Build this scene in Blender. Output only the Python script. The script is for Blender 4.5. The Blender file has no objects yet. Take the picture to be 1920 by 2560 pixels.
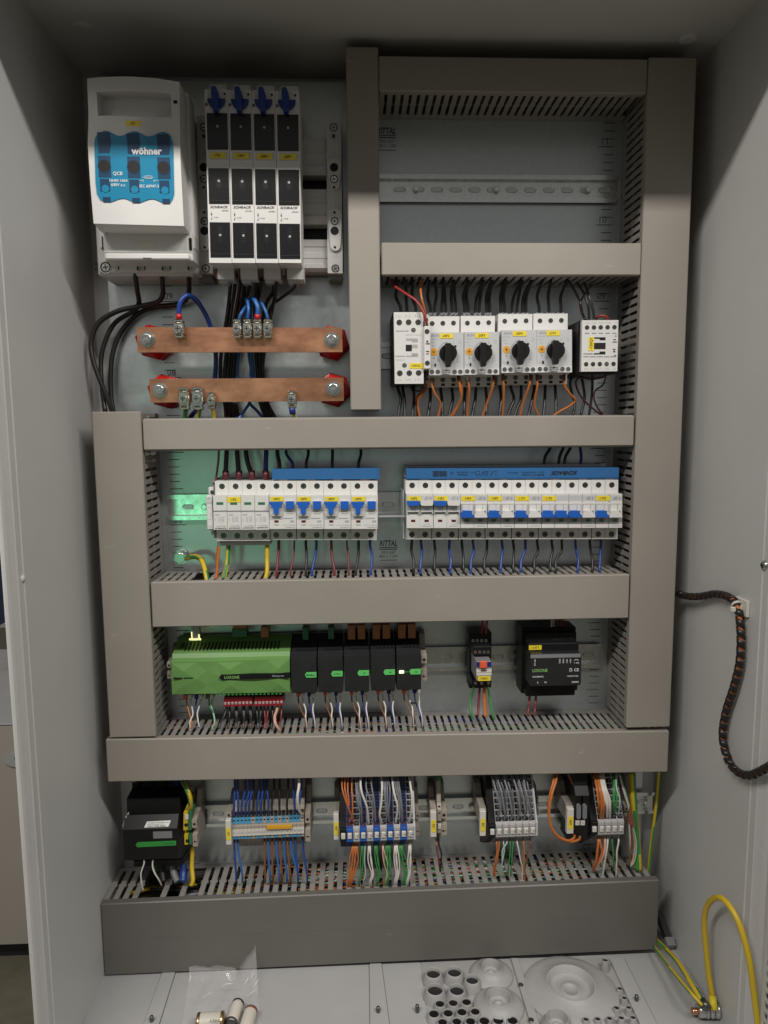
import bpy, bmesh, math, random
import numpy as np
from mathutils import Matrix, Vector

# ---------------------------------------------------------------- camera, world, lamps, exposure
S = 0.001                        # everything below is measured in millimetres: X right, d towards the viewer, Z up
CAM = np.array([253.842, 982.603, 730.294])
RM = np.array([[0.9991067309661252, 0.0414780226861223, -0.008081693648742986],
               [-0.012879410991145033, 0.11674004010847333, -0.9930789917262338],
               [0.04024749570723353, -0.9922959924687399, -0.11716997234690574]])
FPX = 1775.0
scn = bpy.context.scene
col = scn.collection

def W(X, d, Z):
    return (X * S, -d * S, Z * S)

def dirw(v):
    return Vector((v[0], -v[1], v[2]))

cam_data = bpy.data.cameras.new('camera')
cam = bpy.data.objects.new('camera', cam_data)
col.objects.link(cam)
ax, ay, az = dirw(RM[0]), -dirw(RM[1]), -dirw(RM[2])
m4 = Matrix((ax, ay, az)).transposed().to_4x4()
m4.translation = Vector(W(*CAM))
cam.matrix_world = m4
cam_data.sensor_fit = 'VERTICAL'
cam_data.sensor_height = 36.0
cam_data.lens = 36.0 * FPX / 2560.0
cam_data.clip_start = 0.01
cam_data.clip_end = 50
scn.camera = cam

world = bpy.data.worlds.new('World')
scn.world = world
world.use_nodes = True
bg = world.node_tree.nodes['Background']
bg.inputs['Color'].default_value = (1.0, 0.98, 0.95, 1)
bg.inputs['Strength'].default_value = 0.175

def area_light(name, X, d, Z, tx, td, tz, sx, sy, power, color, spread=180):
    l = bpy.data.lights.new(name, 'AREA')
    l.shape = 'RECTANGLE'
    l.size, l.size_y = sx * S, sy * S
    l.energy = power
    l.color = color
    l.spread = math.radians(spread)
    o = bpy.data.objects.new(name, l)
    col.objects.link(o)
    o.location = W(X, d, Z)
    v = Vector(W(tx, td, tz)) - o.location
    o.rotation_euler = v.to_track_quat('-Z', 'Y').to_euler()
    return o

# two ceiling batten lamps of the room, above and behind the photographer, one to each side
area_light('ceiling_lamp', -520, 1280, 1914, -520, 80, 650, 1000, 100, 21.8, (1.0, 0.96, 0.91))
area_light('ceiling_lamp', 1080, 1280, 1914, 1080, 80, 650, 1000, 100, 22.6, (1.0, 0.96, 0.91))
# the green lit sign down the room that shows in the zinc
area_light('green_sign_lamp', -640, 2950, 250, 110, 0, 600, 420, 260, 0.0105, (0.24, 1.0, 0.50), 14)

scn.view_settings.view_transform = 'Standard'
scn.view_settings.look = 'None'
scn.view_settings.exposure = 0.0
scn.view_settings.gamma = 1.0
scn.view_settings.use_curve_mapping = False
scn.cycles.use_denoising = True
scn.cycles.max_bounces = 6
scn.cycles.diffuse_bounces = 3
scn.cycles.glossy_bounces = 3
scn.cycles.transparent_max_bounces = 12
scn.cycles.transmission_bounces = 6
scn.cycles.caustics_reflective = False
scn.cycles.caustics_refractive = False

# ---------------------------------------------------------------- photograph rays to real places
def ray(px, py):
    return RM.T @ np.array([(px - 960) / FPX, (py - 1280) / FPX, 1.0])

def at(px, py, d):               # where a ray meets the plane at distance d in front of the mounting plate
    v = ray(px, py); t = (d - CAM[1]) / v[1]; q = CAM + t * v
    return float(q[0]), float(q[2])

def at3(px, py, d):
    x, z = at(px, py, d)
    return (x, d, z)

def atx(px, py, X):              # where it meets a side wall
    v = ray(px, py); t = (X - CAM[0]) / v[0]; q = CAM + t * v
    return (X, float(q[1]), float(q[2]))

def atz(px, py, Z):              # where it meets a floor
    v = ray(px, py); t = (Z - CAM[2]) / v[2]; q = CAM + t * v
    return (float(q[0]), float(q[1]), Z)

def crop(bx, by, s):
    return lambda x, y: (bx + x / s, by + y / s)

rng = random.Random(7)

# ---------------------------------------------------------------- materials
MATS = {}
def mat(name, color, rough=0.5, metal=0.0, noise=0.0, nscale=60.0, bump=0.0, bscale=400.0, spec=0.5, emit=None, trans=0.0, alpha=1.0, stretch=None, coat=0.0, var=None, rvar=0.0, scuff=None):
    m = bpy.data.materials.new(name); m.use_nodes = True
    nt = m.node_tree; n = nt.nodes; b = n['Principled BSDF']
    b.inputs['Base Color'].default_value = (*color, 1)
    b.inputs['Roughness'].default_value = rough
    b.inputs['Metallic'].default_value = metal
    b.inputs['Specular IOR Level'].default_value = spec
    b.inputs['Transmission Weight'].default_value = trans
    b.inputs['Alpha'].default_value = alpha
    b.inputs['Coat Weight'].default_value = coat
    if emit:
        b.inputs['Emission Color'].default_value = (*emit[0], 1); b.inputs['Emission Strength'].default_value = emit[1]
    if noise or bump or rvar:
        geo = n.new('ShaderNodeNewGeometry')
        mp = n.new('ShaderNodeMapping'); nt.links.new(geo.outputs['Position'], mp.inputs['Vector'])
        if stretch: mp.inputs['Scale'].default_value = stretch
    if noise or rvar:
        t = n.new('ShaderNodeTexNoise'); t.inputs['Scale'].default_value = nscale; t.inputs['Detail'].default_value = 6
        t.inputs['Roughness'].default_value = 0.62
        nt.links.new(mp.outputs['Vector'], t.inputs['Vector'])
    if noise:
        r = n.new('ShaderNodeValToRGB')
        c2 = var if var else color
        r.color_ramp.elements[0].position = 0.3; r.color_ramp.elements[1].position = 0.7
        r.color_ramp.elements[0].color = (*[max(0, c * (1 - noise)) for c in c2], 1)
        r.color_ramp.elements[1].color = (*[min(1, c * (1 + noise)) for c in color], 1)
        nt.links.new(t.outputs['Fac'], r.inputs['Fac']); nt.links.new(r.outputs['Color'], b.inputs['Base Color'])
    if scuff:                      # sparse rubbed spots and short scratches
        t3 = n.new('ShaderNodeTexNoise'); t3.inputs['Scale'].default_value = 95; t3.inputs['Detail'].default_value = 2
        mp3 = n.new('ShaderNodeMapping'); mp3.inputs['Scale'].default_value = (0.35, 1, 1.0); nt.links.new(geo.outputs['Position'], mp3.inputs['Vector']); nt.links.new(mp3.outputs['Vector'], t3.inputs['Vector'])
        r3 = n.new('ShaderNodeValToRGB'); r3.color_ramp.elements[0].position = 0.735; r3.color_ramp.elements[1].position = 0.80
        r3.color_ramp.elements[0].color = (0, 0, 0, 1); r3.color_ramp.elements[1].color = (0.6, 0.6, 0.6, 1); nt.links.new(t3.outputs['Fac'], r3.inputs['Fac'])
        mx = n.new('ShaderNodeMix'); mx.data_type = 'RGBA'; nt.links.new(r3.outputs['Color'], mx.inputs['Factor']); nt.links.new(r.outputs['Color'], mx.inputs[6]); mx.inputs[7].default_value = (*scuff, 1)
        nt.links.new(mx.outputs[2], b.inputs['Base Color'])
    if rvar:
        mr = n.new('ShaderNodeMapRange'); mr.inputs['To Min'].default_value = max(0.02, rough - rvar); mr.inputs['To Max'].default_value = min(1, rough + rvar)
        nt.links.new(t.outputs['Fac'], mr.inputs['Value']); nt.links.new(mr.outputs['Result'], b.inputs['Roughness'])
    if bump:
        t2 = n.new('ShaderNodeTexNoise'); t2.inputs['Scale'].default_value = bscale; t2.inputs['Detail'].default_value = 3
        nt.links.new(mp.outputs['Vector'], t2.inputs['Vector'])
        bp = n.new('ShaderNodeBump'); bp.inputs['Strength'].default_value = bump; bp.inputs['Distance'].default_value = 0.0006
        nt.links.new(t2.outputs['Fac'], bp.inputs['Height']); nt.links.new(bp.outputs['Normal'], b.inputs['Normal'])
    MATS[name] = m
    return m

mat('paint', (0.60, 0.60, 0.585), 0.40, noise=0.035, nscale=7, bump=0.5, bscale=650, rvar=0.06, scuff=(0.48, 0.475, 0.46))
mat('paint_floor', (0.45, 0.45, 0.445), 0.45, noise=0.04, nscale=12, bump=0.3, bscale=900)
mat('zinc', (0.68, 0.735, 0.75), 0.35, metal=0.9, noise=0.055, nscale=120, bump=0.08, bscale=600, rvar=0.06)
mat('zinc_rail', (0.80, 0.83, 0.81), 0.24, metal=0.95, noise=0.08, nscale=110, rvar=0.10)
mat('steel', (0.62, 0.63, 0.61), 0.26, metal=1.0, noise=0.10, nscale=300, rvar=0.08)
mat('steel_dark', (0.16, 0.16, 0.15), 0.34, metal=0.9)
mat('nickel', (0.58, 0.55, 0.47), 0.30, metal=1.0, noise=0.12, nscale=400)
mat('copper', (0.80, 0.405, 0.24), 0.27, metal=0.85, noise=0.15, nscale=30, var=(0.60, 0.285, 0.16), stretch=(0.6, 1.0, 1.3), rvar=0.12, bump=0.04, bscale=300)
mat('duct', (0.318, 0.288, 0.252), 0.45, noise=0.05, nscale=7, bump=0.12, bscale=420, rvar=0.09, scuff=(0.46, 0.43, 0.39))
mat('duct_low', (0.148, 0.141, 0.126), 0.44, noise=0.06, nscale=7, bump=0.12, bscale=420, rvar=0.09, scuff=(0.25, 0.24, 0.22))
mat('finger', (0.30, 0.285, 0.262), 0.45, noise=0.03, nscale=40)
mat('white', (0.70, 0.69, 0.665), 0.40, noise=0.02, nscale=30)
mat('white_side', (0.66, 0.655, 0.635), 0.42, noise=0.02, nscale=30)
mat('pale', (0.54, 0.545, 0.55), 0.42, noise=0.02, nscale=30)
mat('grey', (0.40, 0.40, 0.40), 0.45, noise=0.03, nscale=40)
mat('mid_grey', (0.22, 0.22, 0.23), 0.45)
mat('beige', (0.36, 0.32, 0.27), 0.48, noise=0.05, nscale=60)
mat('term_grey', (0.44, 0.43, 0.43), 0.42, noise=0.03, nscale=60)
mat('black', (0.009, 0.009, 0.0095), 0.42, noise=0.2, nscale=40, spec=0.28)
mat('black_gloss', (0.012, 0.012, 0.013), 0.22)
mat('hole', (0.006, 0.006, 0.006), 0.7)
mat('charcoal', (0.018, 0.0185, 0.020), 0.40, noise=0.12, nscale=50)
mat('blue', (0.016, 0.115, 0.50), 0.32, noise=0.04, nscale=50)
mat('blue_deep', (0.012, 0.035, 0.21), 0.34)
mat('blue_bar', (0.030, 0.135, 0.335), 0.40, noise=0.05, nscale=30)
mat('blue_window', (0.012, 0.235, 0.41), 0.22, noise=0.05, nscale=20, coat=0.3)
mat('navy', (0.011, 0.055, 0.12), 0.24)
mat('navy_dark', (0.003, 0.010, 0.022), 0.3)
mat('term_blue', (0.018, 0.070, 0.30), 0.40)
mat('term_cyan', (0.075, 0.30, 0.50), 0.42)
mat('red', (0.52, 0.018, 0.018), 0.38, noise=0.08, nscale=50)
mat('dark_red', (0.095, 0.010, 0.015), 0.42)
mat('red_term', (0.28, 0.012, 0.022), 0.40)
mat('yellow', (0.84, 0.66, 0.035), 0.5, noise=0.03, nscale=80)
mat('amber', (0.72, 0.36, 0.02), 0.42)
mat('orange_plug', (0.42, 0.155, 0.055), 0.45, noise=0.05, nscale=90)
mat('orange_button', (0.75, 0.12, 0.05), 0.35)
mat('ink', (0.012, 0.012, 0.012), 0.6)
mat('ink_grey', (0.33, 0.33, 0.33), 0.6)
mat('ink_pale', (0.46, 0.46, 0.46), 0.6)
mat('ink_white', (0.80, 0.80, 0.80), 0.6)
mat('ink_green', (0.28, 0.55, 0.16), 0.6)
mat('plate_ink', (0.085, 0.09, 0.09), 0.6)
mat('green', (0.14, 0.295, 0.083), 0.38, noise=0.04, nscale=30)
mat('green_plug', (0.035, 0.16, 0.075), 0.42, noise=0.05, nscale=90)
mat('green_tag', (0.13, 0.58, 0.15), 0.42)
mat('green_low', (0.04, 0.30, 0.055), 0.42)
mat('led', (0.9, 1.0, 0.7), 0.4, emit=((0.75, 1.0, 0.42), 6.0))
mat('led_port', (0.9, 0.9, 0.5), 0.4, emit=((0.95, 0.9, 0.40), 1.2))
mat('wire_black', (0.014, 0.014, 0.014), 0.36)
mat('wire_blue', (0.015, 0.055, 0.26), 0.36)
mat('wire_sky', (0.026, 0.125, 0.38), 0.36)
mat('wire_navy', (0.012, 0.028, 0.20), 0.36)
mat('wire_orange', (0.51, 0.155, 0.036), 0.38)
mat('wire_red', (0.31, 0.032, 0.026), 0.36)
mat('wire_maroon', (0.17, 0.022, 0.026), 0.38)
mat('wire_wine', (0.055, 0.012, 0.018), 0.38)
mat('wire_brown', (0.19, 0.075, 0.028), 0.38)
mat('wire_green', (0.045, 0.24, 0.065), 0.38)
mat('wire_mint', (0.36, 0.52, 0.42), 0.40)
mat('wire_yellow', (0.66, 0.46, 0.025), 0.38)
mat('wire_white', (0.66, 0.63, 0.58), 0.40)
mat('wire_grey', (0.19, 0.195, 0.215), 0.40)
mat('wire_pink', (0.66, 0.38, 0.29), 0.40)
mat('wire_spiral', (0.016, 0.015, 0.015), 0.34)
mat('gland', (0.40, 0.395, 0.39), 0.5, noise=0.06, nscale=40, bump=0.15, bscale=500)
mat('room_wall', (0.62, 0.62, 0.60), 0.7, noise=0.03, nscale=6)
mat('room_beige', (0.41, 0.375, 0.33), 0.5, noise=0.03, nscale=8)
mat('room_floor', (0.16, 0.148, 0.105), 0.55, noise=0.14, nscale=30)
mat('room_navy', (0.012, 0.02, 0.05), 0.5)
mat('paper', (0.66, 0.66, 0.65), 0.6)
mat('clear', (0.94, 0.96, 0.96), 0.08, trans=1.0)
mat('smoke_clear', (0.55, 0.57, 0.60), 0.12, alpha=0.55)
mat('bag', (0.95, 0.95, 0.95), 0.07, alpha=0.13, spec=0.9)
mat('bag_crease', (0.95, 0.95, 0.95), 0.10, alpha=0.45, spec=0.9)
mat('ceramic', (0.66, 0.62, 0.54), 0.4, noise=0.05, nscale=80)
mat('brass', (0.62, 0.46, 0.24), 0.28, metal=1.0)
mat('tape', (0.22, 0.085, 0.055), 0.55, noise=0.1, nscale=60)
mat('ivory', (0.68, 0.66, 0.58), 0.5)

# ---------------------------------------------------------------- mesh helpers
ORG = {}                          # object name -> origin (mm) its mesh is written about
class MB:
    def __init__(s):
        s.v = []; s.f = []; s.m = []; s.sm = []
    def add(s, vs, fs, mi=0, smooth=False):
        o = len(s.v); s.v += [tuple(map(float, p)) for p in vs]
        for f in fs:
            s.f.append([o + i for i in f]); s.m.append(mi); s.sm.append(smooth)
        return s
    def hexa(s, a, mi=0):           # 8 corners: back 4 (ccw from the front), then front 4
        return s.add(a, [(4, 5, 6, 7), (3, 2, 1, 0), (0, 1, 5, 4), (1, 2, 6, 5), (2, 3, 7, 6), (3, 0, 4, 7)], mi)
    def box(s, x0, x1, d0, d1, z0, z1, mi=0, c=0.0):
        x0, x1 = min(x0, x1), max(x0, x1); d0, d1 = min(d0, d1), max(d0, d1); z0, z1 = min(z0, z1), max(z0, z1)
        if c <= 0:
            return s.hexa([(x0, d0, z0), (x1, d0, z0), (x1, d0, z1), (x0, d0, z1), (x0, d1, z0), (x1, d1, z0), (x1, d1, z1), (x0, d1, z1)], mi)
        c = min(c, (x1 - x0) * .45, (d1 - d0) * .45, (z1 - z0) * .45)
        idx = {}; vs = []
        for ix in (0, 1):
            for iy in (0, 1):
                for iz in (0, 1):
                    X, D, Z = (x0, x1)[ix], (d0, d1)[iy], (z0, z1)[iz]
                    sx, sy, sz = (1, -1)[ix], (1, -1)[iy], (1, -1)[iz]
                    idx[ix, iy, iz] = len(vs)
                    vs += [(X, D + sy * c, Z + sz * c), (X + sx * c, D, Z + sz * c), (X + sx * c, D + sy * c, Z)]
        g = lambda a, k: idx[a] + k
        fs = []
        for i in (0, 1):
            fs.append([g((i, 0, 0), 0), g((i, 1, 0), 0), g((i, 1, 1), 0), g((i, 0, 1), 0)])
            fs.append([g((0, i, 0), 1), g((1, i, 0), 1), g((1, i, 1), 1), g((0, i, 1), 1)])
            fs.append([g((0, 0, i), 2), g((1, 0, i), 2), g((1, 1, i), 2), g((0, 1, i), 2)])
        for a in (0, 1):
            for b in (0, 1):
                fs.append([g((a, b, 0), 0), g((a, b, 1), 0), g((a, b, 1), 1), g((a, b, 0), 1)])
                fs.append([g((a, 0, b), 0), g((a, 1, b), 0), g((a, 1, b), 2), g((a, 0, b), 2)])
                fs.append([g((0, a, b), 1), g((1, a, b), 1), g((1, a, b), 2), g((0, a, b), 2)])
                for e in (0, 1):
                    fs.append([g((a, b, e), 0), g((a, b, e), 1), g((a, b, e), 2)])
        return s.add(vs, fs, mi)
    def pbox(s, px0, py0, px1, py1, d0, d1, mi=0, c=0.0):   # box whose front face covers a pixel rectangle
        x0, z1 = at(px0, py0, d1); x1, z0 = at(px1, py1, d1)
        return s.box(x0, x1, d0, d1, z0, z1, mi, c)
    def quadbox(s, pts, d0, d1, mi=0):                     # pixel quad TL TR BR BL at d1, straight back to d0
        q = [at(*p, d1) for p in pts]
        q = [q[3], q[2], q[1], q[0]]
        return s.hexa([(x, d0, z) for x, z in q] + [(x, d1, z) for x, z in q], mi)
    def prism(s, poly, d0, d1, mi=0, smooth=False):        # outline in (x, z)
        n = len(poly)
        vs = [(x, d0, z) for x, z in poly] + [(x, d1, z) for x, z in poly]
        s.add(vs, [list(range(n, 2 * n)), list(range(n - 1, -1, -1))], mi)
        o = len(s.v) - 2 * n
        for i in range(n):
            j = (i + 1) % n
            s.f.append([o + i, o + j, o + n + j, o + n + i]); s.m.append(mi); s.sm.append(smooth)
        return s
    def prismx(s, poly, x0, x1, mi=0, smooth=False):       # outline in (d, z), extruded along X
        n = len(poly)
        vs = [(x0, d, z) for d, z in poly] + [(x1, d, z) for d, z in poly]
        s.add(vs, [list(range(n)), list(range(2 * n - 1, n - 1, -1))], mi)
        o = len(s.v) - 2 * n
        for i in range(n):
            j = (i + 1) % n
            s.f.append([o + i, o + n + i, o + n + j, o + j]); s.m.append(mi); s.sm.append(smooth)
        return s
    def disc(s, x, z, r, d0, d1, n=16, mi=0, r1=None, cap=True, rot=0.0, smooth=True):   # cylinder along d
        r1 = r if r1 is None else r1
        o = len(s.v)
        for k in range(n):
            a = rot + 2 * math.pi * k / n
            s.v.append((x + r * math.cos(a), d0, z + r * math.sin(a)))
        for k in range(n):
            a = rot + 2 * math.pi * k / n
            s.v.append((x + r1 * math.cos(a), d1, z + r1 * math.sin(a)))
        for k in range(n):
            j = (k + 1) % n
            s.f.append([o + k, o + j, o + n + j, o + n + k]); s.m.append(mi); s.sm.append(smooth and n > 8)
        if cap:
            s.f.append([o + n + k for k in range(n)]); s.m.append(mi); s.sm.append(False)
        return s
    def ring(s, x, z, r0, r1, d0, d1, n=20, mi=0):         # raised annulus
        o = len(s.v)
        for r, d in ((r1, d0), (r1, d1), (r0, d1), (r0, d0)):
            for k in range(n):
                a = 2 * math.pi * k / n
                s.v.append((x + r * math.cos(a), d, z + r * math.sin(a)))
        for q in range(3):
            for k in range(n):
                j = (k + 1) % n
                s.f.append([o + q * n + k, o + q * n + j, o + (q + 1) * n + j, o + (q + 1) * n + k]); s.m.append(mi); s.sm.append(False)
        return s
    def tube(s, pts, r, n=8, mi=0, cap=True, mfun=None):
        P = [Vector(p) for p in pts]
        R = r if isinstance(r, (list, tuple)) else [r] * len(P)
        o = len(s.v); up = None
        for i, p in enumerate(P):
            t = (P[min(i + 1, len(P) - 1)] - P[max(i - 1, 0)])
            if t.length < 1e-9: t = Vector((0, 0, 1))
            t.normalize()
            if up is None:
                up = Vector((0, 1, 0)) if abs(t.y) < .9 else Vector((1, 0, 0))
            up = up - t * up.dot(t)
            if up.length < 1e-6: up = Vector((1, 0, 0)) - t * t.x
            up.normalize(); sd = t.cross(up)
            for k in range(n):
                a = 2 * math.pi * k / n
                q = p + (up * math.cos(a) + sd * math.sin(a)) * R[i]
                s.v.append(tuple(q))
        for i in range(len(P) - 1):
            for k in range(n):
                j = (k + 1) % n
                s.f.append([o + i * n + k, o + i * n + j, o + (i + 1) * n + j, o + (i + 1) * n + k])
                s.m.append(mfun(i, k) if mfun else mi); s.sm.append(True)
        if cap:
            s.f.append([o + k for k in range(n)]); s.m.append(mi); s.sm.append(False)
            s.f.append([o + (len(P) - 1) * n + k for k in range(n)]); s.m.append(mi); s.sm.append(False)
        return s
    def lathe(s, c, axis, prof, n=24, mi=0):               # prof: (along axis, radius)
        ax_ = Vector(axis).normalized(); u = ax_.orthogonal().normalized(); w = ax_.cross(u); c = Vector(c)
        o = len(s.v)
        for h, r in prof:
            for k in range(n):
                a = 2 * math.pi * k / n
                s.v.append(tuple(c + ax_ * h + (u * math.cos(a) + w * math.sin(a)) * r))
        for q in range(len(prof) - 1):
            for k in range(n):
                j = (k + 1) % n
                s.f.append([o + q * n + k, o + q * n + j, o + (q + 1) * n + j, o + (q + 1) * n + k]); s.m.append(mi); s.sm.append(True)
        return s
    def mesh(s, name, mats, org=(0, 0, 0)):
        me = bpy.data.meshes.new(name)
        me.from_pydata([W(x - org[0], d - org[1], z - org[2]) for x, d, z in s.v], [], s.f)
        for m in (mats if isinstance(mats, (list, tuple)) else [mats]):
            me.materials.append(MATS[m])
        me.polygons.foreach_set('material_index', s.m)
        me.polygons.foreach_set('use_smooth', s.sm)
        me.update()
        b = bmesh.new(); b.from_mesh(me); bmesh.ops.recalc_face_normals(b, faces=b.faces); b.to_mesh(me); b.free()
        return me
    def build(s, name, mats, parent=None, label=None):
        org = ORG.get(parent.name, (0, 0, 0)) if parent else (0, 0, 0)
        o = bpy.data.objects.new(name, s.mesh(name, mats, org)); col.objects.link(o)
        if parent:
            o.parent = parent
        ORG[o.name] = org
        if label: o['label'] = label
        return o
    def top(s, name, mats, label, cat, group=None, kind=None):   # a thing that is one mesh, origin at its own middle
        a = np.array(s.v); c = ((a.min(0) + a.max(0)) / 2).tolist()
        o = bpy.data.objects.new(name, s.mesh(name, mats, c)); col.objects.link(o)
        o.location = W(*c); ORG[o.name] = tuple(c)
        if label: o['label'] = label
        if cat: o['category'] = cat
        if group: o['group'] = group
        if kind: o['kind'] = kind
        return o

def thing(name, label, cat, loc, group=None, kind=None):
    o = bpy.data.objects.new(name, None); col.objects.link(o)
    o.empty_display_size = 0.02
    o.location = W(*loc); ORG[o.name] = tuple(loc)
    if label: o['label'] = label
    if cat: o['category'] = cat
    if group: o['group'] = group
    if kind: o['kind'] = kind
    return o

def inst(name, me, parent, X=0, d=0, Z=0, rot=None):         # shared mesh written about (0,0,0), placed at mm coordinates
    o = bpy.data.objects.new(name, me); col.objects.link(o)
    org = ORG.get(parent.name, (0, 0, 0)) if parent else (0, 0, 0)
    o.location = W(X - org[0], d - org[1], Z - org[2])
    if rot: o.rotation_euler = rot
    if parent: o.parent = parent
    ORG[o.name] = (X, d, Z)
    return o

TXT = {}
def text_mesh(s, bold, shear):
    k = (s, bold, shear)
    if k not in TXT:
        c = bpy.data.curves.new('lettering', 'FONT'); c.body = s; c.size = 1.0
        c.resolution_u = 2; c.offset = bold; c.shear = shear; c.fill_mode = 'FRONT'
        o = bpy.data.objects.new('lettering', c)
        me = bpy.data.meshes.new_from_object(o)
        v = np.array([tuple(p.co) for p in me.vertices]) if len(me.vertices) else np.zeros((1, 3))
        f = [list(p.vertices) for p in me.polygons]
        bpy.data.objects.remove(o); bpy.data.meshes.remove(me)
        TXT[k] = (v, f)
    return TXT[k]

def text_into(mb, s, X, d, Z, h=None, w=None, rot=0.0, bold=0.0, shear=0.0, align='C', mi=0, frame=None):
    v, f = text_mesh(s, bold, shear)
    lo, hi = v.min(0), v.max(0); sx = hi[0] - lo[0]; sy = hi[1] - lo[1]
    ky = h / sy if h else w / sx
    kx = w / sx if w else ky
    ox = {'C': (lo[0] + hi[0]) / 2, 'L': lo[0], 'R': hi[0]}[align]; oy = (lo[1] + hi[1]) / 2
    ca, sa = math.cos(rot), math.sin(rot)
    out = []
    for p in v:
        a, b = (p[0] - ox) * kx, (p[1] - oy) * ky
        a, b = a * ca - b * sa, a * sa + b * ca
        if frame: out.append(frame(a, b))
        else: out.append((X + a, d, Z + b))
    mb.add(out, f, mi)
    return mb

def lettering(parent, s, X, d, Z, m='ink', name='lettering', **k):
    return text_into(MB(), s, X, d, Z, **k).build(name, m, parent)

def sticker(parent, x, z, w, h, d, s, th=None, vertical=False, m='yellow', name='label_sticker', tilt=0.0):
    b = MB()
    ca, sa = math.cos(tilt), math.sin(tilt)
    q = [(-w / 2, -h / 2), (w / 2, -h / 2), (w / 2, h / 2), (-w / 2, h / 2)]
    b.prism([(x + a * ca - e * sa, z + a * sa + e * ca) for a, e in q], d, d + .35)
    o = b.build(name, m, parent)
    if s:
        lettering(o, s, x - (0 if vertical else w * .06), d + .42, z, h=(th or h * .50), rot=(math.pi / 2 if vertical else 0) + tilt, bold=0.022)
    return o

def psticker(parent, px0, py0, px1, py1, d, s, **k):
    x0, z1 = at(px0, py0, d); x1, z0 = at(px1, py1, d)
    return sticker(parent, (x0 + x1) / 2, (z0 + z1) / 2, x1 - x0, z1 - z0, d, s, **k)

def smooth_path(pts, sub=6):
    P = [np.array(p, float) for p in pts]
    if len(P) == 2: return [tuple(P[0] + (P[1] - P[0]) * t) for t in np.linspace(0, 1, 3)]
    out = []
    for i in range(len(P) - 1):
        p0 = P[i - 1] if i else 2 * P[0] - P[1]; p1, p2 = P[i], P[i + 1]; p3 = P[i + 2] if i + 2 < len(P) else 2 * P[-1] - P[-2]
        for t in np.linspace(0, 1, sub, endpoint=False):
            out.append(tuple(.5 * ((2 * p1) + (-p0 + p2) * t + (2 * p0 - 5 * p1 + 4 * p2 - p3) * t * t + (-p0 + 3 * p1 - 3 * p2 + p3) * t ** 3)))
    out.append(tuple(P[-1]))
    return out

def wire(pts, r, m, label, group=None, name='wire', cat='wire', n=8, px=True, end=None, cv=None):
    """pts: pixel x, pixel y, d  (or mm when px=False); end: (material, length) of a ferrule sleeve at the last point"""
    P = [at3(*((cv(p[0], p[1]) if cv else p[:2])), p[2]) for p in pts] if px else pts
    path = smooth_path(P)
    b = MB()
    if m == 'earth':
        b.tube(path, r, 10, mfun=lambda i, k: 1 if ((k + i // 9) % 5) in (0, 1) else 0)
        mats = ['wire_yellow', 'wire_green']
    else:
        b.tube(path, r, n); mats = [m]
    return b.top(name, mats, label, cat, group)

# ---------------------------------------------------------------- the enclosure
XL, XR, ZF, ZT, DB = -97.0, 702.0, -10.0, 1192.0, -25.0
MID = (XL + XR) / 2
def prismz(poly, z0, z1, mb=None, mi=0):
    mb = mb or MB(); n = len(poly)
    vs = [(x, d, z0) for x, d in poly] + [(x, d, z1) for x, d in poly]
    mb.add(vs, [list(range(n)), list(range(2 * n - 1, n - 1, -1))] + [[i, n + i, n + (i + 1) % n, (i + 1) % n] for i in range(n)], mi)
    return mb

enc = thing('enclosure', 'large light grey painted steel control cabinet, open at the front', 'cabinet', (MID, 100, ZF))
prof = [(-97, -27), (-97, 229), (-97.9, 230.2), (-97.9, 240.5), (-98.8, 242.5), (-100.2, 248), (-101.3, 253), (-102.6, 256.5), (-104.4, 258), (-106, 258), (-106, 255.5), (-104.5, 252), (-102, 245), (-100, 240.5), (-100, -27)]
prismz(prof, ZF - 2, ZT + 2).build('side_panel', 'paint', enc)
prismz([(2 * MID - x, d) for x, d in prof], ZF - 2, ZT + 2).build('side_panel', 'paint', enc)
MB().box(XL - 2, XR + 2, DB - 2, DB, ZF - 2, ZT + 2).build('back_panel', 'paint', enc)
MB().prismx([(DB - 1, ZT), (248, ZT), (262, ZT - 2), (266, ZT - 40), (266, ZT - 43), (270, ZT - 43), (270, ZT + 3), (DB - 1, ZT + 3)], XL - .5, XR + .5).build('roof_panel', 'paint', enc)
MB().box(XL - .5, XR + .5, DB - 1, 256, ZF - 6, ZF - 3).build('floor_panel', 'paint', enc)
for p in ((206, 66), (1721, 97)):
    c = atz(*p, ZT)
    MB().lathe((c[0], c[1], ZT), (0, 0, -1), [(0, 11), (1.2, 10.5), (2.4, 8.6), (2.5, 4), (1.8, 0.2)], 20).build('roof_plug', 'paint', enc)
# side wall screws
for p, X in (((57.5, 1446), XL - .6),):
    c = atx(*p, X)
    MB().lathe((XL - .9, c[1], c[2]), (1, 0, 0), [(0, 4.2), (1.5, 3.8), (2.4, 2.2), (2.6, .1)], 14).build('blind_rivet', 'paint', enc)
c = atx(1910.5, 1413, XR)
b = MB().lathe((XR + .5, c[1], c[2]), (-1, 0, 0), [(0, 5.5), (1.6, 5.1), (2.8, 3.4), (3.1, .1)], 18)
b.box(XR - 2.9, XR - 2.55, c[1] - 3.0, c[1] + 3.0, c[2] - .6, c[2] + .6, 1).box(XR - 2.9, XR - 2.55, c[1] - .6, c[1] + .6, c[2] - 3, c[2] + 3, 1)
b.build('wall_screw', ['steel', 'hole'], enc)

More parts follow.
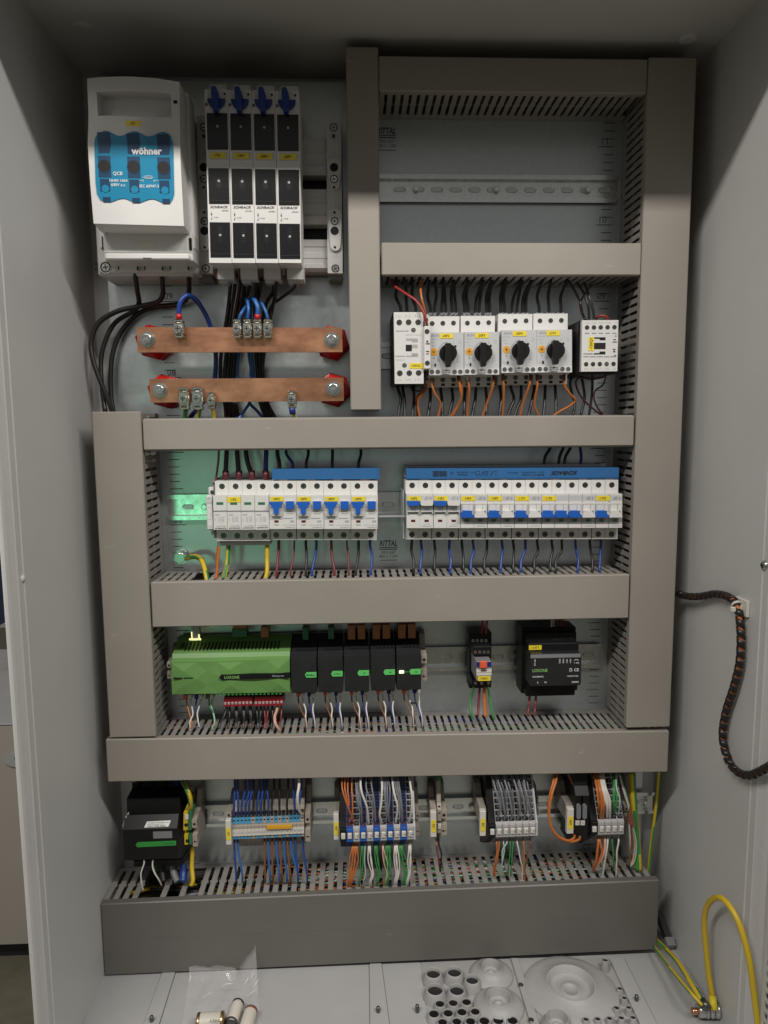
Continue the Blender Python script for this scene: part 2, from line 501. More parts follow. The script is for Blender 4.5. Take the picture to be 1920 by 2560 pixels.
# floor plates and cable entries
QB = crop(200, 2300, 2.074); QC = crop(1000, 2200, 1.803); QD = crop(1180, 2350, 3.318)
def fpoly(pts, z):
    return [atz(*p, z)[:2] for p in pts]
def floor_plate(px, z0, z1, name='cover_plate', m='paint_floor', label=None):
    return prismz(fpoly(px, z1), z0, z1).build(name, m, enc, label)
def ext(p, q, y):               # the point on line p-q at pixel row y
    t = (y - p[1]) / (q[1] - p[1]); return (p[0] + t * (q[0] - p[0]), y)
Y0, Y1 = 2395, 2860
def strip(a0, a1, b0, b1, z0, z1, **k):
    return floor_plate([ext(a0, a1, Y0), ext(b0, b1, Y0), ext(b0, b1, Y1), ext(a0, a1, Y1)], z0, z1, **k)
wl0, wl1 = P_ = ((251, 2452), (203, 2562))
floor_line = lambda i: [QB(415, 300), QB(335, 520)] if i == 0 else ([QB(487, 297), QB(412, 539)] if i == 1 else ([QB(1500, 258), QB(1503, 539)] if i == 2 else ([QB(1568, 258), QB(1605, 539)] if i == 3 else ([QC(97, 400), QC(128, 649)] if i == 4 else ([QC(945, 360), QC(1080, 649)] if i == 5 else [QC(1012, 355), QC(1160, 649)])))))
gap = lambda l, dx: [(l[0][0] + dx, l[0][1]), (l[1][0] + dx, l[1][1])]
L_ = [floor_line(i) for i in range(7)]
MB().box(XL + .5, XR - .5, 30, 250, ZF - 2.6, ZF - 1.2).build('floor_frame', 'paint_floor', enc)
wallL = [(P_[0][0] + 3, P_[0][1]), (P_[1][0] + 3, P_[1][1])]
wr0, wr1 = (1700, 2430), (1792, 2560)
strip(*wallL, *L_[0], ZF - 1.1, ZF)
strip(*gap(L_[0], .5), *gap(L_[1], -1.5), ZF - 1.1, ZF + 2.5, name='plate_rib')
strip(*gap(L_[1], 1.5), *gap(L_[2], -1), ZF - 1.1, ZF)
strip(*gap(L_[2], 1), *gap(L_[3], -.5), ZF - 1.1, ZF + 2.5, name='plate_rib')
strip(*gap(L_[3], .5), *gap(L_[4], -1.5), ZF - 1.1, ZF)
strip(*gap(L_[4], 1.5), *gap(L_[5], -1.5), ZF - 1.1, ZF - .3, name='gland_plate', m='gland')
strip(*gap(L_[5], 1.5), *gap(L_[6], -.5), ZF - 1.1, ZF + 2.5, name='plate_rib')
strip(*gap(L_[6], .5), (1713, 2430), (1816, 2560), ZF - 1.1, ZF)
for p in (QB(372, 508), QB(1546, 460), QC(1066, 528), QC(78, 572)):
    c = atz(p[0], p[1] + 8, ZF + 2.5)
    MB().lathe((c[0], c[1], ZF), (0, 0, 1), [(0, 2.6), (8, 2.6), (9.5, 2.2), (10, .1)], 10).build('plate_stud', 'steel_dark', enc)
def nozzle(p, rh, h=15, rb=None, z=ZF - .3):
    c = atz(*p, z + h); rb = rb or rh * 1.55; dk = .62 if rh > 7 else .86
    return MB().lathe((c[0], c[1], z), (0, 0, 1), [(-.5, rb), (h * .25, rb * .97), (h * .75, rh * 1.22), (h, rh * 1.12), (h + .5, rh * 1.05), (h, rh), (h * dk, rh * .97)], 18).lathe((c[0], c[1], z + h * dk), (0, 0, 1), [(0, rh * .97), (0, .05)], 18, 1).build('cable_nozzle', ['gland', 'charcoal' if rh > 7 else 'black'], enc)  # second lathe: dark disc painted as the shade inside the nozzle
for x, y, r in ((150, 418, 30), (245, 412, 30), (325, 447, 27), (158, 492, 32), (256, 493, 30)):
    nozzle(QC(x, y), r / 1.803 / 1.75, 13)
for x, y, r in ((180, 557, 18), (240, 553, 18), (300, 549, 18), (153, 602, 20), (217, 599, 19), (279, 594, 19), (339, 592, 18), (192, 640, 18), (256, 637, 18), (318, 636, 19), (380, 634, 20), (443, 632, 20), (507, 632, 20)):
    nozzle(QC(x, y), r / 1.803 / 1.75, 8.5)
for x, y, r, h in ((1105, 163, 22, 16), (1226, 400, 18, 9), (1264, 478, 18, 9), (1200, 560, 19, 10), (1300, 557, 18, 10), (945, 655, 19, 11), (1043, 652, 19, 11), (1140, 647, 19, 11), (1238, 643, 19, 11), (1336, 640, 19, 11)):
    nozzle(QD(x, y), r / 3.318 / 1.75, h)
def dome(p, R, rh, h, z=ZF - .3, nm='cable_dome'):
    c = atz(*p, z + h * .5)
    return MB().lathe((c[0], c[1], z), (0, 0, 1), [(-.5, R), (2.8, R), (3.5, R * .985), (h * .50, R * .55 + rh * .5), (h * .68, rh * 1.16), (h * .94, rh * 1.05), (h, rh * 1.015), (h * .96, rh * .985), (h * .30, rh * .90), (h * .22, rh * .86), (h * .22, rh * .42), (h * .30, rh * .40), (h * .30, rh * .30), (h * .20, rh * .28), (h * .20, .05)], 44).build(nm, 'gland', enc)
dome(QD(820, 390), 360 / 3.318 / 1.77, 178 / 3.318 / 1.77, 15)
dome(QD(222, 515), 188 / 3.318 / 1.77, 92 / 3.318 / 1.77, 16)
dome(QD(160, 255), 170 / 3.318 / 1.75, 75 / 3.318 / 1.75, 15)
dome(QD(705, 690), 118 / 3.318 / 1.77, 76 / 3.318 / 1.77, 18)
bar0 = [QC(505, 365), QC(590, 649)]; bar1 = [QC(535, 362), QC(628, 649)]
strip(*bar0, *bar1, ZF - .5, ZF + 3.2, name='gland_bar', m='gland')
for p in (QD(405, 372), QD(490, 664)):
    c = atz(*p, ZF + 3.3)
    MB().lathe((c[0], c[1], ZF + 3.1), (0, 0, 1), [(0, 3.6), (.8, 3.4), (1.1, 2.2), (.6, 1.6), (.6, .05)], 14).build('bar_screw', 'steel_dark', enc)

# door edge with its perforated strip, just at the right border
door = thing('cabinet_door_edge', 'perforated grey door frame strip at the lower right beside the cabinet front', 'door', (712, 300, ZF))
b = MB()
xs0 = 705.0
da, db_ = 268.0, 292.0
zs = [ZF - 200 + 12.5 * k for k in range(120)]
b.box(xs0, xs0 + 1.5, da, da + 7, zs[0], zs[-1]); b.box(xs0, xs0 + 1.5, da + 13, db_, zs[0], zs[-1])
for k in range(len(zs) - 1):
    b.box(xs0, xs0 + 1.5, da + 7, da + 13, zs[k], zs[k] + 4.5)
b.build('perforated_strip', 'paint', door)
MB().box(xs0 + 8, xs0 + 10, da - 2, db_ + 40, zs[0], zs[-1]).build('door_panel', 'charcoal', door)

# ---------------------------------------------------------------- the bit of room at the left border
f_top = at(20, 1813, -260)[1]; f_bot = at(20, 2363, -260)[1]; r_floor = at(30, 2389, -285)[1]
fl = MB().box(-6000, 6000, -2600, 7000, r_floor - 20, r_floor)
fl.top('room_floor', 'room_floor', None, None, kind='structure')
MB().box(-4000, 4000, -2640, -2600, r_floor, r_floor + 2700).top('room_wall', 'room_wall', None, None, kind='structure')
cup = thing('beige_cupboard', 'beige office cupboard seen past the left edge of the control cabinet', 'cupboard', (-700, -400, r_floor))
MB().box(-1300, -150, -700, -260, f_bot, f_top, c=2).build('carcass', 'room_beige', cup)
MB().box(-1305, -148, -702, -258, f_top + .1, f_top + 4, c=1).build('worktop', 'grey', cup)
MB().box(-1280, -160, -690, -285, r_floor, f_bot).build('plinth', 'charcoal', cup)
hx, hz = at(45, 1899, -256)
b = MB(); o_ = []
for k in range(28):
    a = 2 * math.pi * k / 28; o_.append((hx + 8 + 34 * math.cos(a), hz + 15 * math.sin(a)))
b.prism(o_, -261, -255, 0, True); b.build('oval_lock_plate', 'grey', cup)
MB().box(hx - 5, hx + 1, -255.2, -254, hz + 1, hz + 6).build('lock_slot', 'ink', cup)
q = [at(-60, 1362, -420), at(18.5, 1374, -420), at(18.5, 1533, -420), at(0, 1563, -420), at(-60, 1590, -420)]
MB().prism(q, -450, -420).top('dark_blue_panel', 'room_navy', 'dark navy blue panel hanging past the left cabinet edge', 'panel')
q = [at(-60, 1040, -425), at(8, 1060, -425), at(18, 1366, -425), at(-60, 1366, -425)]
sheet = MB().prism(q, -427, -425).top('paper_sheet', 'paper', 'white printed sheet partly hidden beyond the left cabinet edge', 'sheet')
b = MB()
for y0, y1, x0, x1 in ((1260, 1274, -3, 3), (1284, 1290, -4, 2), (1320, 1362, 0, 2.2), (1324, 1328, -2, 5), (1338, 1342, 1, 6), (1350, 1354, -6, 6), (1270, 1272, -4, 2)):
    b.pbox(x0, y0, x1, y1, -425, -424.6)
b.build('print_marks', 'ink', sheet)

# ---------------------------------------------------------------- mounting plate with its printed scale
plate = thing('mounting_plate', 'galvanised grey steel mounting plate with a printed scale down both sides', 'mounting plate', (302, -2, 8))
b = MB().box(-70, 675, -3, 0, 8, 1177.5, c=.6)
b.box(-70, -67.5, -18, -3, 8, 1177); b.box(672.5, 675, -18, -3, 8, 1177)
b.build('sheet', 'zinc', plate)
b = MB()
for z in range(30, 1151, 10):
    L = 20.5 if z % 100 == 0 else (18 if z % 50 == 0 else 14)
    b.box(0, L, 0, .12, z - .55, z + .55); b.box(603.9 - L, 603.9, 0, .12, z - .55, z + .55)
    if z % 100 == 0:
        text_into(b, '%02d' % (z // 100), 9, .14, z + 7, h=8.5); text_into(b, '%02d' % (z // 100), 592, .14, z + 7, h=8.5)
b.build('scale_print', 'plate_ink', plate)['kind'] = 'stuff'
def maker_print(px, py):
    x, z = at(px, py, 0)
    b = MB()
    text_into(b, 'RITTAL', x, .14, z, w=25, h=8.2, bold=.03, shear=.2)
    b.box(x - 12.5, x + 12.5, 0, .13, z - 6.6, z - 5.4); b.box(x - 12.5, x + 12.5, 0, .13, z - 9.2, z - 7.9)
    text_into(b, '9051367', x, .14, z - 13, h=4.0); text_into(b, '800 x 1200', x, .14, z - 18.6, h=4.0)
    b.box(x - 12, x + 12, 0, .12, z - 24.6, z - 23.6)
    b.build('maker_print', 'plate_ink', plate)
maker_print(971, 1358); maker_print(966, 327)

# ---------------------------------------------------------------- slotted wiring ducts
def finger_mesh(wf, slot, d0, d1, th):
    m = (d0 + d1) / 2; h = wf / 2; n = slot * .30
    o = [(-h, d0), (h, d0), (h, m - 3), (h + n, m - 1), (h + n, m + 1), (h, m + 3), (h, d1), (-h, d1), (-h, m + 3), (-h - n, m + 1), (-h - n, m - 1), (-h, m - 3)]
    return prismz(o, -th / 2, th / 2).mesh('finger', 'finger')
F10 = finger_mesh(6.0, 4.0, 13.5, 71.5, 1.6)
F12 = finger_mesh(7.4, 5.4, 6.0, 73.0, 1.8)
def shear(b, tilt, x0):
    if tilt: b.v = [(x, d, z + tilt * (x - x0)) for x, d, z in b.v]
    return b
def duct(label, x0, x1, z0, z1, horiz=True, slotted=('lo', 'hi'), tilt=0.0, pitch=10.0, fm=None, root=13.5, m='duct', grow=0.0, skip=(), cover_ext=(0, 0)):
    t = thing('cable_duct', label, 'cable duct', ((x0 + x1) / 2, 0, (z0 + z1) / 2), 'slotted cable ducts')
    fm = fm or F10
    shear(MB().box(x0 + 1, x1 - 1, .2, 2, z0 + 1, z1 - 1), tilt, x0).build('base', m, t)
    w = 1.6
    for side in ('lo', 'hi'):
        b = MB()
        if horiz:
            zc = (z0 + 1.4 - grow) if side == 'lo' else (z1 - 1.4 + grow)
            zz = (zc - w / 2, zc + w / 2)
            if side in slotted: b.box(x0 + 1, x1 - 1, .3, root + .3, *zz); b.box(x0 + 1, x1 - 1, 71, 76, *zz)
            else: b.box(x0 + 1, x1 - 1, .3, 76, *zz)
        else:
            xc = (x0 + 1.4) if side == 'lo' else (x1 - 1.4)
            xx = (xc - w / 2, xc + w / 2)
            if side in slotted: b.box(*xx, .3, root + .3, z0 + 1, z1 - 1); b.box(*xx, 71, 76, z0 + 1, z1 - 1)
            else: b.box(*xx, .3, 76, z0 + 1, z1 - 1)
        shear(b, tilt, x0).build('side_wall', 'finger' if side in slotted else m, t)
        if side in slotted:
            a, e = (x0, x1) if horiz else (z0, z1)
            k = a + 4.0; i = 0
            while k < e - 2.5:
                if i not in skip:
                    if horiz: inst('finger', fm, t, k, 0, zc + tilt * (k - x0))
                    else: inst('finger', fm, t, xc, 0, k, rot=(0, math.pi / 2, 0))
                k += pitch; i += 1
    cv = MB().box(x0 - cover_ext[0], x1 + cover_ext[1], 69, 80, z0, z1, c=1.3)
    shear(cv, tilt, x0).build('cover', m, t)
    if pitch > 11: shear(MB().box(x0 + 2, x1 - 2, 79.5, 80.15, (z0 + z1) / 2 - .35, (z0 + z1) / 2 + .35), tilt, x0).build('fold_line', m, t)
    return t
duct('wide vertical grey cable duct running down the right side of the plate', 615, 675, 326, 1173.5, False, ('lo',))
duct('narrow vertical grey cable duct in the upper middle, ending above the breakers', 249.5, 288, 753, 1181, False, ())
duct('topmost horizontal grey cable duct under the dark cabinet roof', 288.6, 614.2, 1131.5, 1171, True, ('lo',))
duct('horizontal grey cable duct just above the motor breakers and contactors', 290, 614.2, 917.6, 956.6, True, ('lo',))
duct('long horizontal grey cable duct between the copper bars and the breaker row', -9.8, 612.6, 705.3, 743.6, True, ('hi',), grow=1.8)
duct('wide horizontal grey cable duct between the breaker row and the green controller', -9.3, 613.2, 477.8, 537.0, True, ('hi',), skip=(5, 6))
duct('wide vertical grey cable duct on the left below the thick black cables', -71.5, -11.5, 330.5, 753.5, False, ('hi',))
duct('wide horizontal grey cable duct above the terminal blocks, full width', -77, 674.5, 269.8, 328.6, True, ('hi',), tilt=-.0108)
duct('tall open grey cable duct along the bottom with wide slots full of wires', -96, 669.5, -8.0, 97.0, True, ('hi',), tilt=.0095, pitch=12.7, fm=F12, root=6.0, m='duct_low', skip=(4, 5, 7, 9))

# wires lying inside the ducts, seen through the slots
def bundle(label, x0, x1, z0, z1, d0, d1, n, cols, r=(1.0, 1.7), tilt=0.0, tname='wire_bundle'):
    b = MB()
    for k in range(n):
        xa = x0 + rng.random() * (x1 - x0) * .6; xb = min(x1, xa + rng.uniform(120, 380))
        z = rng.uniform(z0, z1); d = rng.uniform(d0, d1); pts = []; x = xa
        while x < xb:
            pts.append((x, d + rng.uniform(-6, 6), z + tilt * (x - x0) + rng.uniform(-3, 2))); x += rng.uniform(14, 34)
        if len(pts) < 3: continue
        b.tube(smooth_path(pts, 3), rng.uniform(*r), 6, mi=rng.randrange(len(cols)))
    return b.top(tname, cols, label, 'wires', kind='stuff')
bundle('orange, white and green wires lying inside the bottom duct', 60, 640, 76, 94, 10, 70, 230, ['wire_orange', 'wire_white', 'wire_green', 'wire_mint', 'wire_black', 'wire_pink', 'wire_orange', 'wire_grey', 'wire_blue'], tilt=.0095)
bundle('black cables lying at the left end of the bottom duct', -80, 140, 60, 86, 12, 66, 26, ['wire_black', 'wire_black', 'wire_grey', 'wire_yellow', 'wire_blue'], r=(2, 3.2))
bundle('blue, white and orange wires lying inside the duct above the terminals', -60, 660, 302, 323, 14, 68, 170, ['wire_navy', 'wire_white', 'wire_orange', 'wire_grey', 'wire_black', 'wire_green', 'wire_black', 'wire_navy'], tilt=-.0108)
bundle('white, black and red wires lying inside the duct under the breakers', 20, 330, 500, 526, 14, 64, 70, ['wire_white', 'wire_black', 'wire_maroon', 'wire_grey', 'wire_black'])
bundle('orange and red wires running inside the right vertical duct', 0, 1, 0, 1, 0, 1, 0, ['wire_red']) if False else None
b = MB()
for k in range(20):
    x = rng.uniform(622, 650); d = rng.uniform(40, 66); z = rng.uniform(540, 600); pts = []
    while z > 380: pts.append((x + rng.uniform(-4, 4), d + rng.uniform(-3, 3), z)); z -= rng.uniform(20, 40)
    b.tube(smooth_path(pts, 3), rng.uniform(1, 1.6), 6, mi=rng.randrange(3))
b.top('wire_bundle', ['wire_orange', 'wire_red', 'wire_black'], 'orange and red wires standing inside the right vertical duct', 'wires', kind='stuff')

# ---------------------------------------------------------------- top hat rails
def rail(label, x0, x1, zc, first, pitch=25.0, screws=(), h=17.5):
    t = thing('din_rail', label, 'din rail', ((x0 + x1) / 2, 0, zc), 'zinc plated top hat rails')
    o = [(0, -12.5), (0, 12.5), (6.4, 12.5), (6.4, h), (7.4, h), (7.4, 11.6), (1, 11.6), (1, -11.6), (7.4, -11.6), (7.4, -h), (6.4, -h), (6.4, -12.5)]
    o = [(d + .1, z + zc) for d, z in o]
    MB().prismx(o, x0, x1).build('profile', 'zinc_rail', t)
    sl = []
    for k in range(16):
        a = -math.pi / 2 + math.pi * k / 7 if k < 8 else math.pi / 2 + math.pi * (k - 8) / 7
        sl.append(((4.5 if k < 8 else -4.5) + 3.1 * math.cos(a), 3.1 * math.sin(a)))
    rim = MB(); n = len(sl)
    vs = [(x * 1.06, 1.1, z * 1.12) for x, z in sl] + [(x, 1.55, z) for x, z in sl] + [(x * .93, 1.12, z * .86) for x, z in sl]
    fs = [[i, (i + 1) % n, n + (i + 1) % n, n + i] for i in range(n)] + [[n + i, n + (i + 1) % n, 2 * n + (i + 1) % n, 2 * n + i] for i in range(n)]
    rim.add(vs, fs, 0); rim.add([(x * .93, 1.13, z * .86) for x, z in sl], [list(range(n))], 1)
    me = rim.mesh('slot', ['zinc_rail', 'zinc'])
    x = first
    while x < x1 - 8:
        if x > x0 + 8: inst('slot', me, t, x, 0, zc)
        x += pitch
    for sx in screws:
        b = MB().disc(sx, zc, 5.2, 1, 2.4, 18).disc(sx, zc, 4.4, 2.4, 6.2, 6, r1=4.2).disc(sx, zc, 2.6, 6.2, 6.6, 12, 1)
        b.build('rail_screw', ['steel', 'zinc_rail'], t)
    return t
rx = lambda px, py: at(px, py, 2)[0]
rail('empty zinc rail in the upper right bay with three screws', 291, 610, 1044.0, rx(999, 475), rx(1046, 475) - rx(999, 475), (rx(1040, 473), rx(1241, 473), rx(1469, 476)))
rail('zinc rail behind the motor breakers and contactors', 291, 610, 827.5, 300)
rail('zinc rail carrying the row of miniature circuit breakers, green lit at its left end', -3, 610, 625.0, rx(470, 1266), 25, (rx(511, 1265),))
rail('zinc rail carrying the green controller, relay and power supply', 2, 603, 403.0, rx(1245, 1639), rx(1245, 1639) - rx(1207, 1639) + .0 or 25, (rx(1121, 1642),))
rail('zinc rail behind the bottom terminal blocks', -66, 690, 176.5, rx(545, 2024), 25, (rx(1180, 2010), rx(1310, 2007)), h=16.5)

# ---------------------------------------------------------------- upper left: fuse switch, fuse disconnectors, busbar
SCR = {}
def screw_hole(parent, x, z, d, r=3.1, name='terminal_screw', rim='white', head='steel_dark'):
    k = (round(r, 2), rim, head)
    if k not in SCR:
        b = MB()
        b.ring(0, 0, r, r * 1.12, -.4, .18, 18, 0)
        b.disc(0, 0, r * 1.02, -.5, .05, 18, 1)
        b.disc(0, 0, r * .74, .02, .12, 14, 2)
        b.box(-r * .55, r * .55, .1, .16, -r * .10, r * .10, 1); b.box(-r * .10, r * .10, .1, .17, -r * .55, r * .55, 1)
        SCR[k] = b.mesh(name, [rim, 'hole', head])
    return inst(name, SCR[k], parent, x, d, z, rot=(0, rng.uniform(-.7, .7), 0))

QE = crop(200, 180, 4.253)
sw = thing('fuse_switch', 'big off-white fuse switch with a wavy blue window and a grip handle, top left', 'fuse switch', (at(340, 450, 0)[0], 0, at(340, 640, 0)[1]))
DF = 128.0
E_ = lambda x, y, d=DF: at(*QE(x, y), d)
bx0, bx1 = at(240, 600, 62)[0], at(499, 600, 20)[0]
bz0, bz1 = at(380, 706, 20)[1], at(380, 262, 62)[1]
MB().box(bx0, bx1, .2, 62, bz0, bz1, c=2).build('base_body', 'white_side', sw)
mx0, mx1 = at(247, 600, 92)[0], at(482, 520, 92)[0]
b = MB().box(mx0, mx1, 62, 93, bz0 + 24, bz1 + 2, c=2)
b.build('contact_housing', 'white_side', sw)
b = MB()
for k in range(4): b.box(mx1 - .2, mx1 + .5, 66 + k * 6.5, 69 + k * 6.5, bz0 + 40, bz1 - 6)
b.build('side_rib', 'white', sw)
top_poly = [E_(75, 70), E_(200, 56), E_(400, 48), E_(570, 49), E_(800, 66), E_(1055, 105), E_(1056, 215), E_(970, 240), E_(700, 205), E_(420, 196), E_(178, 212), E_(80, 200)]
b = MB()
b.prism([E_(75, 70), E_(200, 56), E_(400, 48), E_(570, 49), E_(800, 66), E_(1055, 105), E_(1057, 238), E_(965, 234), E_(800, 212), E_(500, 196), E_(175, 213), E_(80, 210)], 93, DF, 0, False)
b.prism([E_(80, 210), E_(175, 213), E_(190, 462), E_(91, 455)], 93, DF)
b.prism([E_(965, 234), E_(1057, 238), E_(1060, 480), E_(972, 484)], 93, DF)
b.prism([E_(91, 455), E_(190, 462), E_(972, 484), E_(1060, 480), E_(1066, 880), E_(1085, 1260), E_(1105, 1637), E_(145, 1611), E_(108, 1180), E_(82, 760)], 93, DF)
b.box(E_(175, 213)[0], E_(972, 234)[0], 93, DF - 17, E_(190, 484)[1], E_(500, 196)[1])
lid = b.build('lid', 'white', sw)
x0, z0 = E_(150, 1612); x1, _ = E_(1105, 1637); zb = E_(600, 1690, 112)[1]
b = MB(); b.prismx([(96, z0 + 1), (DF - .1, z0 + .4), (113, zb), (96, zb)], x0 + .5, x1 - .5); b.build('lid_edge', 'white', sw)
# blue window, wavy outline
def wave(y0, amp, ph):
    pts = []
    for k in range(37):
        x = 215 + (945 - 215) * k / 36
        pts.append((x, y0 + amp * math.cos(2 * math.pi * (x - ph) / 310) + (x - 580) * .018))
    return pts
up = wave(655, -26, 268); lo = wave(1368, 22, 300)
outl = [(152, 760), (160, 700), (185, 655)] + up[2:-2] + [(965, 680), (985, 740), (990, 800), (1000, 1290), (985, 1350), (955, 1392)] + lo[::-1][2:-2] + [(215, 1360), (180, 1300), (165, 1180)]
win = MB().prism([E_(*p, DF + 1) for p in outl], DF - .5, DF + 1.0, 0).build('window', 'blue_window', sw)
for x in (258, 570, 890):
    dy = (x - 258) * .028
    b = MB()
    b.prism([E_(x - 78, 640 + dy * 1.5, DF + 1.2), E_(x + 55, 640 + dy, DF + 1.2), E_(x + 72, 760 + dy, DF + 1.2), E_(x + 55, 862 + dy, DF + 1.2), E_(x - 60, 862 + dy, DF + 1.2), E_(x - 72, 700 + dy, DF + 1.2)], DF + .9, DF + 1.25, 0)
    b.pbox(*QE(x - 70, 890 + dy), *QE(x + 74, 1120 + dy), DF + .9, DF + 1.25, 0)
    c = E_(x, 1000 + dy, DF + 1.4); b.disc(c[0], c[1], 6.8, DF + 1, DF + 1.45, 22, 1); b.ring(c[0], c[1], 6.8, 7.4, DF + 1, DF + 1.6, 22, 0)
    b.pbox(*QE(x - 48, 1135 + dy), *QE(x + 62, 1270 + dy), DF + .9, DF + 1.25, 0)
    c = E_(x + 12, 1240 + dy, DF + 1.4); b.disc(c[0], c[1], 4.2, DF + 1, DF + 1.5, 14, 2)
    b.pbox(*QE(x - 16, 1330 + dy), *QE(x + 68, 1380 + dy), DF + .9, DF + 1.25, 0)
    b.build('fuse_grip', ['navy', 'hole', 'blue_window'], win)
c = E_(707, 838, DF + 2); lettering(win, 'w\u00f6hner', c[0], DF + 1.6, c[1], 'ink_white', w=34.0, bold=.035)
c = E_(400, 1080, DF + 2); lettering(win, 'QCB', c[0], DF + 1.6, c[1], 'ink_white', w=10.6, bold=.012)
c = E_(410, 1152, DF + 2); lettering(win, 'NH00 160A', c[0], DF + 1.6, c[1], 'ink_white', w=20.4, bold=.012)
c = E_(408, 1198, DF + 2); lettering(win, '690V a.c.', c[0], DF + 1.6, c[1], 'ink_white', w=16.4, bold=.012)
c = E_(735, 1212, DF + 2); lettering(win, 'IEC 60947-3', c[0], DF + 1.6, c[1], 'ink_white', w=21.6, bold=.012)
b = MB()
for q in ((690, 1103, 765, 1108), (690, 1131, 765, 1136), (688, 1103, 693, 1136), (762, 1103, 767, 1136), (664, 1117, 780, 1121), (630, 1150, 668, 1154), (790, 1155, 832, 1159), (668, 1140, 673, 1168), (785, 1142, 790, 1172)):
    b.pbox(*QE(q[0], q[1]), *QE(q[2], q[3]), DF + 1.4, DF + 1.6)
b.build('fuse_symbol', 'ink_white', win)
psticker(sw, *QE(485, 518), *QE(648, 577), DF, '-1F1')
MB().pbox(*QE(992, 300), *QE(1036, 336), DF - 1, DF + .2).build('latch_slot', 'hole', sw)
# lower terminal cover
b = MB(); b.pbox(*QE(240, 1700), *QE(1200, 2010), 60, 98, 0, 1.5); b.pbox(*QE(262, 1925), *QE(1163, 1995), 96, 104, 0, 1.5); b.pbox(*QE(252, 1690), *QE(1150, 1925), 96, 100, 1, 1.2)
tc = b.build('terminal_cover', ['white', 'white_side'], sw)
MB().pbox(*QE(612, 1806), *QE(798, 1890), 100, 100.5).build('blank_label', 'ivory', tc)
b = MB()
for q in ((668, 1975, 758, 1982), (522, 1686, 555, 1693), (842, 1693, 875, 1700), (268, 1684, 302, 1712)): b.pbox(*QE(q[0], q[1]), *QE(q[2], q[3]), 104, 104.4)
b.build('vent_slot', 'hole', tc)
for q in ((228, 1745, 246, 1885), (1158, 1765, 1190, 1895)):
    MB().pbox(*QE(q[0], q[1]), *QE(q[2], q[3]), 97, 98.6).build('side_latch', 'black', sw)
b = MB(); b.pbox(*QE(190, 2012), *QE(1258, 2135), 30, 66, 0, 1.5); b.build('terminal_shroud', 'white_side', sw)
for q in ((400, 625), (680, 890), (950, 1165)):
    b = MB(); b.pbox(*QE(q[0], 2045), *QE(q[1], 2120), 66, 70, 0, 1); b.pbox(*QE(q[1] - 22, 2068), *QE(q[1] - 4, 2108), 70, 70.4, 1); b.pbox(*QE(q[0] + 2, 2066), *QE(q[0] + 16, 2105), 70, 70.4, 1)
    b.build('terminal_flap', ['white', 'hole'], sw)
c = at(*QE(272, 2076), 67); screw_hole(sw, c[0], c[1], 67, 6.6, 'fixing_screw', 'white_side', 'steel')
b = MB()
for r_ in range(2):
    for k in range(15):
        x, z = at(266 + k * 15, 684 + r_ * 12 + k * .15, 20); b.box(x, x + 4.2, 62, 62.4, z + 2, z + 3.4)
b.build('vent_slot', 'hole', sw)

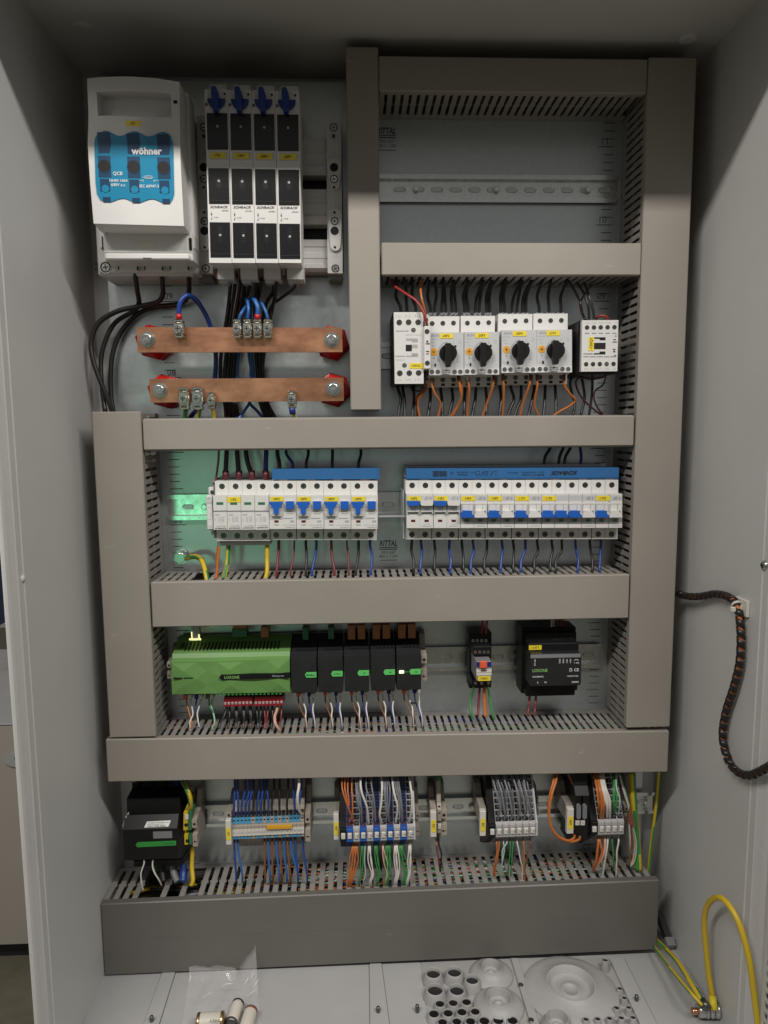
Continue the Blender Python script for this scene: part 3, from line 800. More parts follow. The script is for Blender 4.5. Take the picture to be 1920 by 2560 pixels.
QF = crop(480, 180, 4.1475)
DD = 106.0
topx = [128, 372, 617, 860, 1112]; botx = [178, 416, 658, 898, 1136]
def fx(i, y):
    j = int(i); t = (y - 180) / (1978 - 180)
    lx = topx[j] + (botx[j] - topx[j]) * t; rx_ = topx[j + 1] + (botx[j + 1] - topx[j + 1]) * t
    return lx, rx_
names = ['-1F3', '-10F1', '-20F1', '-30F1']
ordn = ['leftmost', 'second', 'third', 'rightmost']
for i in range(4):
    l0, r0 = fx(i, 185); l1, r1 = fx(i, 1978)
    cx = at(*QF((l1 + r1) / 2, 1978), DD)
    t = thing('fuse_disconnector', '%s of the four slim white fuse disconnectors, labelled %s' % (ordn[i], names[i][1:]), 'fuse disconnector', (cx[0], 30, cx[1]), 'slim white fuse disconnectors with blue knobs')
    dy = i * 5
    b = MB(); b.quadbox([QF(l0 + 1, 180 + dy), QF(r0 - 3, 183 + dy), QF(r1 - 3, 1980), QF(l1 + 1, 1978)], 62, DD)
    body = b.build('body', 'white', t)
    xa, za = at(*QF(l0 + 60, 140 + dy), 58); xb = at(*QF(r0 - 6, 150), 58)[0]; zb = at(*QF(l1, 1990), 58)[1]
    MB().box(xa, xb, 42, 62, zb, za, c=1).build('rear_body', 'white_side', t)
    for (y0, y1), nm in (((425, 803), 0), ((996, 1364), 1), ((1557, 1920), 2)):
        la, ra = fx(i, y0 + dy); lb, rb = fx(i, y1 + dy)
        b = MB(); b.quadbox([QF(la + 16, y0 + dy), QF(ra - 13, y0 + dy + 2), QF(rb - 13, y1 + dy), QF(lb + 16, y1 + dy)], DD - 2, DD + .8)
        wn = b.build('fuse_window', 'black_gloss', t)
        mx_, my_ = (la + ra + lb + rb) / 4 + 2, y0 + dy + (138 if nm == 0 else 134)
        c = at(*QF(mx_, my_), DD + 1)
        MB().disc(c[0], c[1], 1.45, DD + .8, DD + 1.3, 10).build('indicator', 'grey', wn)
        b = MB()
        if nm:
            h0 = -28 if nm == 1 else -92
            for q in range(9):
                y = my_ + h0 + q * (12 if nm == 1 else 20); hw = 26 - (10 if q in (0, 8) else 0)
                b.pbox(*QF(mx_ - hw, y), *QF(mx_ + hw, y + 5), DD + .8, DD + 1.1)
            b.pbox(*QF(lb + 26, y1 + dy - 36), *QF(rb - 24, y1 + dy - 30), DD + .8, DD + 1.2)
            b.build('grip_rib', 'charcoal', wn)
    # knob
    kx, ky = (fx(i, 290)[0] + 120), 283 + dy * .9
    c = at(*QF(kx, ky), DD + 3); R = 10.1
    b = MB()
    b.prism([(c[0] + R * math.cos(a), c[1] + R * math.sin(a)) for a in np.linspace(math.pi * .98, math.pi * 2.02, 19)], DD, DD + 4)
    x_, z_ = at(*QF(kx - 54, ky - 142), DD + 9)
    hp = [at(*QF(kx + q[0], ky + q[1]), DD + 9) for q in ((-54, -128), (-44, -142), (-14, -142), (0, -128), (22, -60), (22, 90), (14, 116), (-34, 116), (-40, 90), (-54, -60))]
    b.prism(hp, DD + 2, DD + 9)
    b.build('rotary_knob', 'blue_deep', t)
    b = MB(); b.ring(c[0], c[1], R, R + .7, DD - .1, DD + .3, 28, 0)
    cc = at(*QF(kx - 58, ky - 66), DD); b.ring(cc[0], cc[1], 3.0, 3.7, DD - .1, DD + .35, 16, 0)
    b.build('dial_ring', 'pale', t)
    MB().pbox(*QF(l0 + 10, 320 + dy), *QF(l0 + 32, 350 + dy), DD - .5, DD + .3).build('trip_window', 'dark_red', t)
    c = at(*QF(fx(i, 228)[0] + 208, 228 + dy), DD); MB().disc(c[0], c[1], 1.5, DD - .3, DD + .2, 12).build('test_hole', 'hole', t)
    la, ra = fx(i, 870)
    hd = MB(); hd.pbox(*QF(la + 28, 826 + dy), *QF(ra - 14, 910 + dy), DD - .5, DD + .5, 0, .4); hd = hd.build('label_holder', 'pale', t)
    psticker(t, *QF(la + 42, 834 + dy), *QF(ra - 40, 896 + dy), DD + .6, names[i])
    la, ra = fx(i, 1400)
    c = at(*QF((la + ra) / 2, 1401 + dy * .6), DD); lettering(t, 'SCHRACK', c[0], DD + .2, c[1], w=21.2, h=2.9, bold=.03, shear=.3)
    c = at(*QF((la + ra) / 2 + 64, 1438 + dy), DD); lettering(t, 'IS504851', c[0], DD + .2, c[1], w=7.6)
    c = at(*QF((la + ra) / 2 - 34, 1508 + dy), DD); lettering(t, 'AC23B', c[0], DD + .2, c[1], w=5.4)
    b = MB()
    for q in ((1448, 1496, 38, 42), (1465, 1484, 34, 46), (1500, 1516, 46, 49), (1512, 1536, 38, 42), (1522, 1526, 33, 47)): b.pbox(*QF(la + q[2], q[0] + dy), *QF(la + q[3], q[1] + dy), DD, DD + .2)
    b.build('circuit_symbol', 'ink', t)
    # terminal block underneath
    la, ra = fx(i, 1978)
    b = MB(); b.quadbox([QF(la + 75, 1990), QF(ra + 18, 1992), QF(ra + 22, 2150), QF(la + 90, 2146)], 50, 78); b.build('terminal_housing', 'white_side', t)
    MB().pbox(*QF(la + 66, 2040), *QF(la + 86, 2140), 60, 78.5).build('release_tab', 'dark_red', t)
    MB().pbox(*QF(la + 96, 2148), *QF(la + 196, 2186), 48, 70, 0, 1).build('terminal_foot', 'pale', t)

# busbar carriers and covered bars
QJ = QF
def carrier(label, dx, dtop):
    DC = 44.0
    J = lambda x, y: at(*QJ(x + dx, y), DC)
    c = J(1485, 2085)
    t = thing('busbar_carrier', label, 'busbar carrier', (c[0], 0, c[1]), 'white busbar carriers')
    b = MB(); b.quadbox([QJ(1390 + dx, 452), QJ(1546 + dx, 452), QJ(1562 + dx, 2088), QJ(1407 + dx, 2085)], .3, DC); b.build('body', 'white_side', t)
    for x, y0, y1 in ((1472, 905, 1235), (1480, 1420, 1860)):
        b = MB(); o = []
        for k in range(13):
            a = math.pi * k / 12; o.append(J(x + 76 * math.cos(a), y0 + 75 - 75 * math.sin(a)))
        for k in range(13):
            a = math.pi + math.pi * k / 12; o.append(J(x + 8 + 52 * math.cos(a), y1 - 52 - 52 * math.sin(a)))
        b.prism(o, DC, DC + 3.5); b.build('boss', 'white', t)
    for x, y, r in ((1467, 575, 5), (1473, 1120, 5), (1480, 1555, 5), (1487, 2038, 5.2)):
        c = J(x, y); screw_hole(t, c[0], c[1], DC + (3.6 if y in (1120, 1555) else .1), r, 'fixing_screw', 'white', 'steel')
    for x, y, r in ((1473, 1000, 5.2), (1480, 1655, 5.2), (1468, 670, 1.6), (1473, 1205, 1.6), (1478, 1465, 1.6), (1483, 1825, 1.6)):
        c = J(x, y); MB().disc(c[0], c[1], r, DC, DC + 3.8, 18).build('bore', 'hole', t)
    c = J(1487, 1905); lettering(t, 'L3', c[0], DC + .2, c[1], 'ink_pale', h=4)
    b = MB(); b.pbox(*QJ(1415 + dx, 2088), *QJ(1555 + dx, 2150), 8, 34); b.build('foot', 'mid_grey', t)
    return t
carrier('white busbar carrier with four screws, right of the fuse disconnectors', 0, 0)
carrier('white busbar carrier half hidden left of the fuse disconnectors', -1345, 0)
bxa = at(*QJ(70, 1400), 30)[0]; bxb = at(*QJ(1400, 1400), 30)[0]
for (y0, y1), nm in (((690, 1062), 'top'), ((1212, 1572), 'middle'), ((1735, 2068), 'bottom')):
    za = at(*QJ(1260, y0), 34)[1]; zb = at(*QJ(1260, y1), 34)[1]; h = za - zb
    o = [(10, zb), (10, za), (33, za), (34, za - 1), (34, za - h * .22), (32.8, za - h * .24), (32.8, za - h * .40), (34, za - h * .42), (34, za - h * .58), (33, za - h * .60), (33, za - h * .74), (35.5, za - h * .78), (35.5, zb + h * .10), (31, zb)]
    MB().prismx(o, bxa, bxb).top('busbar_cover', 'white', '%s of the three ribbed white busbar covers beside the disconnectors' % nm, 'busbar cover', 'ribbed white busbar covers')
MB().box(bxa, bxb + 20, .3, 5, at(*QJ(1260, 2068), 5)[1], at(*QJ(1260, 700), 5)[1]).top('gap_shade', 'charcoal', 'dark sheet painted as the shade in the gaps between the white busbar covers', 'shade sheet')  # dark sheet added for the shade on the plate between the covers

# ---------------------------------------------------------------- copper bars on red insulators
QG = crop(220, 680, 5.184); QH = crop(200, 660, 2.183)
DCU = 57.0
def copper(label, tl, tr, br, bl, bolts, pos):
    c = at((tl[0] + tr[0]) / 2, bl[1], DCU)
    t = thing('copper_bar', label, 'copper bar', (c[0], 0, c[1]), 'copper earth and neutral bars')
    b = MB(); b.quadbox([tl, tr, br, bl], DCU - 5, DCU); b.build('bar', 'copper', t)
    for p in bolts:
        x, z = at(*p, DCU + 4)
        o = MB().lathe((x, 0, z), (0, 1, 0), [(0, 19), (4, 22), (8, 22.5), (10, 20), (16, 20), (19, 23), (26, 23.5), (30, 20), (38, 20), (41, 21), (46, 18), (DCU - 5, 14), (DCU - 5, .1)], 6).build('insulator', 'red', t)
        b = MB().disc(x, z, 9.4, DCU, DCU + 1.6, 24, 0).disc(x, z, 7.6, DCU + 1.6, DCU + 7.5, 6, 0, r1=7.4, rot=.3, smooth=False)
        b.disc(x, z, 6.3, DCU + 7.5, DCU + 8.0, 20, 0, r1=5.6)
        bo = b.build('hex_bolt', 'steel', t)
        lettering(bo, '8.8', x, DCU + 8.1, z, 'zinc', h=3.0, rot=rng.uniform(-.6, .6))
    return t
bar1 = copper('upper copper bar between two red insulators, blue wires clamped on top', (342, 818), (855, 819), (856.4, 880), (343.8, 880.6), (QG(760, 868), QH(1373, 413)), 0)
bar2 = copper('lower copper bar between two red insulators, earth wires clamped below', (372.8, 947.7), (858.7, 944), (859.6, 1002), (376.3, 1006.4), (QG(922, 1530), QH(1382, 680)), 0)
def clamp(label, px0, py0, px1, py1, up, big=False, m='nickel'):
    x0, z1 = at(px0, py0, DCU + 12); x1, z0 = at(px1, py1, DCU + 12); xc = (x0 + x1) / 2; zc = (z0 + z1) / 2; h = z1 - z0; w = x1 - x0
    t = thing('bar_clamp', label, 'clamp', (xc, DCU, zc), 'metal wire clamps on the copper bars')
    b = MB().box(x0, x1, DCU + .1, DCU + 11, zc - h * .30, zc + h * .30, 0, .8)
    b.box(x0 + .6, x1 - .6, DCU + .1, DCU + 12, zc + h * .30, z1, 0, 1.2).box(x0 + .6, x1 - .6, DCU + .1, DCU + 12, z0, zc - h * .30, 0, 1.2)
    b.box(x0 + w * .22, x1 - w * .22, DCU + 11.9, DCU + 12.2, zc + h * .34, zc + h * .40, 1); b.box(x0 + w * .22, x1 - w * .22, DCU + 11.9, DCU + 12.2, zc - h * .40, zc - h * .34, 1)
    b.build('frame', [m, 'hole'], t)
    r = w * (.42 if not big else .40)
    s = MB().disc(xc - w * .06, zc - h * .02, r, DCU + 10.5, DCU + 13.6, 20, 0, r1=r * .92)
    s.box(xc - w * .06 - r * .6, xc - w * .06 + r * .6, DCU + 13.5, DCU + 13.75, zc - h * .02 - .5, zc - h * .02 + .5, 1); s.box(xc - w * .06 - .5, xc - w * .06 + .5, DCU + 13.5, DCU + 13.8, zc - h * .02 - r * .6, zc - h * .02 + r * .6, 1)
    s.build('clamp_screw', ['steel', 'hole'], t)
    return xc, z0, z1
clamp('lone metal clamp on the upper copper bar holding the thick blue loop', *QH(507, 300), *QH(566, 402), True)
for k, (a, e) in enumerate(((830, 880), (886, 937), (941, 991), (997, 1049))):
    clamp('%s metal clamp of the four in a row on the upper copper bar' % ['first', 'second', 'third', 'fourth'][k], *QH(a, 299), *QH(e, 402), True)
clamp('large brassy clamp at the left of the lower copper bar', *QG(1162, 1492), *QG(1312, 1785), False, True)
clamp('large silvery clamp with slotted screw on the lower copper bar', *QG(1336, 1490), *QG(1488, 1785), False, True, 'steel')
clamp('small clamp right of the two large clamps on the lower copper bar', *QG(1538, 1552), *QG(1648, 1772), False)
clamp('single small clamp at the right half of the lower copper bar', *QH(1130, 690), *QH(1182, 784), False)

# wires of this corner
def sleeve(parent_pts, r, m, label, name='wire_sleeve'):
    b = MB(); b.tube([at3(*p) for p in parent_pts], r, 12); return b.top(name, m, label, 'sleeve')
g = lambda *p: [(*QG(x, y), d) for x, y, d in p]
h = lambda *p: [(*QH(x, y), d) for x, y, d in p]
wire(g((605, -40, 62), (612, 40, 58), (640, 250, 40), (660, 400, 26), (600, 500, 16), (360, 650, 16), (230, 880, 18), (168, 1150, 20), (182, 1500, 24), (225, 1830, 30)), 3.2, 'wire_black', 'thick black cable from the first outlet of the fuse switch, middle of the loop', 'thick black cables at the left')
wire(g((955, -40, 62), (965, 150, 46), (970, 280, 36), (900, 390, 30), (640, 450, 28), (380, 510, 28), (140, 660, 30), (42, 890, 32), (62, 1130, 34), (150, 1390, 34), (255, 1640, 32), (330, 1840, 30)), 3.2, 'wire_black', 'thick black cable from the middle outlet of the fuse switch, outermost of the loop', 'thick black cables at the left')
wire(g((1302, -40, 62), (1310, 150, 40), (1300, 300, 24), (1200, 410, 12), (900, 450, 10), (650, 540, 10), (440, 760, 10), (330, 1020, 12), (295, 1300, 14), (300, 1600, 16), (335, 1840, 18)), 3.3, 'wire_black', 'thick black cable from the third outlet of the fuse switch, innermost of the loop', 'thick black cables at the left')
wire(h((541, 300, 66), (541, 240, 68), (556, 195, 68), (590, 172, 64), (640, 205, 52), (690, 285, 38), (720, 370, 28), (740, 480, 22), (738, 600, 20), (715, 700, 20), (640, 790, 26), (590, 850, 30)), 3.1, 'wire_blue', 'thick blue wire looping up from the upper copper bar')
sleeve(h((541, 303, 66), (541, 272, 67)), 3.8, 'red', 'red sleeve on the thick blue wire at the upper bar')
for k, (pts, r) in enumerate((
        (((868, 300, 66), (884, 262, 66), (912, 232, 52), (918, 270, 34), (900, 380, 24), (868, 480, 22), (858, 560, 22), (858, 630, 22)), 2.0),
        (((914, 300, 66), (920, 250, 68), (914, 200, 62), (908, 196, 52), (910, 300, 30), (920, 480, 22), (938, 600, 20), (942, 640, 20)), 2.0),
        (((968, 300, 66), (970, 240, 68), (952, 196, 64), (932, 196, 54), (926, 300, 30), (935, 480, 24), (946, 620, 22)), 2.9),
        (((1026, 300, 66), (1010, 250, 66), (985, 210, 58), (960, 240, 40), (950, 380, 26), (940, 480, 24), (930, 620, 24)), 1.9))):
    wire(h(*pts), r, 'wire_sky', '%s blue wire from the left in the row of four on the upper copper bar' % ['first', 'second', 'third', 'fourth'][k], 'blue wires on the upper copper bar')
sleeve(h((968, 303, 66), (969, 274, 67)), 3.5, 'red', 'red sleeve on the third of four blue wires at the upper bar')
wire(h((950, 640, 22), (930, 745, 30), (905, 790, 34), (870, 840, 38), (850, 870, 40)), 2.0, 'wire_sky', 'bright blue wire crossing under the lower copper bar to the left')
wire(h((880, 640, 22), (925, 755, 26), (960, 795, 28), (1000, 840, 32), (1020, 870, 34)), 2.0, 'wire_blue', 'blue wire crossing under the lower copper bar to the right')
ORDS = ['first', 'second', 'third', 'fourth', 'fifth', 'sixth', 'seventh', 'eighth', 'ninth', 'tenth']
bl = [((822, 60, 60), (818, 150, 40), (800, 300, 22), (772, 470, 18), (766, 620, 16), (790, 760, 20), (800, 870, 30)),
      ((850, 60, 60), (842, 150, 40), (820, 300, 22), (800, 470, 18), (790, 620, 16), (806, 760, 20), (826, 870, 30)),
      ((880, 70, 60), (868, 160, 40), (842, 300, 22), (822, 470, 18), (806, 620, 16), (822, 760, 20), (850, 870, 30)),
      ((905, 70, 60), (890, 170, 36), (858, 300, 20), (836, 470, 16), (822, 620, 14), (838, 760, 18), (868, 870, 28)),
      ((935, 80, 60), (915, 160, 40), (880, 250, 24), (850, 470, 18), (838, 620, 14), (852, 760, 18), (880, 870, 28)),
      ((960, 80, 60), (962, 160, 46), (952, 220, 24), (958, 470, 18), (970, 620, 16), (985, 760, 20), (1030, 870, 30)),
      ((990, 80, 60), (980, 160, 46), (966, 240, 24), (975, 470, 18), (985, 620, 16), (1000, 760, 20), (1050, 870, 30)),
      ((1060, 70, 60), (1055, 150, 48), (1010, 240, 28), (985, 470, 18), (1000, 620, 16), (1015, 760, 20), (1075, 870, 30)),
      ((1072, 90, 62), (1062, 190, 50), (1045, 260, 34), (1006, 470, 22), (998, 620, 18), (1025, 760, 22), (1090, 870, 32)),
      ((1185, 80, 66), (1165, 135, 56), (1100, 185, 46), (1045, 230, 38), (1020, 320, 28), (1000, 470, 22), (996, 620, 20))]
for k, p in enumerate(bl):
    wire(h(*p), 2.5 if k != 9 else 1.9, 'wire_black', '%s black wire from the left in the bundle dropping behind the copper bars' % ORDS[k] if k < 9 else 'thin black wire bending in from the right above the copper bars', 'black wires behind the copper bars' if k < 9 else None)
wire(g((1268, 1780, 62), (1262, 1840, 56), (1240, 1930, 50)), 2.9, 'wire_green', 'dark green striped wire under the brassy clamp')
wire(g((1400, 1790, 60), (1370, 1830, 50), (1290, 1930, 44)), 2.9, 'wire_navy', 'dark blue wire leaving under the silvery clamp')
wire(g((1448, 1780, 62), (1438, 1840, 58), (1410, 1930, 52)), 2.9, 'earth', 'yellow wire with green stripe under the silvery clamp')
wire(g((1610, 1765, 62), (1628, 1830, 58), (1640, 1930, 52)), 2.2, 'wire_yellow', 'yellow wire under the small clamp of the lower bar')
wire(h((1156, 780, 64), (1160, 810, 62), (1180, 845, 58), (1195, 870, 54)), 2.6, 'earth', 'yellow and green wire under the right clamp of the lower bar')
sleeve(h((1156, 782, 64.5), (1161, 818, 62.5)), 4.0, 'wire_navy', 'dark blue sleeve under the right clamp of the lower bar')

# ---------------------------------------------------------------- contactors and motor breakers, second row right
QK = crop(960, 740, 5.925); QL = crop(1220, 740, 5.925); QM = crop(1440, 680, 5.184); QN = crop(940, 660, 2.37)
def pq(Q, parent, name, m, rects, d0, d1, c=0.0, label=None):
    b = MB()
    for i, r in enumerate(rects):
        b.pbox(*Q(r[0], r[1]), *Q(r[2], r[3]), d0, d1, r[4] if len(r) > 4 else 0, c)
    return b.build(name, m, parent, label)
def scr(Q, parent, x, y, d, rpx, s, **k):
    c = at(*Q(x, y), d); return screw_hole(parent, c[0], c[1], d, rpx / s / 1.96, **k)
def let(Q, parent, s, x, y, d, wpx, sc, m='ink', hpx=None, **k):
    c = at(*Q(x, y), d); kk = 1 / sc / (FPX / (CAM[1] - d))
    return lettering(parent, s, c[0], d + .2, c[1], m, w=wpx * kk, h=(hpx * kk if hpx else None), **k)

# contactor 120Q2
t = thing('contactor', 'white faced contactor labelled 120Q2 at the left of the motor breakers', 'contactor', (*at(1022, 960, 40)[:1], 0, at(1022, 960, 40)[1]), 'white faced contactors')
xa, za = at(*QK(105, 300), 40); xb, zb = at(*QK(590, 1330), 40)
MB().box(xa, at(*QK(585, 700), 80)[0], 8, 79, zb, za, c=1.5).build('body', 'black', t)
b = MB(); b.quadbox([QK(145, 240), QK(580, 238), QK(587, 1298), QK(161, 1300)], 79, 86); b.build('face', 'white', t)
for x, y in ((226, 393), (364, 390), (505, 390), (234, 1145), (374, 1143), (512, 1140)): scr(QK, t, x, y, 86, 41, 5.925)
for x, y in ((436, 505), (303, 1028)): scr(QK, t, x, y, 86, 34, 5.925, name='cover_screw', head='steel')
pq(QK, t, 'armature_window', 'hole', [(322, 722, 413, 818)], 85, 86.2)
pq(QK, t, 'armature_guide', 'grey', [(327, 628, 503, 662), (410, 660, 503, 686), (415, 720, 500, 772), (410, 845, 505, 885), (327, 882, 505, 902), (167, 884, 310, 901)], 85, 86.15)
let(QK, t, 'SCHRACK', 272, 520, 86, 195, 5.925, 'ink_grey', 20, bold=.03, shear=.3)
for s_, x, y, w in (('1 L1', 215, 298, 78), ('3 L2', 350, 297, 82), ('5 L3', 493, 295, 82), ('2 T1', 226, 1248, 76), ('4 T2', 362, 1246, 82), ('6 T3', 498, 1244, 82)): let(QK, t, s_, x, y, 86, w, 5.925, 'ink_pale')
let(QK, t, '230V50Hz / 240V60Hz', 442, 577, 86, 240, 5.925, 'ink_pale'); let(QK, t, 'LTD12513', 238, 948, 86, 122, 5.925, 'ink_pale')
psticker(t, *QK(378, 995), *QK(582, 1075), 86.1, '-120Q2')
aux = thing('auxiliary_contact', 'slim white auxiliary contact between contactor 120Q2 and the first motor breaker', 'contact block', (at(*QK(640, 1090), 60)[0], 10, at(*QK(640, 1090), 60)[1]))
pq(QK, aux, 'front_block', 'white', [(590, 445, 692, 1083)], 58, 92, 1)
pq(QK, aux, 'rear_block', 'white_side', [(598, 268, 666, 440), (606, 1100, 674, 1302)], 12, 58, 1)
for y in (527, 995): scr(QK, aux, 637 + (5 if y > 900 else 0), y, 92, 36, 5.925)
for x, y in ((622, 355), (628, 1222)): scr(QK, aux, x, y, 58.2, 34, 5.925)
pq(QK, aux, 'marking', 'ink', [(628, 660, 656, 688), (620, 700, 680, 716), (622, 814, 668, 829), (628, 850, 662, 864)], 92, 92.3)

# contactor 120Q1
t = thing('contactor', 'small white faced contactor labelled 120Q1 at the right end of the row', 'contactor', (at(1500, 930, 40)[0], 0, at(1500, 930, 40)[1]), 'white faced contactors')
xa, za = at(*QL(1330, 385), 60); xb, zb = at(*QM(538, 1300), 84)
MB().box(xa - 5, xb, 8, 80, zb - 2, za - 1, c=1.5).build('body', 'black', t)
x1_, z1_ = at(*QL(1190, 452), 30); x2_, z2_ = at(*QL(1310, 1195), 62)
b = MB().box(x1_, x2_ + 3, 8, 62, z2_, z1_, c=1); b.box(x2_ - 6, x2_ + 2, 62, 64, z2_ + 18, z1_ - 12); b.build('suppressor', 'black', t)
b = MB(); b.quadbox([QM(82, 625), QM(550, 622), QM(535, 1285), QM(68, 1290)], 80, 87); b.build('face', 'white', t)
for k, x in enumerate((143, 232, 320, 409, 498)):
    scr(QM, t, x, 720 - k, 87, 29, 5.184); scr(QM, t, x - 12, 1196 - k, 87, 29, 5.184, head='steel' if k == 3 else 'steel_dark')
pq(QM, t, 'armature_window', 'hole', [(232, 918, 382, 1000), (235, 846, 382, 865), (308, 862, 382, 884), (230, 1052, 380, 1068), (305, 1030, 380, 1054)], 86, 87.2)
pq(QM, t, 'snap_slot', 'mid_grey', [(118 + 88 * k, 788, 172 + 88 * k, 800) for k in range(5)] + [(95 + 88 * k, 1093, 170 + 88 * k, 1104) for k in range(5)] + [(95, 1055, 215, 1068)], 86.5, 87.15)
pq(QM, t, 'marking', 'ink', [(485, 870, 517, 884), (475, 901, 530, 913), (478, 997, 512, 1010), (485, 1020, 508, 1042), (492, 1078, 523, 1088), (498, 826, 530, 834)], 87, 87.2)
for s_, x, y, w in (('1 L1', 148, 657, 58), ('3 L2', 235, 657, 58), ('5 L3', 325, 656, 58), ('13 NO', 418, 656, 66), ('A1', 520, 655, 30), ('2 T1', 130, 1258, 58), ('4 T2', 218, 1257, 58), ('6 T3', 305, 1256, 58), ('14 NO', 396, 1256, 66), ('A2', 495, 1255, 30)): let(QM, t, s_, x, y, 87, w, 5.184, 'ink_pale')
psticker(t, *QM(165, 845), *QM(230, 1022), 87.1, '-120Q1', vertical=True, th=4.2)

# four motor protection breakers
def mpcb(Q, ux, uy, tag, nm, stx, w=516):
    T = lambda x, y: Q(ux + x, uy + y)
    c = at(*T(260, 800), 40)
    t = thing('motor_breaker', 'light grey motor breaker with black rotary knob, labelled %s' % tag[1:], 'motor breaker', (c[0], 0, c[1]), 'motor breakers with black rotary knobs')
    b = MB(); b.quadbox([T(-52, -240), T(w - 62, -240), T(w - 72, 806), T(-60, 808)], 8, 57); b.build('body', 'white', t)
    b = MB(); b.quadbox([T(0, 0), T(w, -3), T(w + 1, 538), T(-1, 540)], 57, 82); fr = b.build('front', 'pale', t)
    b = MB(); b.quadbox([T(-1, 541), T(w + 1, 539), T(w + 1, 630), T(0, 632)], 57, 84); b.build('auxiliary_block', 'white', t)
    pq(T, t, 'lower_step', 'white_side', [(-30, 632, w - 40, 660)], 57, 70, 1)
    for x in (45, 203, 361): scr(T, t, x, -131 - x * .02, 57, 36, 5.925); scr(T, t, x + 1, 706 - x * .02, 57, 36, 5.925)
    pq(T, t, 'clamp_opening', 'hole', [(x - 26, 756, x + 26, 792) for x in (50, 205, 358)], 56, 57.3)
    pq(T, t, 'terminal_rib', 'white', [(x - 62, -252, x - 52, -232) for x in (60, 138, 215, 300, 370, 450)], 40, 57)
    for x in (43, 128, 378, 463): scr(T, t, x, 583, 84, 32, 5.925, head='steel', rim='pale')
    pq(T, t, 'contact_plan', 'pale', [(178, 545, 318, 628)], 83.5, 84.2)
    pq(T, t, 'contact_marks', 'ink', [(195, 560, 222, 566), (235, 557, 275, 570), (285, 558, 312, 566), (195, 590, 222, 596), (232, 592, 275, 597), (285, 588, 312, 597), (200, 615, 300, 624)], 84.2, 84.4)
    kx, ky = T(283, 306); x, z = at(kx, ky, 86)
    b = MB().disc(x, z, 10.9, 82, 88, 32, 0).disc(x, z, 10.7, 88, 89.5, 32, 0, r1=9.8)
    b.build('knob_base', 'black', t)
    hp = [at(*T(283 + q[0], 306 + q[1]), 96) for q in ((-44, -138), (-30, -150), (32, -150), (46, -138), (50, 60), (40, 195), (22, 204), (-18, 204), (-34, 195), (-46, 60))]
    b = MB(); b.prism(hp, 88, 96); b.build('knob_grip', 'black', t)
    pq(T, t, 'knob_line', 'charcoal', [(285, 400, 334, 405)], 96, 96.3)
    x, z = at(*T(72, 288), 82.4)
    b = MB().disc(x, z, 4.5, 81.5, 82.5, 22, 0); b.box(x - 2, x + 2, 82.5, 82.8, z - .5, z + .5, 1); b.box(x - .5, x + .5, 82.5, 82.85, z - 2, z + 2, 1); b.build('current_dial', ['amber', 'tape'], t)
    x, z = at(*T(283, 306), 82.2); b = MB(); n = 14
    a0, a1 = math.radians(95), math.radians(172)
    vs = []
    for k in range(n + 1):
        a = a0 + (a1 - a0) * k / n
        vs += [(x + 12.4 * math.cos(a), 82.25, z + 13.6 * math.sin(a) - .5), (x + 13.3 * math.cos(a), 82.25, z + 14.5 * math.sin(a) - .5)]
    b.add(vs, [(2 * k, 2 * k + 1, 2 * k + 3, 2 * k + 2) for k in range(n)]); b.build('dial_arc', 'ink_grey', t)
    x, z = at(*T(138, 408), 82.1); MB().ring(x, z, 1.35, 1.65, 82, 82.3, 16).build('off_mark', 'ink_grey', t)
    pq(T, t, 'on_mark', 'ink_grey', [(360, 134, 364, 168)], 82, 82.25)
    x, z = at(*T(388, 205), 82.1); MB().disc(x, z, 1.5, 82, 82.6, 12).build('trip_dot', 'black', t)
    pq(T, t, 'test_slot', 'hole', [(78, 460, 104, 505)], 81.8, 82.3)
    pq(T, t, 'fine_print', 'ink_pale', [(15, 90, 120, 104), (15, 140, 80, 152), (440, 118, 480, 130), (440, 150, 480, 162), (395, 390, 440, 396), (400, 425, 460, 430), (50, 190, 92, 200)], 82, 82.2)
    x, z = at(*T(72, 372), 82.1); MB().prism([(x - 1.6, z - 1.3), (x + 1.6, z - 1.3), (x, z + 1.5)], 82, 82.25).build('pointer', 'ink_grey', t)
    let(T, t, 'TEST', 40, 486, 82, 58, 5.925, 'ink_pale')
    let(T, t, 'SCH', 88, 46, 82, 118, 5.925, 'ink_grey', 36, bold=.03, shear=.25)
    psticker(t, *T(stx, 14), *T(stx + 198, 88), 82.2, tag)
    return t
mpcb(QK, 668, 540, '-20F2', 0, 158, 512)
mpcb(QK, 1190, 534, '-20F3', 1, 164, 516)
mpcb(QL, 203, 506, '-20F4', 2, 167, 518)
mpcb(QL, 725, 500, '-21F1', 3, 140, 518)

n_ = lambda *p: [(*QN(x, y), d) for x, y, d in p]
ORD = ['first', 'second', 'third', 'fourth', 'fifth', 'sixth', 'seventh', 'eighth', 'ninth', 'tenth', 'eleventh', 'twelfth', 'thirteenth', 'fourteenth', 'fifteenth', 'sixteenth', 'seventeenth', 'eighteenth', 'nineteenth', 'twentieth', 'twenty-first', 'twenty-second', 'twenty-third', 'twenty-fourth']
top_w = [(135, 118, 145), (180, 178, 183), (222, 214, 235), (318, 306, 322), (353, 358, 347), (400, 396, 390), (404, 408, 413), (455, 446, 450), (462, 466, 473), (545, 518, 525), (548, 536, 546), (632, 600, 589), (636, 620, 612), (685, 655, 655), (688, 672, 674), (760, 738, 740), (772, 756, 762), (858, 818, 806), (866, 846, 836), (918, 876, 868), (922, 892, 888), (985, 955, 966), (1036, 1020, 1024), (1130, 1095, 1096)]
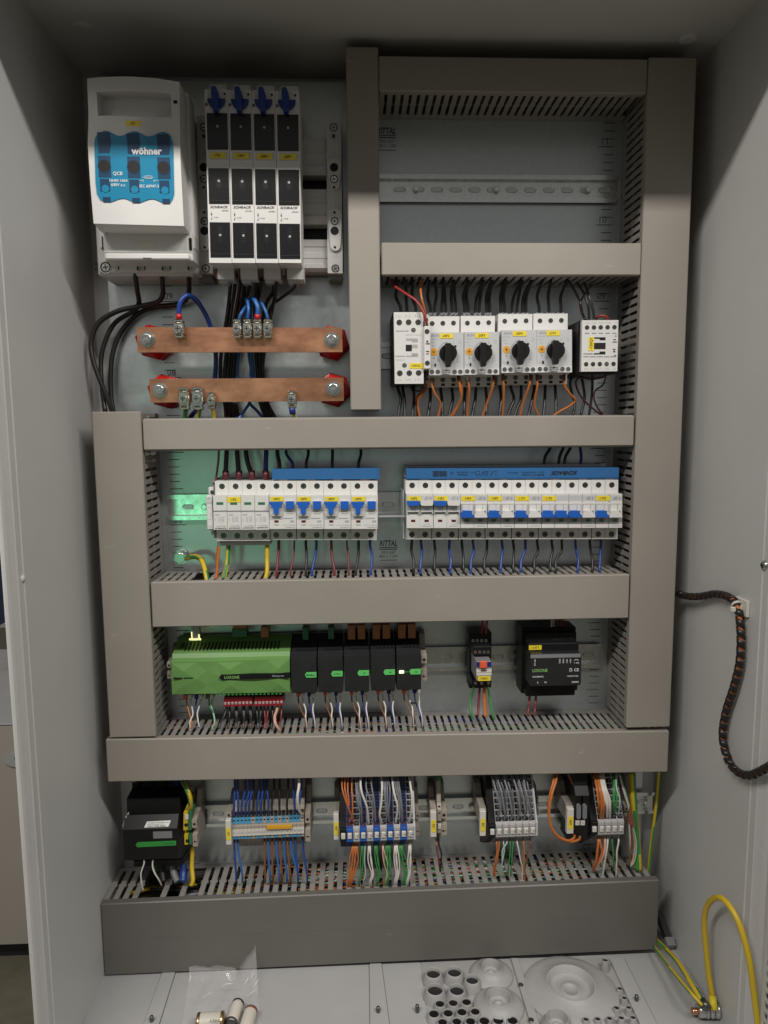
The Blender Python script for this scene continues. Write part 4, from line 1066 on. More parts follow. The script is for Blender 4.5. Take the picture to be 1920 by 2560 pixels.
for k, (a, m_, e) in enumerate(top_w):
    tgt = 'contactor 120Q2' if k < 3 else ('motor breaker 20F2' if k < 9 else ('motor breaker 20F3' if k < 15 else ('motor breaker 20F4' if k < 21 else 'motor breaker 21F1')))
    base = 0 if k < 3 else (3 if k < 9 else (9 if k < 15 else (15 if k < 21 else 21)))
    wire(n_((a + 4, 78, 46), (a, 100, 50), (m_, 190, 46), (e, 255, 42), (e, 305, 40)), 2.05, 'wire_black', '%s black wire from the left entering the top of %s' % (ORD[k - base], tgt), 'black wires above the motor breakers')
    if k >= 3:
        b = MB(); b.tube([at3(*QN(e, 287), 40), at3(*QN(e, 306), 40)], 2.5, 10); b.top('wire_ferrule', 'mid_grey', 'grey collar on the %s wire into the top of %s' % (ORD[k - base], tgt), 'ferrule', 'grey wire collars')
for k, p in enumerate((((1138, 95, 50), (1180, 165, 52), (1210, 230, 50), (1222, 290, 60), (1240, 330, 70)), ((1190, 110, 50), (1230, 170, 52), (1255, 240, 56), (1262, 300, 66), (1262, 340, 72)), ((1235, 115, 50), (1265, 200, 54), (1285, 270, 62), (1295, 340, 72)))):
    wire(n_(*p), 1.7, 'wire_black', '%s black wire sloping down to contactor 120Q1' % ORD[k], 'black wires into contactor 120Q1')
wire(n_((1285, 120, 40), (1235, 180, 38), (1208, 240, 40), (1222, 300, 55), (1245, 330, 66)), 1.1, 'wire_maroon', 'thin dark red wire crossing behind the black wires at contactor 120Q1')
wire(n_((1300, 330, 66), (1312, 315, 72), (1338, 306, 76), (1366, 315, 76), (1376, 340, 74)), 1.5, 'wire_red', 'short red wire arching over the top of contactor 120Q1')
wire(n_((92, 90, 54), (110, 130, 64), (180, 178, 80), (240, 220, 88), (278, 280, 92), (296, 335, 92), (304, 370, 88)), 1.7, 'wire_red', 'red wire running down across to the auxiliary contact')
wire(n_((278, 92, 54), (264, 130, 60), (270, 200, 68), (285, 260, 66), (293, 305, 60)), 1.5, 'wire_orange', 'orange wire beside the red one above the auxiliary contact')
bot_w = [(130, 148, 130), (158, 168, 172), (222, 226, 214), (322, 322, 308), (382, 390, 394), (450, 455, 432), (528, 524, 522), (592, 588, 568), (650, 656, 655), (735, 742, 732), (800, 818, 778), (860, 858, 818), (938, 926, 902), (1002, 1000, 992), (1062, 1066, 1066)]
for k, (a, m_, e) in enumerate(bot_w):
    tgt = 'contactor 120Q2' if k < 3 else ('motor breaker 20F2' if k < 6 else ('motor breaker 20F3' if k < 9 else ('motor breaker 20F4' if k < 12 else 'motor breaker 21F1')))
    wire(n_((a, 700, 40), (a, 735, 42), (m_, 800, 46), ((m_ + e) / 2, 850, 50), (e, 915, 54)), 2.05, 'wire_black', '%s black wire from the left under %s' % (ORD[k % 3], tgt), 'black wires below the motor breakers')
for k, p in enumerate((((1190, 640, 40), (1152, 690, 44), (1158, 760, 46), (1178, 830, 50), (1165, 900, 54)), ((1215, 660, 50), (1228, 720, 48), (1235, 800, 50), (1212, 900, 54)), ((1282, 630, 66), (1282, 720, 56), (1276, 800, 54), (1262, 900, 54)))):
    wire(n_(*p), 1.8, 'wire_black', '%s black wire hanging below contactor 120Q1' % ORD[k], 'black wires below contactor 120Q1')
wire(n_((1372, 640, 72), (1350, 668, 76), (1280, 682, 72), (1212, 672, 66), (1184, 700, 62), (1205, 770, 58), (1260, 835, 56), (1335, 895, 54)), 1.3, 'wire_wine', 'dark wine wire sweeping left below contactor 120Q1')
wire(n_((1366, 650, 72), (1345, 715, 66), (1300, 750, 60), (1292, 800, 58), (1312, 850, 56), (1345, 895, 54)), 1.15, 'wire_wine', 'thin wine wire curling below the right of contactor 120Q1')
og = [((330, 680, 70), (332, 720, 72), (350, 770, 70), (382, 830, 62), (366, 912, 54)), ((488, 670, 74), (500, 740, 74), (505, 790, 70), (478, 850, 62), (438, 912, 54)), ((496, 670, 72), (508, 740, 70), (500, 810, 66), (470, 870, 60), (446, 912, 54)), ((540, 672, 74), (552, 740, 72), (545, 830, 62), (540, 912, 54)), ((698, 672, 74), (690, 730, 72), (660, 820, 62), (628, 912, 54)), ((750, 672, 74), (757, 730, 72), (754, 830, 62), (748, 905, 54)), ((915, 672, 74), (905, 730, 72), (872, 820, 62), (852, 905, 54)), ((954, 672, 74), (955, 730, 72), (938, 830, 62), (965, 900, 54)), ((1114, 672, 74), (1120, 725, 72), (1150, 770, 68), (1182, 806, 64), (1150, 840, 60), (1095, 870, 56), (1050, 900, 52))]
dest = ['left under motor breaker 20F2', 'right under motor breaker 20F2, front one', 'right under motor breaker 20F2, rear one', 'left under motor breaker 20F3', 'right under motor breaker 20F3', 'left under motor breaker 20F4', 'right under motor breaker 20F4', 'left under motor breaker 21F1', 'right under motor breaker 21F1, kinked']
for k, p in enumerate(og):
    wire(n_(*p), 1.5, 'wire_orange', 'orange wire at the %s' % dest[k], 'orange wires below the motor breakers')
    x, y, d = p[0]
    if k not in (0, 2): sleeve(n_((x, y - 18, d), (x + 1, y + 18, d)), 2.0 if k != 3 else 1.8, 'dark_red' if k != 3 else 'wire_white', '%s sleeve on the orange wire at the %s' % ('dark red' if k != 3 else 'white', dest[k]))
for k, p in enumerate((((302, 700, 56), (292, 745, 58), (252, 800, 58), (248, 850, 56), (262, 915, 52)), ((296, 705, 52), (276, 750, 54), (240, 800, 54), (250, 915, 50)))):
    wire(n_(*p), 1.4, 'wire_orange', '%s orange wire swinging left under the auxiliary contact' % ORD[k], 'orange wires under the auxiliary contact')
wire(n_((292, 640, 78), (286, 715, 74), (262, 752, 68), (222, 745, 60), (205, 730, 50)), 1.1, 'wire_wine', 'thin wine and grey wire hooked under contactor 120Q2')
wire(n_((205, 725, 60), (225, 780, 58), (240, 850, 56), (245, 915, 52)), 1.0, 'wire_wine', 'thin wine wire dropping straight under contactor 120Q2')

# ---------------------------------------------------------------- third row: surge arrester, breakers, comb bars
QP = crop(500, 1160, 6.9125); QQ = crop(720, 1160, 6.9125); QR = crop(1000, 1140, 5.72); QS = crop(1280, 1140, 5.72)
DS, DN = 60.0, 75.0
spd = thing('surge_arrester', 'white four pole surge arrester labelled 1F2 at the left of the breaker row', 'surge arrester', (at(605, 1350, 40)[0], 0, at(605, 1350, 40)[1]))
b = MB(); b.quadbox([QP(256, 296), QP(1205, 292), QP(1222, 1326), QP(292, 1332)], 8, DS); b.build('base', 'white', spd)
pq(QP, spd, 'module_gap', 'grey', [(494, 300, 497, 510), (730, 300, 733, 510), (967, 300, 970, 510), (521, 1145, 524, 1330), (756, 1145, 759, 1330), (990, 1145, 993, 1330)], DS, DS + .2)
for k in range(4):
    x0, x1 = (225, 465, 706, 946, 1190)[k:k + 2]
    pm = MB(); pm.quadbox([QP(x0, 545), QP(x1 - 5, 543), QP(x1 + 4, 1132), QP(x0 + 12, 1137)], DS, DN); pl = pm.build('plug_module', 'white', spd)
    pq(QP, pl, 'seam', 'mid_grey', [(x0 + 4, 806, x1 - 2, 824)], DN, DN + .25)
    pq(QP, spd, 'status_window', 'green_plug', [(x0 + 57, 661, x0 + 177, 703)], DN - .5, DN + .3)
    let(QP, pl, 'SCHRACK', x0 + 134, 1112 - k * 4, DN, 200, 6.9125, 'ink', 22, bold=.03, shear=.3)
    let(QP, pl, 'VAS 20/280', x0 + 138, 1076 - k * 4, DN, 155, 6.9125, 'ink_grey')
    pq(QP, pl, 'fine_print', 'ink_pale', [(x0 + 30, 865, x0 + 110, 890)] + [(x0 + 88, 915 + q * 20, x0 + 130, 921 + q * 20) for q in range(5)] + [(x0 + 145, 908 + q * 20, x0 + 195, 916 + q * 20) for q in range(5)] + [(x0 + 28, 940, x0 + 34, 990), (x0 + 46, 940, x0 + 52, 990)], DN, DN + .2)
    for y in (386, 1238): scr(QP, spd, (380, 618, 855, 1090)[k] + (28 if y > 900 else 0) - k * 2, y, DS, 50, 6.9125)
psticker(spd, *QP(468, 572), *QP(704, 660), DN + .1, '-1F2')
pq(QP, spd, 'auxiliary_front', 'white', [(100, 548, 222, 1136)], DS, DN - 1, 1)
pq(QP, spd, 'auxiliary_base', 'white_side', [(140, 402, 258, 1150)], 8, DS - 2, 1)
pq(QP, spd, 'auxiliary_foot', 'mid_grey', [(195, 268, 258, 400), (185, 1150, 292, 1222), (232, 1222, 292, 1282)], 8, 46, 1)
for x, y, r in ((216, 490, 40), (236, 338, 26), (262, 1238, 20)): scr(QP, spd, x, y, DS - 1.9 if y == 490 else 46.1, r, 6.9125)
pq(QP, spd, 'auxiliary_print', 'ink_grey', [(120, 612, 190, 616), (130, 575, 180, 580), (130, 600, 170, 606), (150, 575, 156, 606), (118, 640, 208, 644), (120, 665, 205, 680), (140, 750, 190, 753), (190, 750, 193, 840), (165, 838, 172, 860), (176, 858, 184, 880), (190, 890, 194, 955), (135, 952, 190, 956), (125, 1070, 215, 1075), (160, 1092, 205, 1098), (160, 1118, 208, 1124)], DN - 1, DN - .8)
pq(QP, spd, 'earth_bar', 'grey', [(290, 1345, 1222, 1400)], 30, 52, 1)
for k, (x0, x1) in enumerate(((388, 498), (618, 728), (842, 946), (1082, 1190))):
    b = MB(); a = at3(*QP((x0 + x1) / 2 + (6 if k == 2 else 3), 268), 44); c = at3(*QP((x0 + x1) / 2, 115), 44)
    b.tube([c, tuple((np.array(a) * .6 + np.array(c) * .4)), tuple((np.array(a) * .85 + np.array(c) * .15)), a], [4.2, 4.2, 3.9, 3.3], 14); b.top('wire_sleeve', 'dark_red', '%s dark red sleeve from the left above the surge arrester' % ORD[k], 'sleeve', 'dark red sleeves above the surge arrester')

def mcb(label, tag, Q, sx, nx, yy, kind, colors=None, sc=5.72, ds=DS, dn=DN):
    """sx: shoulder module borders, nx: nose module borders (crop px), yy: shoulder top, nose top, nose bottom, shoulder bottom"""
    n = len(sx) - 1
    c = at(*Q((sx[0] + sx[-1]) / 2, yy[3]), ds)
    t = thing('circuit_breaker', label, 'circuit breaker', (c[0], 0, c[1]), 'miniature circuit breakers on the middle rail')
    sl = -4 * sc / 6
    b = MB(); b.quadbox([Q(sx[0], yy[0]), Q(sx[-1] - 2, yy[0] - .3), Q(sx[-1] - 12 * sc / 5.72, yy[3] - .5), Q(sx[0] + 2, yy[3])], 8, ds); b.build('base', 'white', t)
    b = MB(); b.quadbox([Q(nx[0] + 1, yy[1]), Q(nx[-1] - 3, yy[1] - 1), Q(nx[-1] - 6, yy[2] - 1), Q(nx[0] + 3, yy[2])], ds, dn); b.build('nose', 'white', t)
    cw = (sx[1] - sx[0])
    for k in range(n):
        mx_ = (sx[k] + sx[k + 1]) / 2
        scr(Q, t, mx_, yy[0] + 75 * sc / 5.72, ds, 42 * sc / 5.72, sc, head='steel_dark'); scr(Q, t, mx_ - 4, yy[3] - 70 * sc / 5.72, ds, 42 * sc / 5.72, sc)
        if k: pq(Q, t, 'module_gap', 'grey', [(sx[k] - 1.5, yy[0] + 4, sx[k] + 1.5, yy[1] - 4), (sx[k] - 4, yy[2] + 6, sx[k] - 1, yy[3] - 4)], ds, ds + .15)
        if k and kind != 'rcbo': pq(Q, t, 'nose_gap', 'grey', [(nx[k] - 1.5, yy[1] + 6, nx[k] + 1.5, yy[2] - 4)], dn, dn + .15)
    return t
def lever(Q, t, x0, x1, ytop, ybot, m, up, d=DN):
    """a toggle across one module: flared tip and narrower stem on a rocker"""
    w = x1 - x0
    if up:
        a = [(x0 + 2, ytop), (x1 - 2, ytop), (x1 - 2, ytop + 46), (x1 - w * .1, ytop + 66), (x0 + w * .1, ytop + 66), (x0 + 2, ytop + 46)]
        b = MB(); b.prism([at(*Q(*p), d + 9) for p in a], d + 1.5, d + 9); b.build('toggle', m, t)
        pq(Q, t, 'rocker', ['pale', 'hole'], [(x0 + 10, ytop + 66, x1 - 12, ytop + 158, 0), (x0 + 8, ytop + 158, x1 - 10, ytop + 164, 1), (x0 + w * .66, ytop + 72, x0 + w * .675, ytop + 155, 1)], d - 1, d + 2.5)
    else:
        a = [(x0 + w * .14, ybot - 98), (x0 + w * .72, ybot - 98), (x0 + w * .92, ybot - 44), (x1, ybot - 34), (x1, ybot - 2), (x0 + 2, ybot), (x0 + 2, ybot - 34), (x0 + w * .06, ybot - 50)]
        b = MB(); b.prism([at(*Q(*p), d + 9) for p in a], d + 1, d + 9); b.build('toggle', m, t)
        pq(Q, t, 'rocker', ['white', 'grey'], [(x0 + 14, ybot - 190, x1 - 16, ybot - 98, 0), (x0 + w * .62, ybot - 188, x0 + w * .632, ybot - 100, 1), (x0 + 12, ybot - 196, x1 - 14, ybot - 190, 1)], d - 1, d + 2.5)
    pq(Q, t, 'rocker_cheek', 'white', [(x1 - 16, ytop + 40 if up else ybot - 205, x1 - 3, ytop + 190 if up else ybot - 30), (x0 + 1, ytop + 60 if up else ybot - 205, x0 + 10, ytop + 190 if up else ybot - 70)], d - 1, d + 3.4, .5)

nxs = [1195, None]
RC = [(QP, 1205 - 0, 1195, 0)]
rc_s = [QP(1205, 0)[0] + (QQ(1550, 0)[0] - QP(1205, 0)[0]) * k / 8 for k in range(9)]
rc_n = [QP(1197, 0)[0], QQ(145, 0)[0], QQ(623, 0)[0], QQ(1091, 0)[0], QQ(1554, 0)[0]]
IDQ = lambda x, y: QQ(x, y)
toq = lambda px: (px - 720) * 6.9125
for k in range(4):
    tag = '-30F%d' % (k + 2)
    sx = [toq(rc_s[2 * k + j]) for j in range(3)]; nx = [toq(rc_n[k]), (toq(rc_n[k]) + toq(rc_n[k + 1])) / 2, toq(rc_n[k + 1])]
    t = mcb('white residual current breaker with blue lever and blue button, labelled %s' % tag[1:], tag, QQ, sx, nx, (290, 545, 1122, 1312), 'rcbo', sc=6.9125)
    x0 = nx[0]
    T = lambda x, y, x0=x0: QQ(x0 - 145 + x, y)
    pq(T, t, 'button_frame', 'white', [(420, 632, 582, 797)], DN, DN + 2.2, .6)
    pq(T, t, 'test_button', 'blue', [(431, 644, 571, 784)], DN + 1, DN + 4.2, .6)
    a = [(147, 657), (374, 657), (374, 690), (330, 752), (306, 768), (306, 862), (220, 862), (220, 768), (196, 752), (147, 690)]
    b = MB(); b.prism([at(*T(*p), DN + 8) for p in a], DN + 1, DN + 8); b.build('toggle', 'blue', t)
    pq(T, t, 'rocker', ['white', 'mid_grey'], [(158, 752, 222, 862, 0), (304, 752, 368, 862, 0), (176, 862, 360, 900, 0), (155, 745, 372, 752, 1)], DN - .5, DN + 3)
    pq(T, t, 'state_window', 'dark_red', [(233, 973, 306, 1011)], DN - .5, DN + .3)
    pq(T, t, 'test_window', 'grey', [(506, 975, 576, 1008)], DN - .5, DN + .2)
    let(T, t, 'C 10 / 1N / 003-G/A', 482, 1056, DN, 225, 6.9125, 'ink_grey'); let(T, t, 'SCHRACK', 512, 1094, DN, 178, 6.9125, 'ink_grey', 18, bold=.02, shear=.3)
    pq(T, t, 'fine_print', 'ink_grey', [(432, 818, 540, 828), (440, 840, 580, 848), (440, 858, 560, 866), (218, 938, 332, 950), (400, 932, 558, 946), (225, 1040, 315, 1046), (230, 1060, 310, 1066)], DN, DN + .15)
    psticker(t, *T(163, 566), *T(397, 642), DN + .1, tag)

sR = [78, 266, 455, 643, 831, 1025, 1215, 1405, 1595]; sS = [188, 377, 567, 757, 947, 1138, 1330, 1522]
toR = lambda xs: [x + (1280 - 1000) * 5.72 for x in xs]
S16 = sR + toR(sS)
S16 = [78 + (toR([1522])[0] - 78) * k / 16 for k in range(17)]
N16 = [92 + (toR([1580])[0] - 92) * k / 16 for k in range(17)]
units = [('-10F2', 0, 2, True), ('-10F3', 2, 2, True), ('-10F4', 4, 2, False), ('-10F5', 6, 2, False), ('-11F1', 8, 2, False), ('-11F2', 10, 4, False), ('-11F3', 14, 2, False)]
for tag, k0, n, up in units:
    sx = S16[k0:k0 + n + 1]; nx = N16[k0:k0 + n + 1]
    dy = -12 * k0 / 16
    lab = '%s circuit breaker with its levers %s, labelled %s' % ('wide four module white' if n == 4 else 'white two module', 'up' if up else 'down', tag[1:])
    t = mcb(lab, tag, QR, sx, nx, (345 + dy * .6, 545 + dy * .3, 1031 + dy * .4, 1192 + dy * .5), 'mcb')
    for j in range(n):
        x0, x1 = nx[j], nx[j + 1]
        last = j == n - 1
        lever(QR, t, x0 + 8, x1 - 2, 645 + dy * .3, 882 + dy * .2, 'white' if last else 'blue', up)
        if up: pq(QR, t, 'state_window', 'dark_red', [(x0 + 66, 911, x0 + 126, 942)], DN - .5, DN + .3)
        else:
            pq(QR, t, 'window_strip', 'grey', [(x0 + 8, 884 + dy * .3, x1 - 6, 943)], DN - .5, DN + .12)
            pq(QR, t, 'state_window', 'green_plug', [(x0 + 58, 905 + dy * .3, x0 + 120, 937)], DN - .5, DN + .3)
        pq(QR, t, 'label_strip', 'pale', [(x0 + 10, 566 + dy * .3, x1 - 6, 640 + dy * .2)], DN - .5, DN + .1)
        if last:
            let(QR, t, 'C 10 / 3N', (x0 + x1) / 2 + 2, 972 + dy * .4, DN, 84, 5.72, 'ink_grey'); let(QR, t, 'SCHRACK', (x0 + x1) / 2 + 6, 1002 + dy * .4, DN, 142, 5.72, 'ink_grey', 15, bold=.02, shear=.3)
            pq(QR, t, 'fine_print', 'ink_grey', [(x0 + 75, 588 + dy * .3, x0 + 125, 600), (x0 + 60, 610 + dy * .3, x0 + 122, 622)], DN + .1, DN + .25)
            x, z = at(*QR(x0 + 152, 606 + dy * .3), DN + .1); MB().prism([(x - 1.3, z), (x, z - 2.4), (x + 1.3, z), (x, z + 2.4)], DN, DN + .3).build('approval_mark', 'ink_grey', t)
    x0 = nx[0]; sh_ = -4
    psticker(t, *QR(x0 + 16, 575 + dy * .3), *QR(x0 + 206, 640 + dy * .3), DN + .3, tag, tilt=-.012)

# comb busbars
b = MB(); b.quadbox([(679.8, 1172.4), (947.2, 1170.2), (947.2, 1198.0), (680.2, 1199.0)], 46, 60.5)
cb = b.top('comb_busbar', 'blue_bar', 'plain blue comb busbar above the four residual current breakers', 'comb busbar', 'blue comb busbars')
b = MB(); b.quadbox([(944.6, 1170.0), (948.6, 1169.8), (948.6, 1197.8), (944.6, 1198.2)], 45, 61.2); b.build('end_cap', 'blue_bar', cb)
for k in range(4):
    x = 708 + k * 68
    b = MB(); b.pbox(x - 11, 1197.5, x + 11, 1201.5, 48, 58); b.build('copper_tooth', 'copper', cb)
b = MB(); b.quadbox([QR(87, 180), QS(1532, 166), QS(1524, 322), QR(92, 334)], 44, 61.5)
cb = b.top('comb_busbar', 'blue_bar', 'printed blue comb busbar above the long breaker row at the right', 'comb busbar', 'blue comb busbars')
b = MB(); b.quadbox([QR(92, 300), QS(1527, 286), QS(1524, 306), QR(93, 318)], 61.5, 61.9); b.build('highlight_ridge', 'blue_bar', cb)
R180 = math.pi
c = at(*QS(742, 242), 62); lettering(cb, 'SCHRACK', c[0], 62.0, c[1], w=35.5, h=5.2, rot=R180, bold=.04, shear=.3)
c = at(*QS(300, 268), 62); lettering(cb, 'BS 990 115 - T-17,6mm', c[0], 62.0, c[1], w=29, rot=R180, bold=.01)
c = at(*QS(300, 233), 62); lettering(cb, '10mm\u00b2 - 1N 63A 400/63A', c[0], 62.0, c[1], w=29, rot=R180)
c = at(*QS(10, 240), 62); lettering(cb, '240/415V AC', c[0], 62.0, c[1], w=15, rot=R180)
c = at(*QR(895, 268), 62); lettering(cb, 'Endkappe', c[0], 62.0, c[1], w=12.5, rot=R180)
c = at(*QR(888, 233), 62); lettering(cb, 'BS 900 106', c[0], 62.0, c[1], w=14, rot=R180)
c = at(*QR(745, 245), 62); lettering(cb, 'CE', c[0], 62.0, c[1], w=4.2, rot=R180)
b = MB(); x = 470
while x < 662:
    w = rng.choice((3, 4, 6, 9)); b.pbox(*QR(x, 214), *QR(x + w, 298), 61.5, 61.75); x += w + rng.choice((3, 4, 5))
for q in ((1000, 238, 1065, 243), (1080, 218, 1140, 222), (1080, 262, 1140, 266), (1080, 218, 1084, 266), (1136, 218, 1140, 266), (1345, 218, 1395, 222), (1345, 252, 1395, 256), (1200, 220, 1270, 224), (1200, 224, 1206, 285), (1225, 224, 1231, 285), (1250, 224, 1256, 285), (1090, 266, 1095, 290), (1122, 266, 1127, 290)): b.pbox(*QR(q[0], q[1]), *QR(q[2], q[3]), 61.5, 61.75)
for x, y in ((1150, 285), (1285, 280)):
    a = [at(*QR(x, y), 61.8), at(*QR(x + 12, y), 61.8), at(*QR(x + 55, y - 62), 61.8), at(*QR(x + 43, y - 62), 61.8)]; b.prism(a, 61.5, 61.75)
b.build('print_marks', 'ink', cb)
for k in range(9):
    x = 352 + k * 372 - k * 4 if False else 355 + k * 376.5
    b = MB(); b.pbox(*QR(x - 58, 333 - k * 1.4), *QR(x + 56, 348 - k * 1.4), 48, 59); b.build('copper_tooth', 'copper', cb)
b = MB(); b.quadbox([QR(150, 138), QS(1262, 112), QS(1262, 165), QR(150, 180)], 24, 40)
cs = b.top('cover_strip', 'grey', 'long grey strip behind the printed blue comb busbar', 'cover strip')
b = MB(); b.pbox(*QR(62, 135), *QR(150, 310), 24, 42, 0, 1); b.build('end_piece', 'grey', cs)
b = MB(); b.pbox(*QS(1264, 104), *QS(1348, 160), 24, 42, 0, 1); b.build('end_piece', 'pale', cs)
x0, z0 = at(946, 1291, 72); x1, z1 = at(1013, 1287.5, 72)
b = MB().box(x0, x1, 66, 74, z0 - .8, z0 + .8); b.box(at(1010.5, 1250, 60)[0] - 2.2, at(1010.5, 1250, 60)[0] - .6, 20, 66, at(1010, 1345, 60)[1], at(1010, 1225, 60)[1])
b.top('blank_cover', 'smoke_clear', 'clear plastic strip bridging the gap between the two breaker groups', 'cover strip')

QT = crop(380, 1100, 2.765); QU = crop(960, 1100, 2.592)
t_ = lambda *p: [(*QT(x, y), d) for x, y, d in p]
u_ = lambda *p: [(*QU(x, y), d) for x, y, d in p]
wire(t_((462, 60, 40), (460, 130, 40), (452, 200, 40), (440, 285, 40)), 1.4, 'wire_brown', 'thin orange brown wire left of the thick black cables above the surge arrester')
for k, (a, m_, e, mm) in enumerate(((516, 512, 508, 'wire_black'), (588, 594, 600, 'wire_black'), (650, 662, 688, 'wire_black'), (789, 787, 785, 'wire_navy'))):
    wire(t_((a, 50, 40), (a, 90, 42), (m_, 160, 44), (e, 235, 44)), 3.1, mm, '%s thick %s cable into the surge arrester from above' % (ORD[k], 'black' if k < 3 else 'blue'), 'thick cables above the surge arrester')
for k, (a, e, mm, r) in enumerate(((866, 882, 'wire_black', 2.6), (928, 972, 'wire_navy', 1.9), (1078, 1068, 'wire_black', 2.0), (1246, 1248, 'wire_black', 2.0), (1442, 1430, 'wire_black', 2.0))):
    wire(t_((a, 50, 40), (a + 2, 100, 42), (e - 2, 160, 46), (e, 215, 48)), r, mm, '%s wire from the left dropping behind the plain blue comb busbar' % ORD[k], 'wires above the plain blue comb busbar')
for k, (a, e, mm) in enumerate(((1076, 1036, 'wire_black'), (1160, 1130, 'wire_black'), (1206, 1168, 'wire_black'), (1272, 1270, 'wire_navy'))):
    wire(u_((a + 4, 20, 34), (a, 55, 34), (e + 8, 110, 36), (e, 175, 38)), 2.1, mm, '%s of four wires dropping behind the printed blue comb busbar' % ORD[k], 'wires above the printed blue comb busbar')
wire(t_((468, 735, 50), (455, 820, 52), (448, 920, 56), (440, 960, 58)), 1.7, 'wire_orange', 'front orange wire under the left end of the surge arrester')
wire(t_((456, 735, 46), (448, 820, 48), (452, 920, 52), (455, 960, 54)), 1.5, 'wire_orange', 'rear orange wire under the left end of the surge arrester')
wire(t_((528, 730, 44), (525, 820, 46), (510, 905, 52), (495, 960, 56)), 3.0, 'earth', 'yellow and green wire under the left of the surge arrester')
wire(t_((796, 725, 46), (796, 820, 48), (795, 910, 54), (780, 975, 58)), 2.9, 'wire_yellow', 'thick yellow wire under the right of the surge arrester')
for k, (a, m_, e, mm) in enumerate(((876, 872, 862, 'wire_maroon'), (983, 980, 960, 'wire_maroon'), (1064, 1070, 1064, 'wire_black'), (1136, 1128, 1108, 'wire_blue'), (1240, 1244, 1260, 'wire_maroon'), (1348, 1358, 1360, 'wire_maroon'), (1428, 1426, 1410, 'wire_black'), (1508, 1522, 1514, 'wire_blue'))):
    cn = {'wire_maroon': 'dark red', 'wire_black': 'black', 'wire_blue': 'blue'}[mm]
    wire(t_((a, 685, 40), (a, 730, 42), (m_, 800, 46), (e, 900, 54), (e - 2, 950, 56)), 1.75 if k not in (1, 5) else 1.2, mm, '%s wire under the %s pole of breaker 30F%d' % (cn, ['left', 'right'][k % 2], k // 2 + 2), 'wires below the residual current breakers')
for k, (a, e) in enumerate(((180, 192), (240, 236), (326, 328), (424, 430), (504, 515), (576, 562), (668, 650), (764, 756), (837, 838), (916, 886), (992, 974), (1087, 1076), (1152, 1114), (1240, 1256), (1334, 1350), (1406, 1396))):
    blu = k in (1, 3, 5, 7, 9, 13, 15)
    u = ['10F2', '10F2', '10F3', '10F3', '10F4', '10F4', '10F5', '10F5', '11F1', '11F1', '11F2', '11F2', '11F2', '11F2', '11F3', '11F3'][k]
    wn = '' if u != '11F2' else ['first ', 'second ', 'third ', 'fourth '][k - 10]
    wire(u_((a, 630, 40), (a, 665, 42), (a + (6 if k % 3 else -2), 720, 44), (e + (4 if k % 2 else 0), 775, 48), (e, 830, 54), (e, 870, 56)), 1.8, 'wire_blue' if blu else 'wire_black', '%s%s wire under circuit breaker %s' % (wn, 'blue' if blu else 'black', u), 'wires below the long breaker row')
# earth stud and cable
et = thing('earth_stud', 'hexagonal steel earth bolt on the plate left of the surge arrester', 'bolt', (at(*QT(190, 815), 0)[0], 0, at(*QT(190, 815), 0)[1]))
x, z = at(*QT(192, 815), 12)
b = MB().disc(x, z, 10.5, .2, 3.5, 24).disc(x, z, 9.2, 3.5, 6.0, 24).disc(x, z, 8.8, 6, 14, 6, smooth=False, rot=.4).disc(x, z, 7.4, 14, 14.6, 20, r1=6.6)
b.build('bolt_head', 'steel', et)
wire(t_((215, 812, 8), (245, 812, 12), (300, 805, 22), (340, 826, 30), (362, 880, 38), (376, 940, 46), (382, 985, 50)), 3.6, 'earth', 'thick yellow and green cable bending from the earth bolt into the duct')

# ---------------------------------------------------------------- fourth row: controller, extensions, relay, power supply
QV = crop(400, 1540, 4.608); QW = crop(720, 1540, 4.608); QX = crop(1150, 1540, 5.027)
DV = 62.0
zpx = lambda Q, x, y, d: at(*Q(x, y), d)[1]
ms = thing('controller', 'bright green faceted controller module with a black name band, at the left', 'controller', (at(575, 1735, 30)[0], 0, at(575, 1735, 30)[1]))
X0 = at(*QV(133, 700), DV)[0]; X1 = at(*QV(1496, 690), DV)[0]
zf0, zf1 = zpx(QV, 815, 893, DV), zpx(QV, 815, 522, DV); zb1 = zpx(QV, 815, 420, 52); zk = zpx(QV, 815, 222, 14)
MB().prismx([(8, zf0 + 2), (DV - 6, zf0), (DV - .8, zf0 + .5), (DV - .8, zf1), (55, zf1 + 3.5), (52, zb1), (44, zb1 + 1.5), (14, zk), (8, zk)], X0, X1).build('housing', 'green', ms)
# low-poly front
from mathutils.geometry import delaunay_2d_cdt
FP = [(131, 546, 0), (415, 541, 0), (270, 625, 2.4), (131, 640, .3), (530, 630, .2), (660, 536, 0), (800, 612, 2.2), (960, 528, 0), (1075, 615, .2), (1230, 515, 0), (1365, 600, 2.2), (1494, 496, 0), (1494, 650, 0), (425, 720, 2.2), (275, 800, 1.8), (131, 725, .2), (550, 795, .2), (670, 887, 0), (139, 904, 0), (400, 896, 0), (815, 795, 2.0), (1085, 785, .2), (1375, 780, 2.2), (1495, 720, 0), (1496, 880, 0), (960, 887, 0), (1240, 884, 0), (700, 700, 1.2), (960, 705, 1.0), (1230, 700, 1.2)]
f3 = [(*at(*QV(x, y), DV + .2), o) for x, y, o in FP]
vo, eo, fo, *_ = delaunay_2d_cdt([Vector((a, c_)) for a, c_, o in f3], [], [], 0, 1e-6)
dep = [min(f3, key=lambda q: (q[0] - v.x) ** 2 + (q[1] - v.y) ** 2)[2] for v in vo]
MB().add([(v.x, DV - .4 + 1.5 * dep[i_], v.y) for i_, v in enumerate(vo)], [list(f_) for f_ in fo]).build('facet_front', 'green', ms)
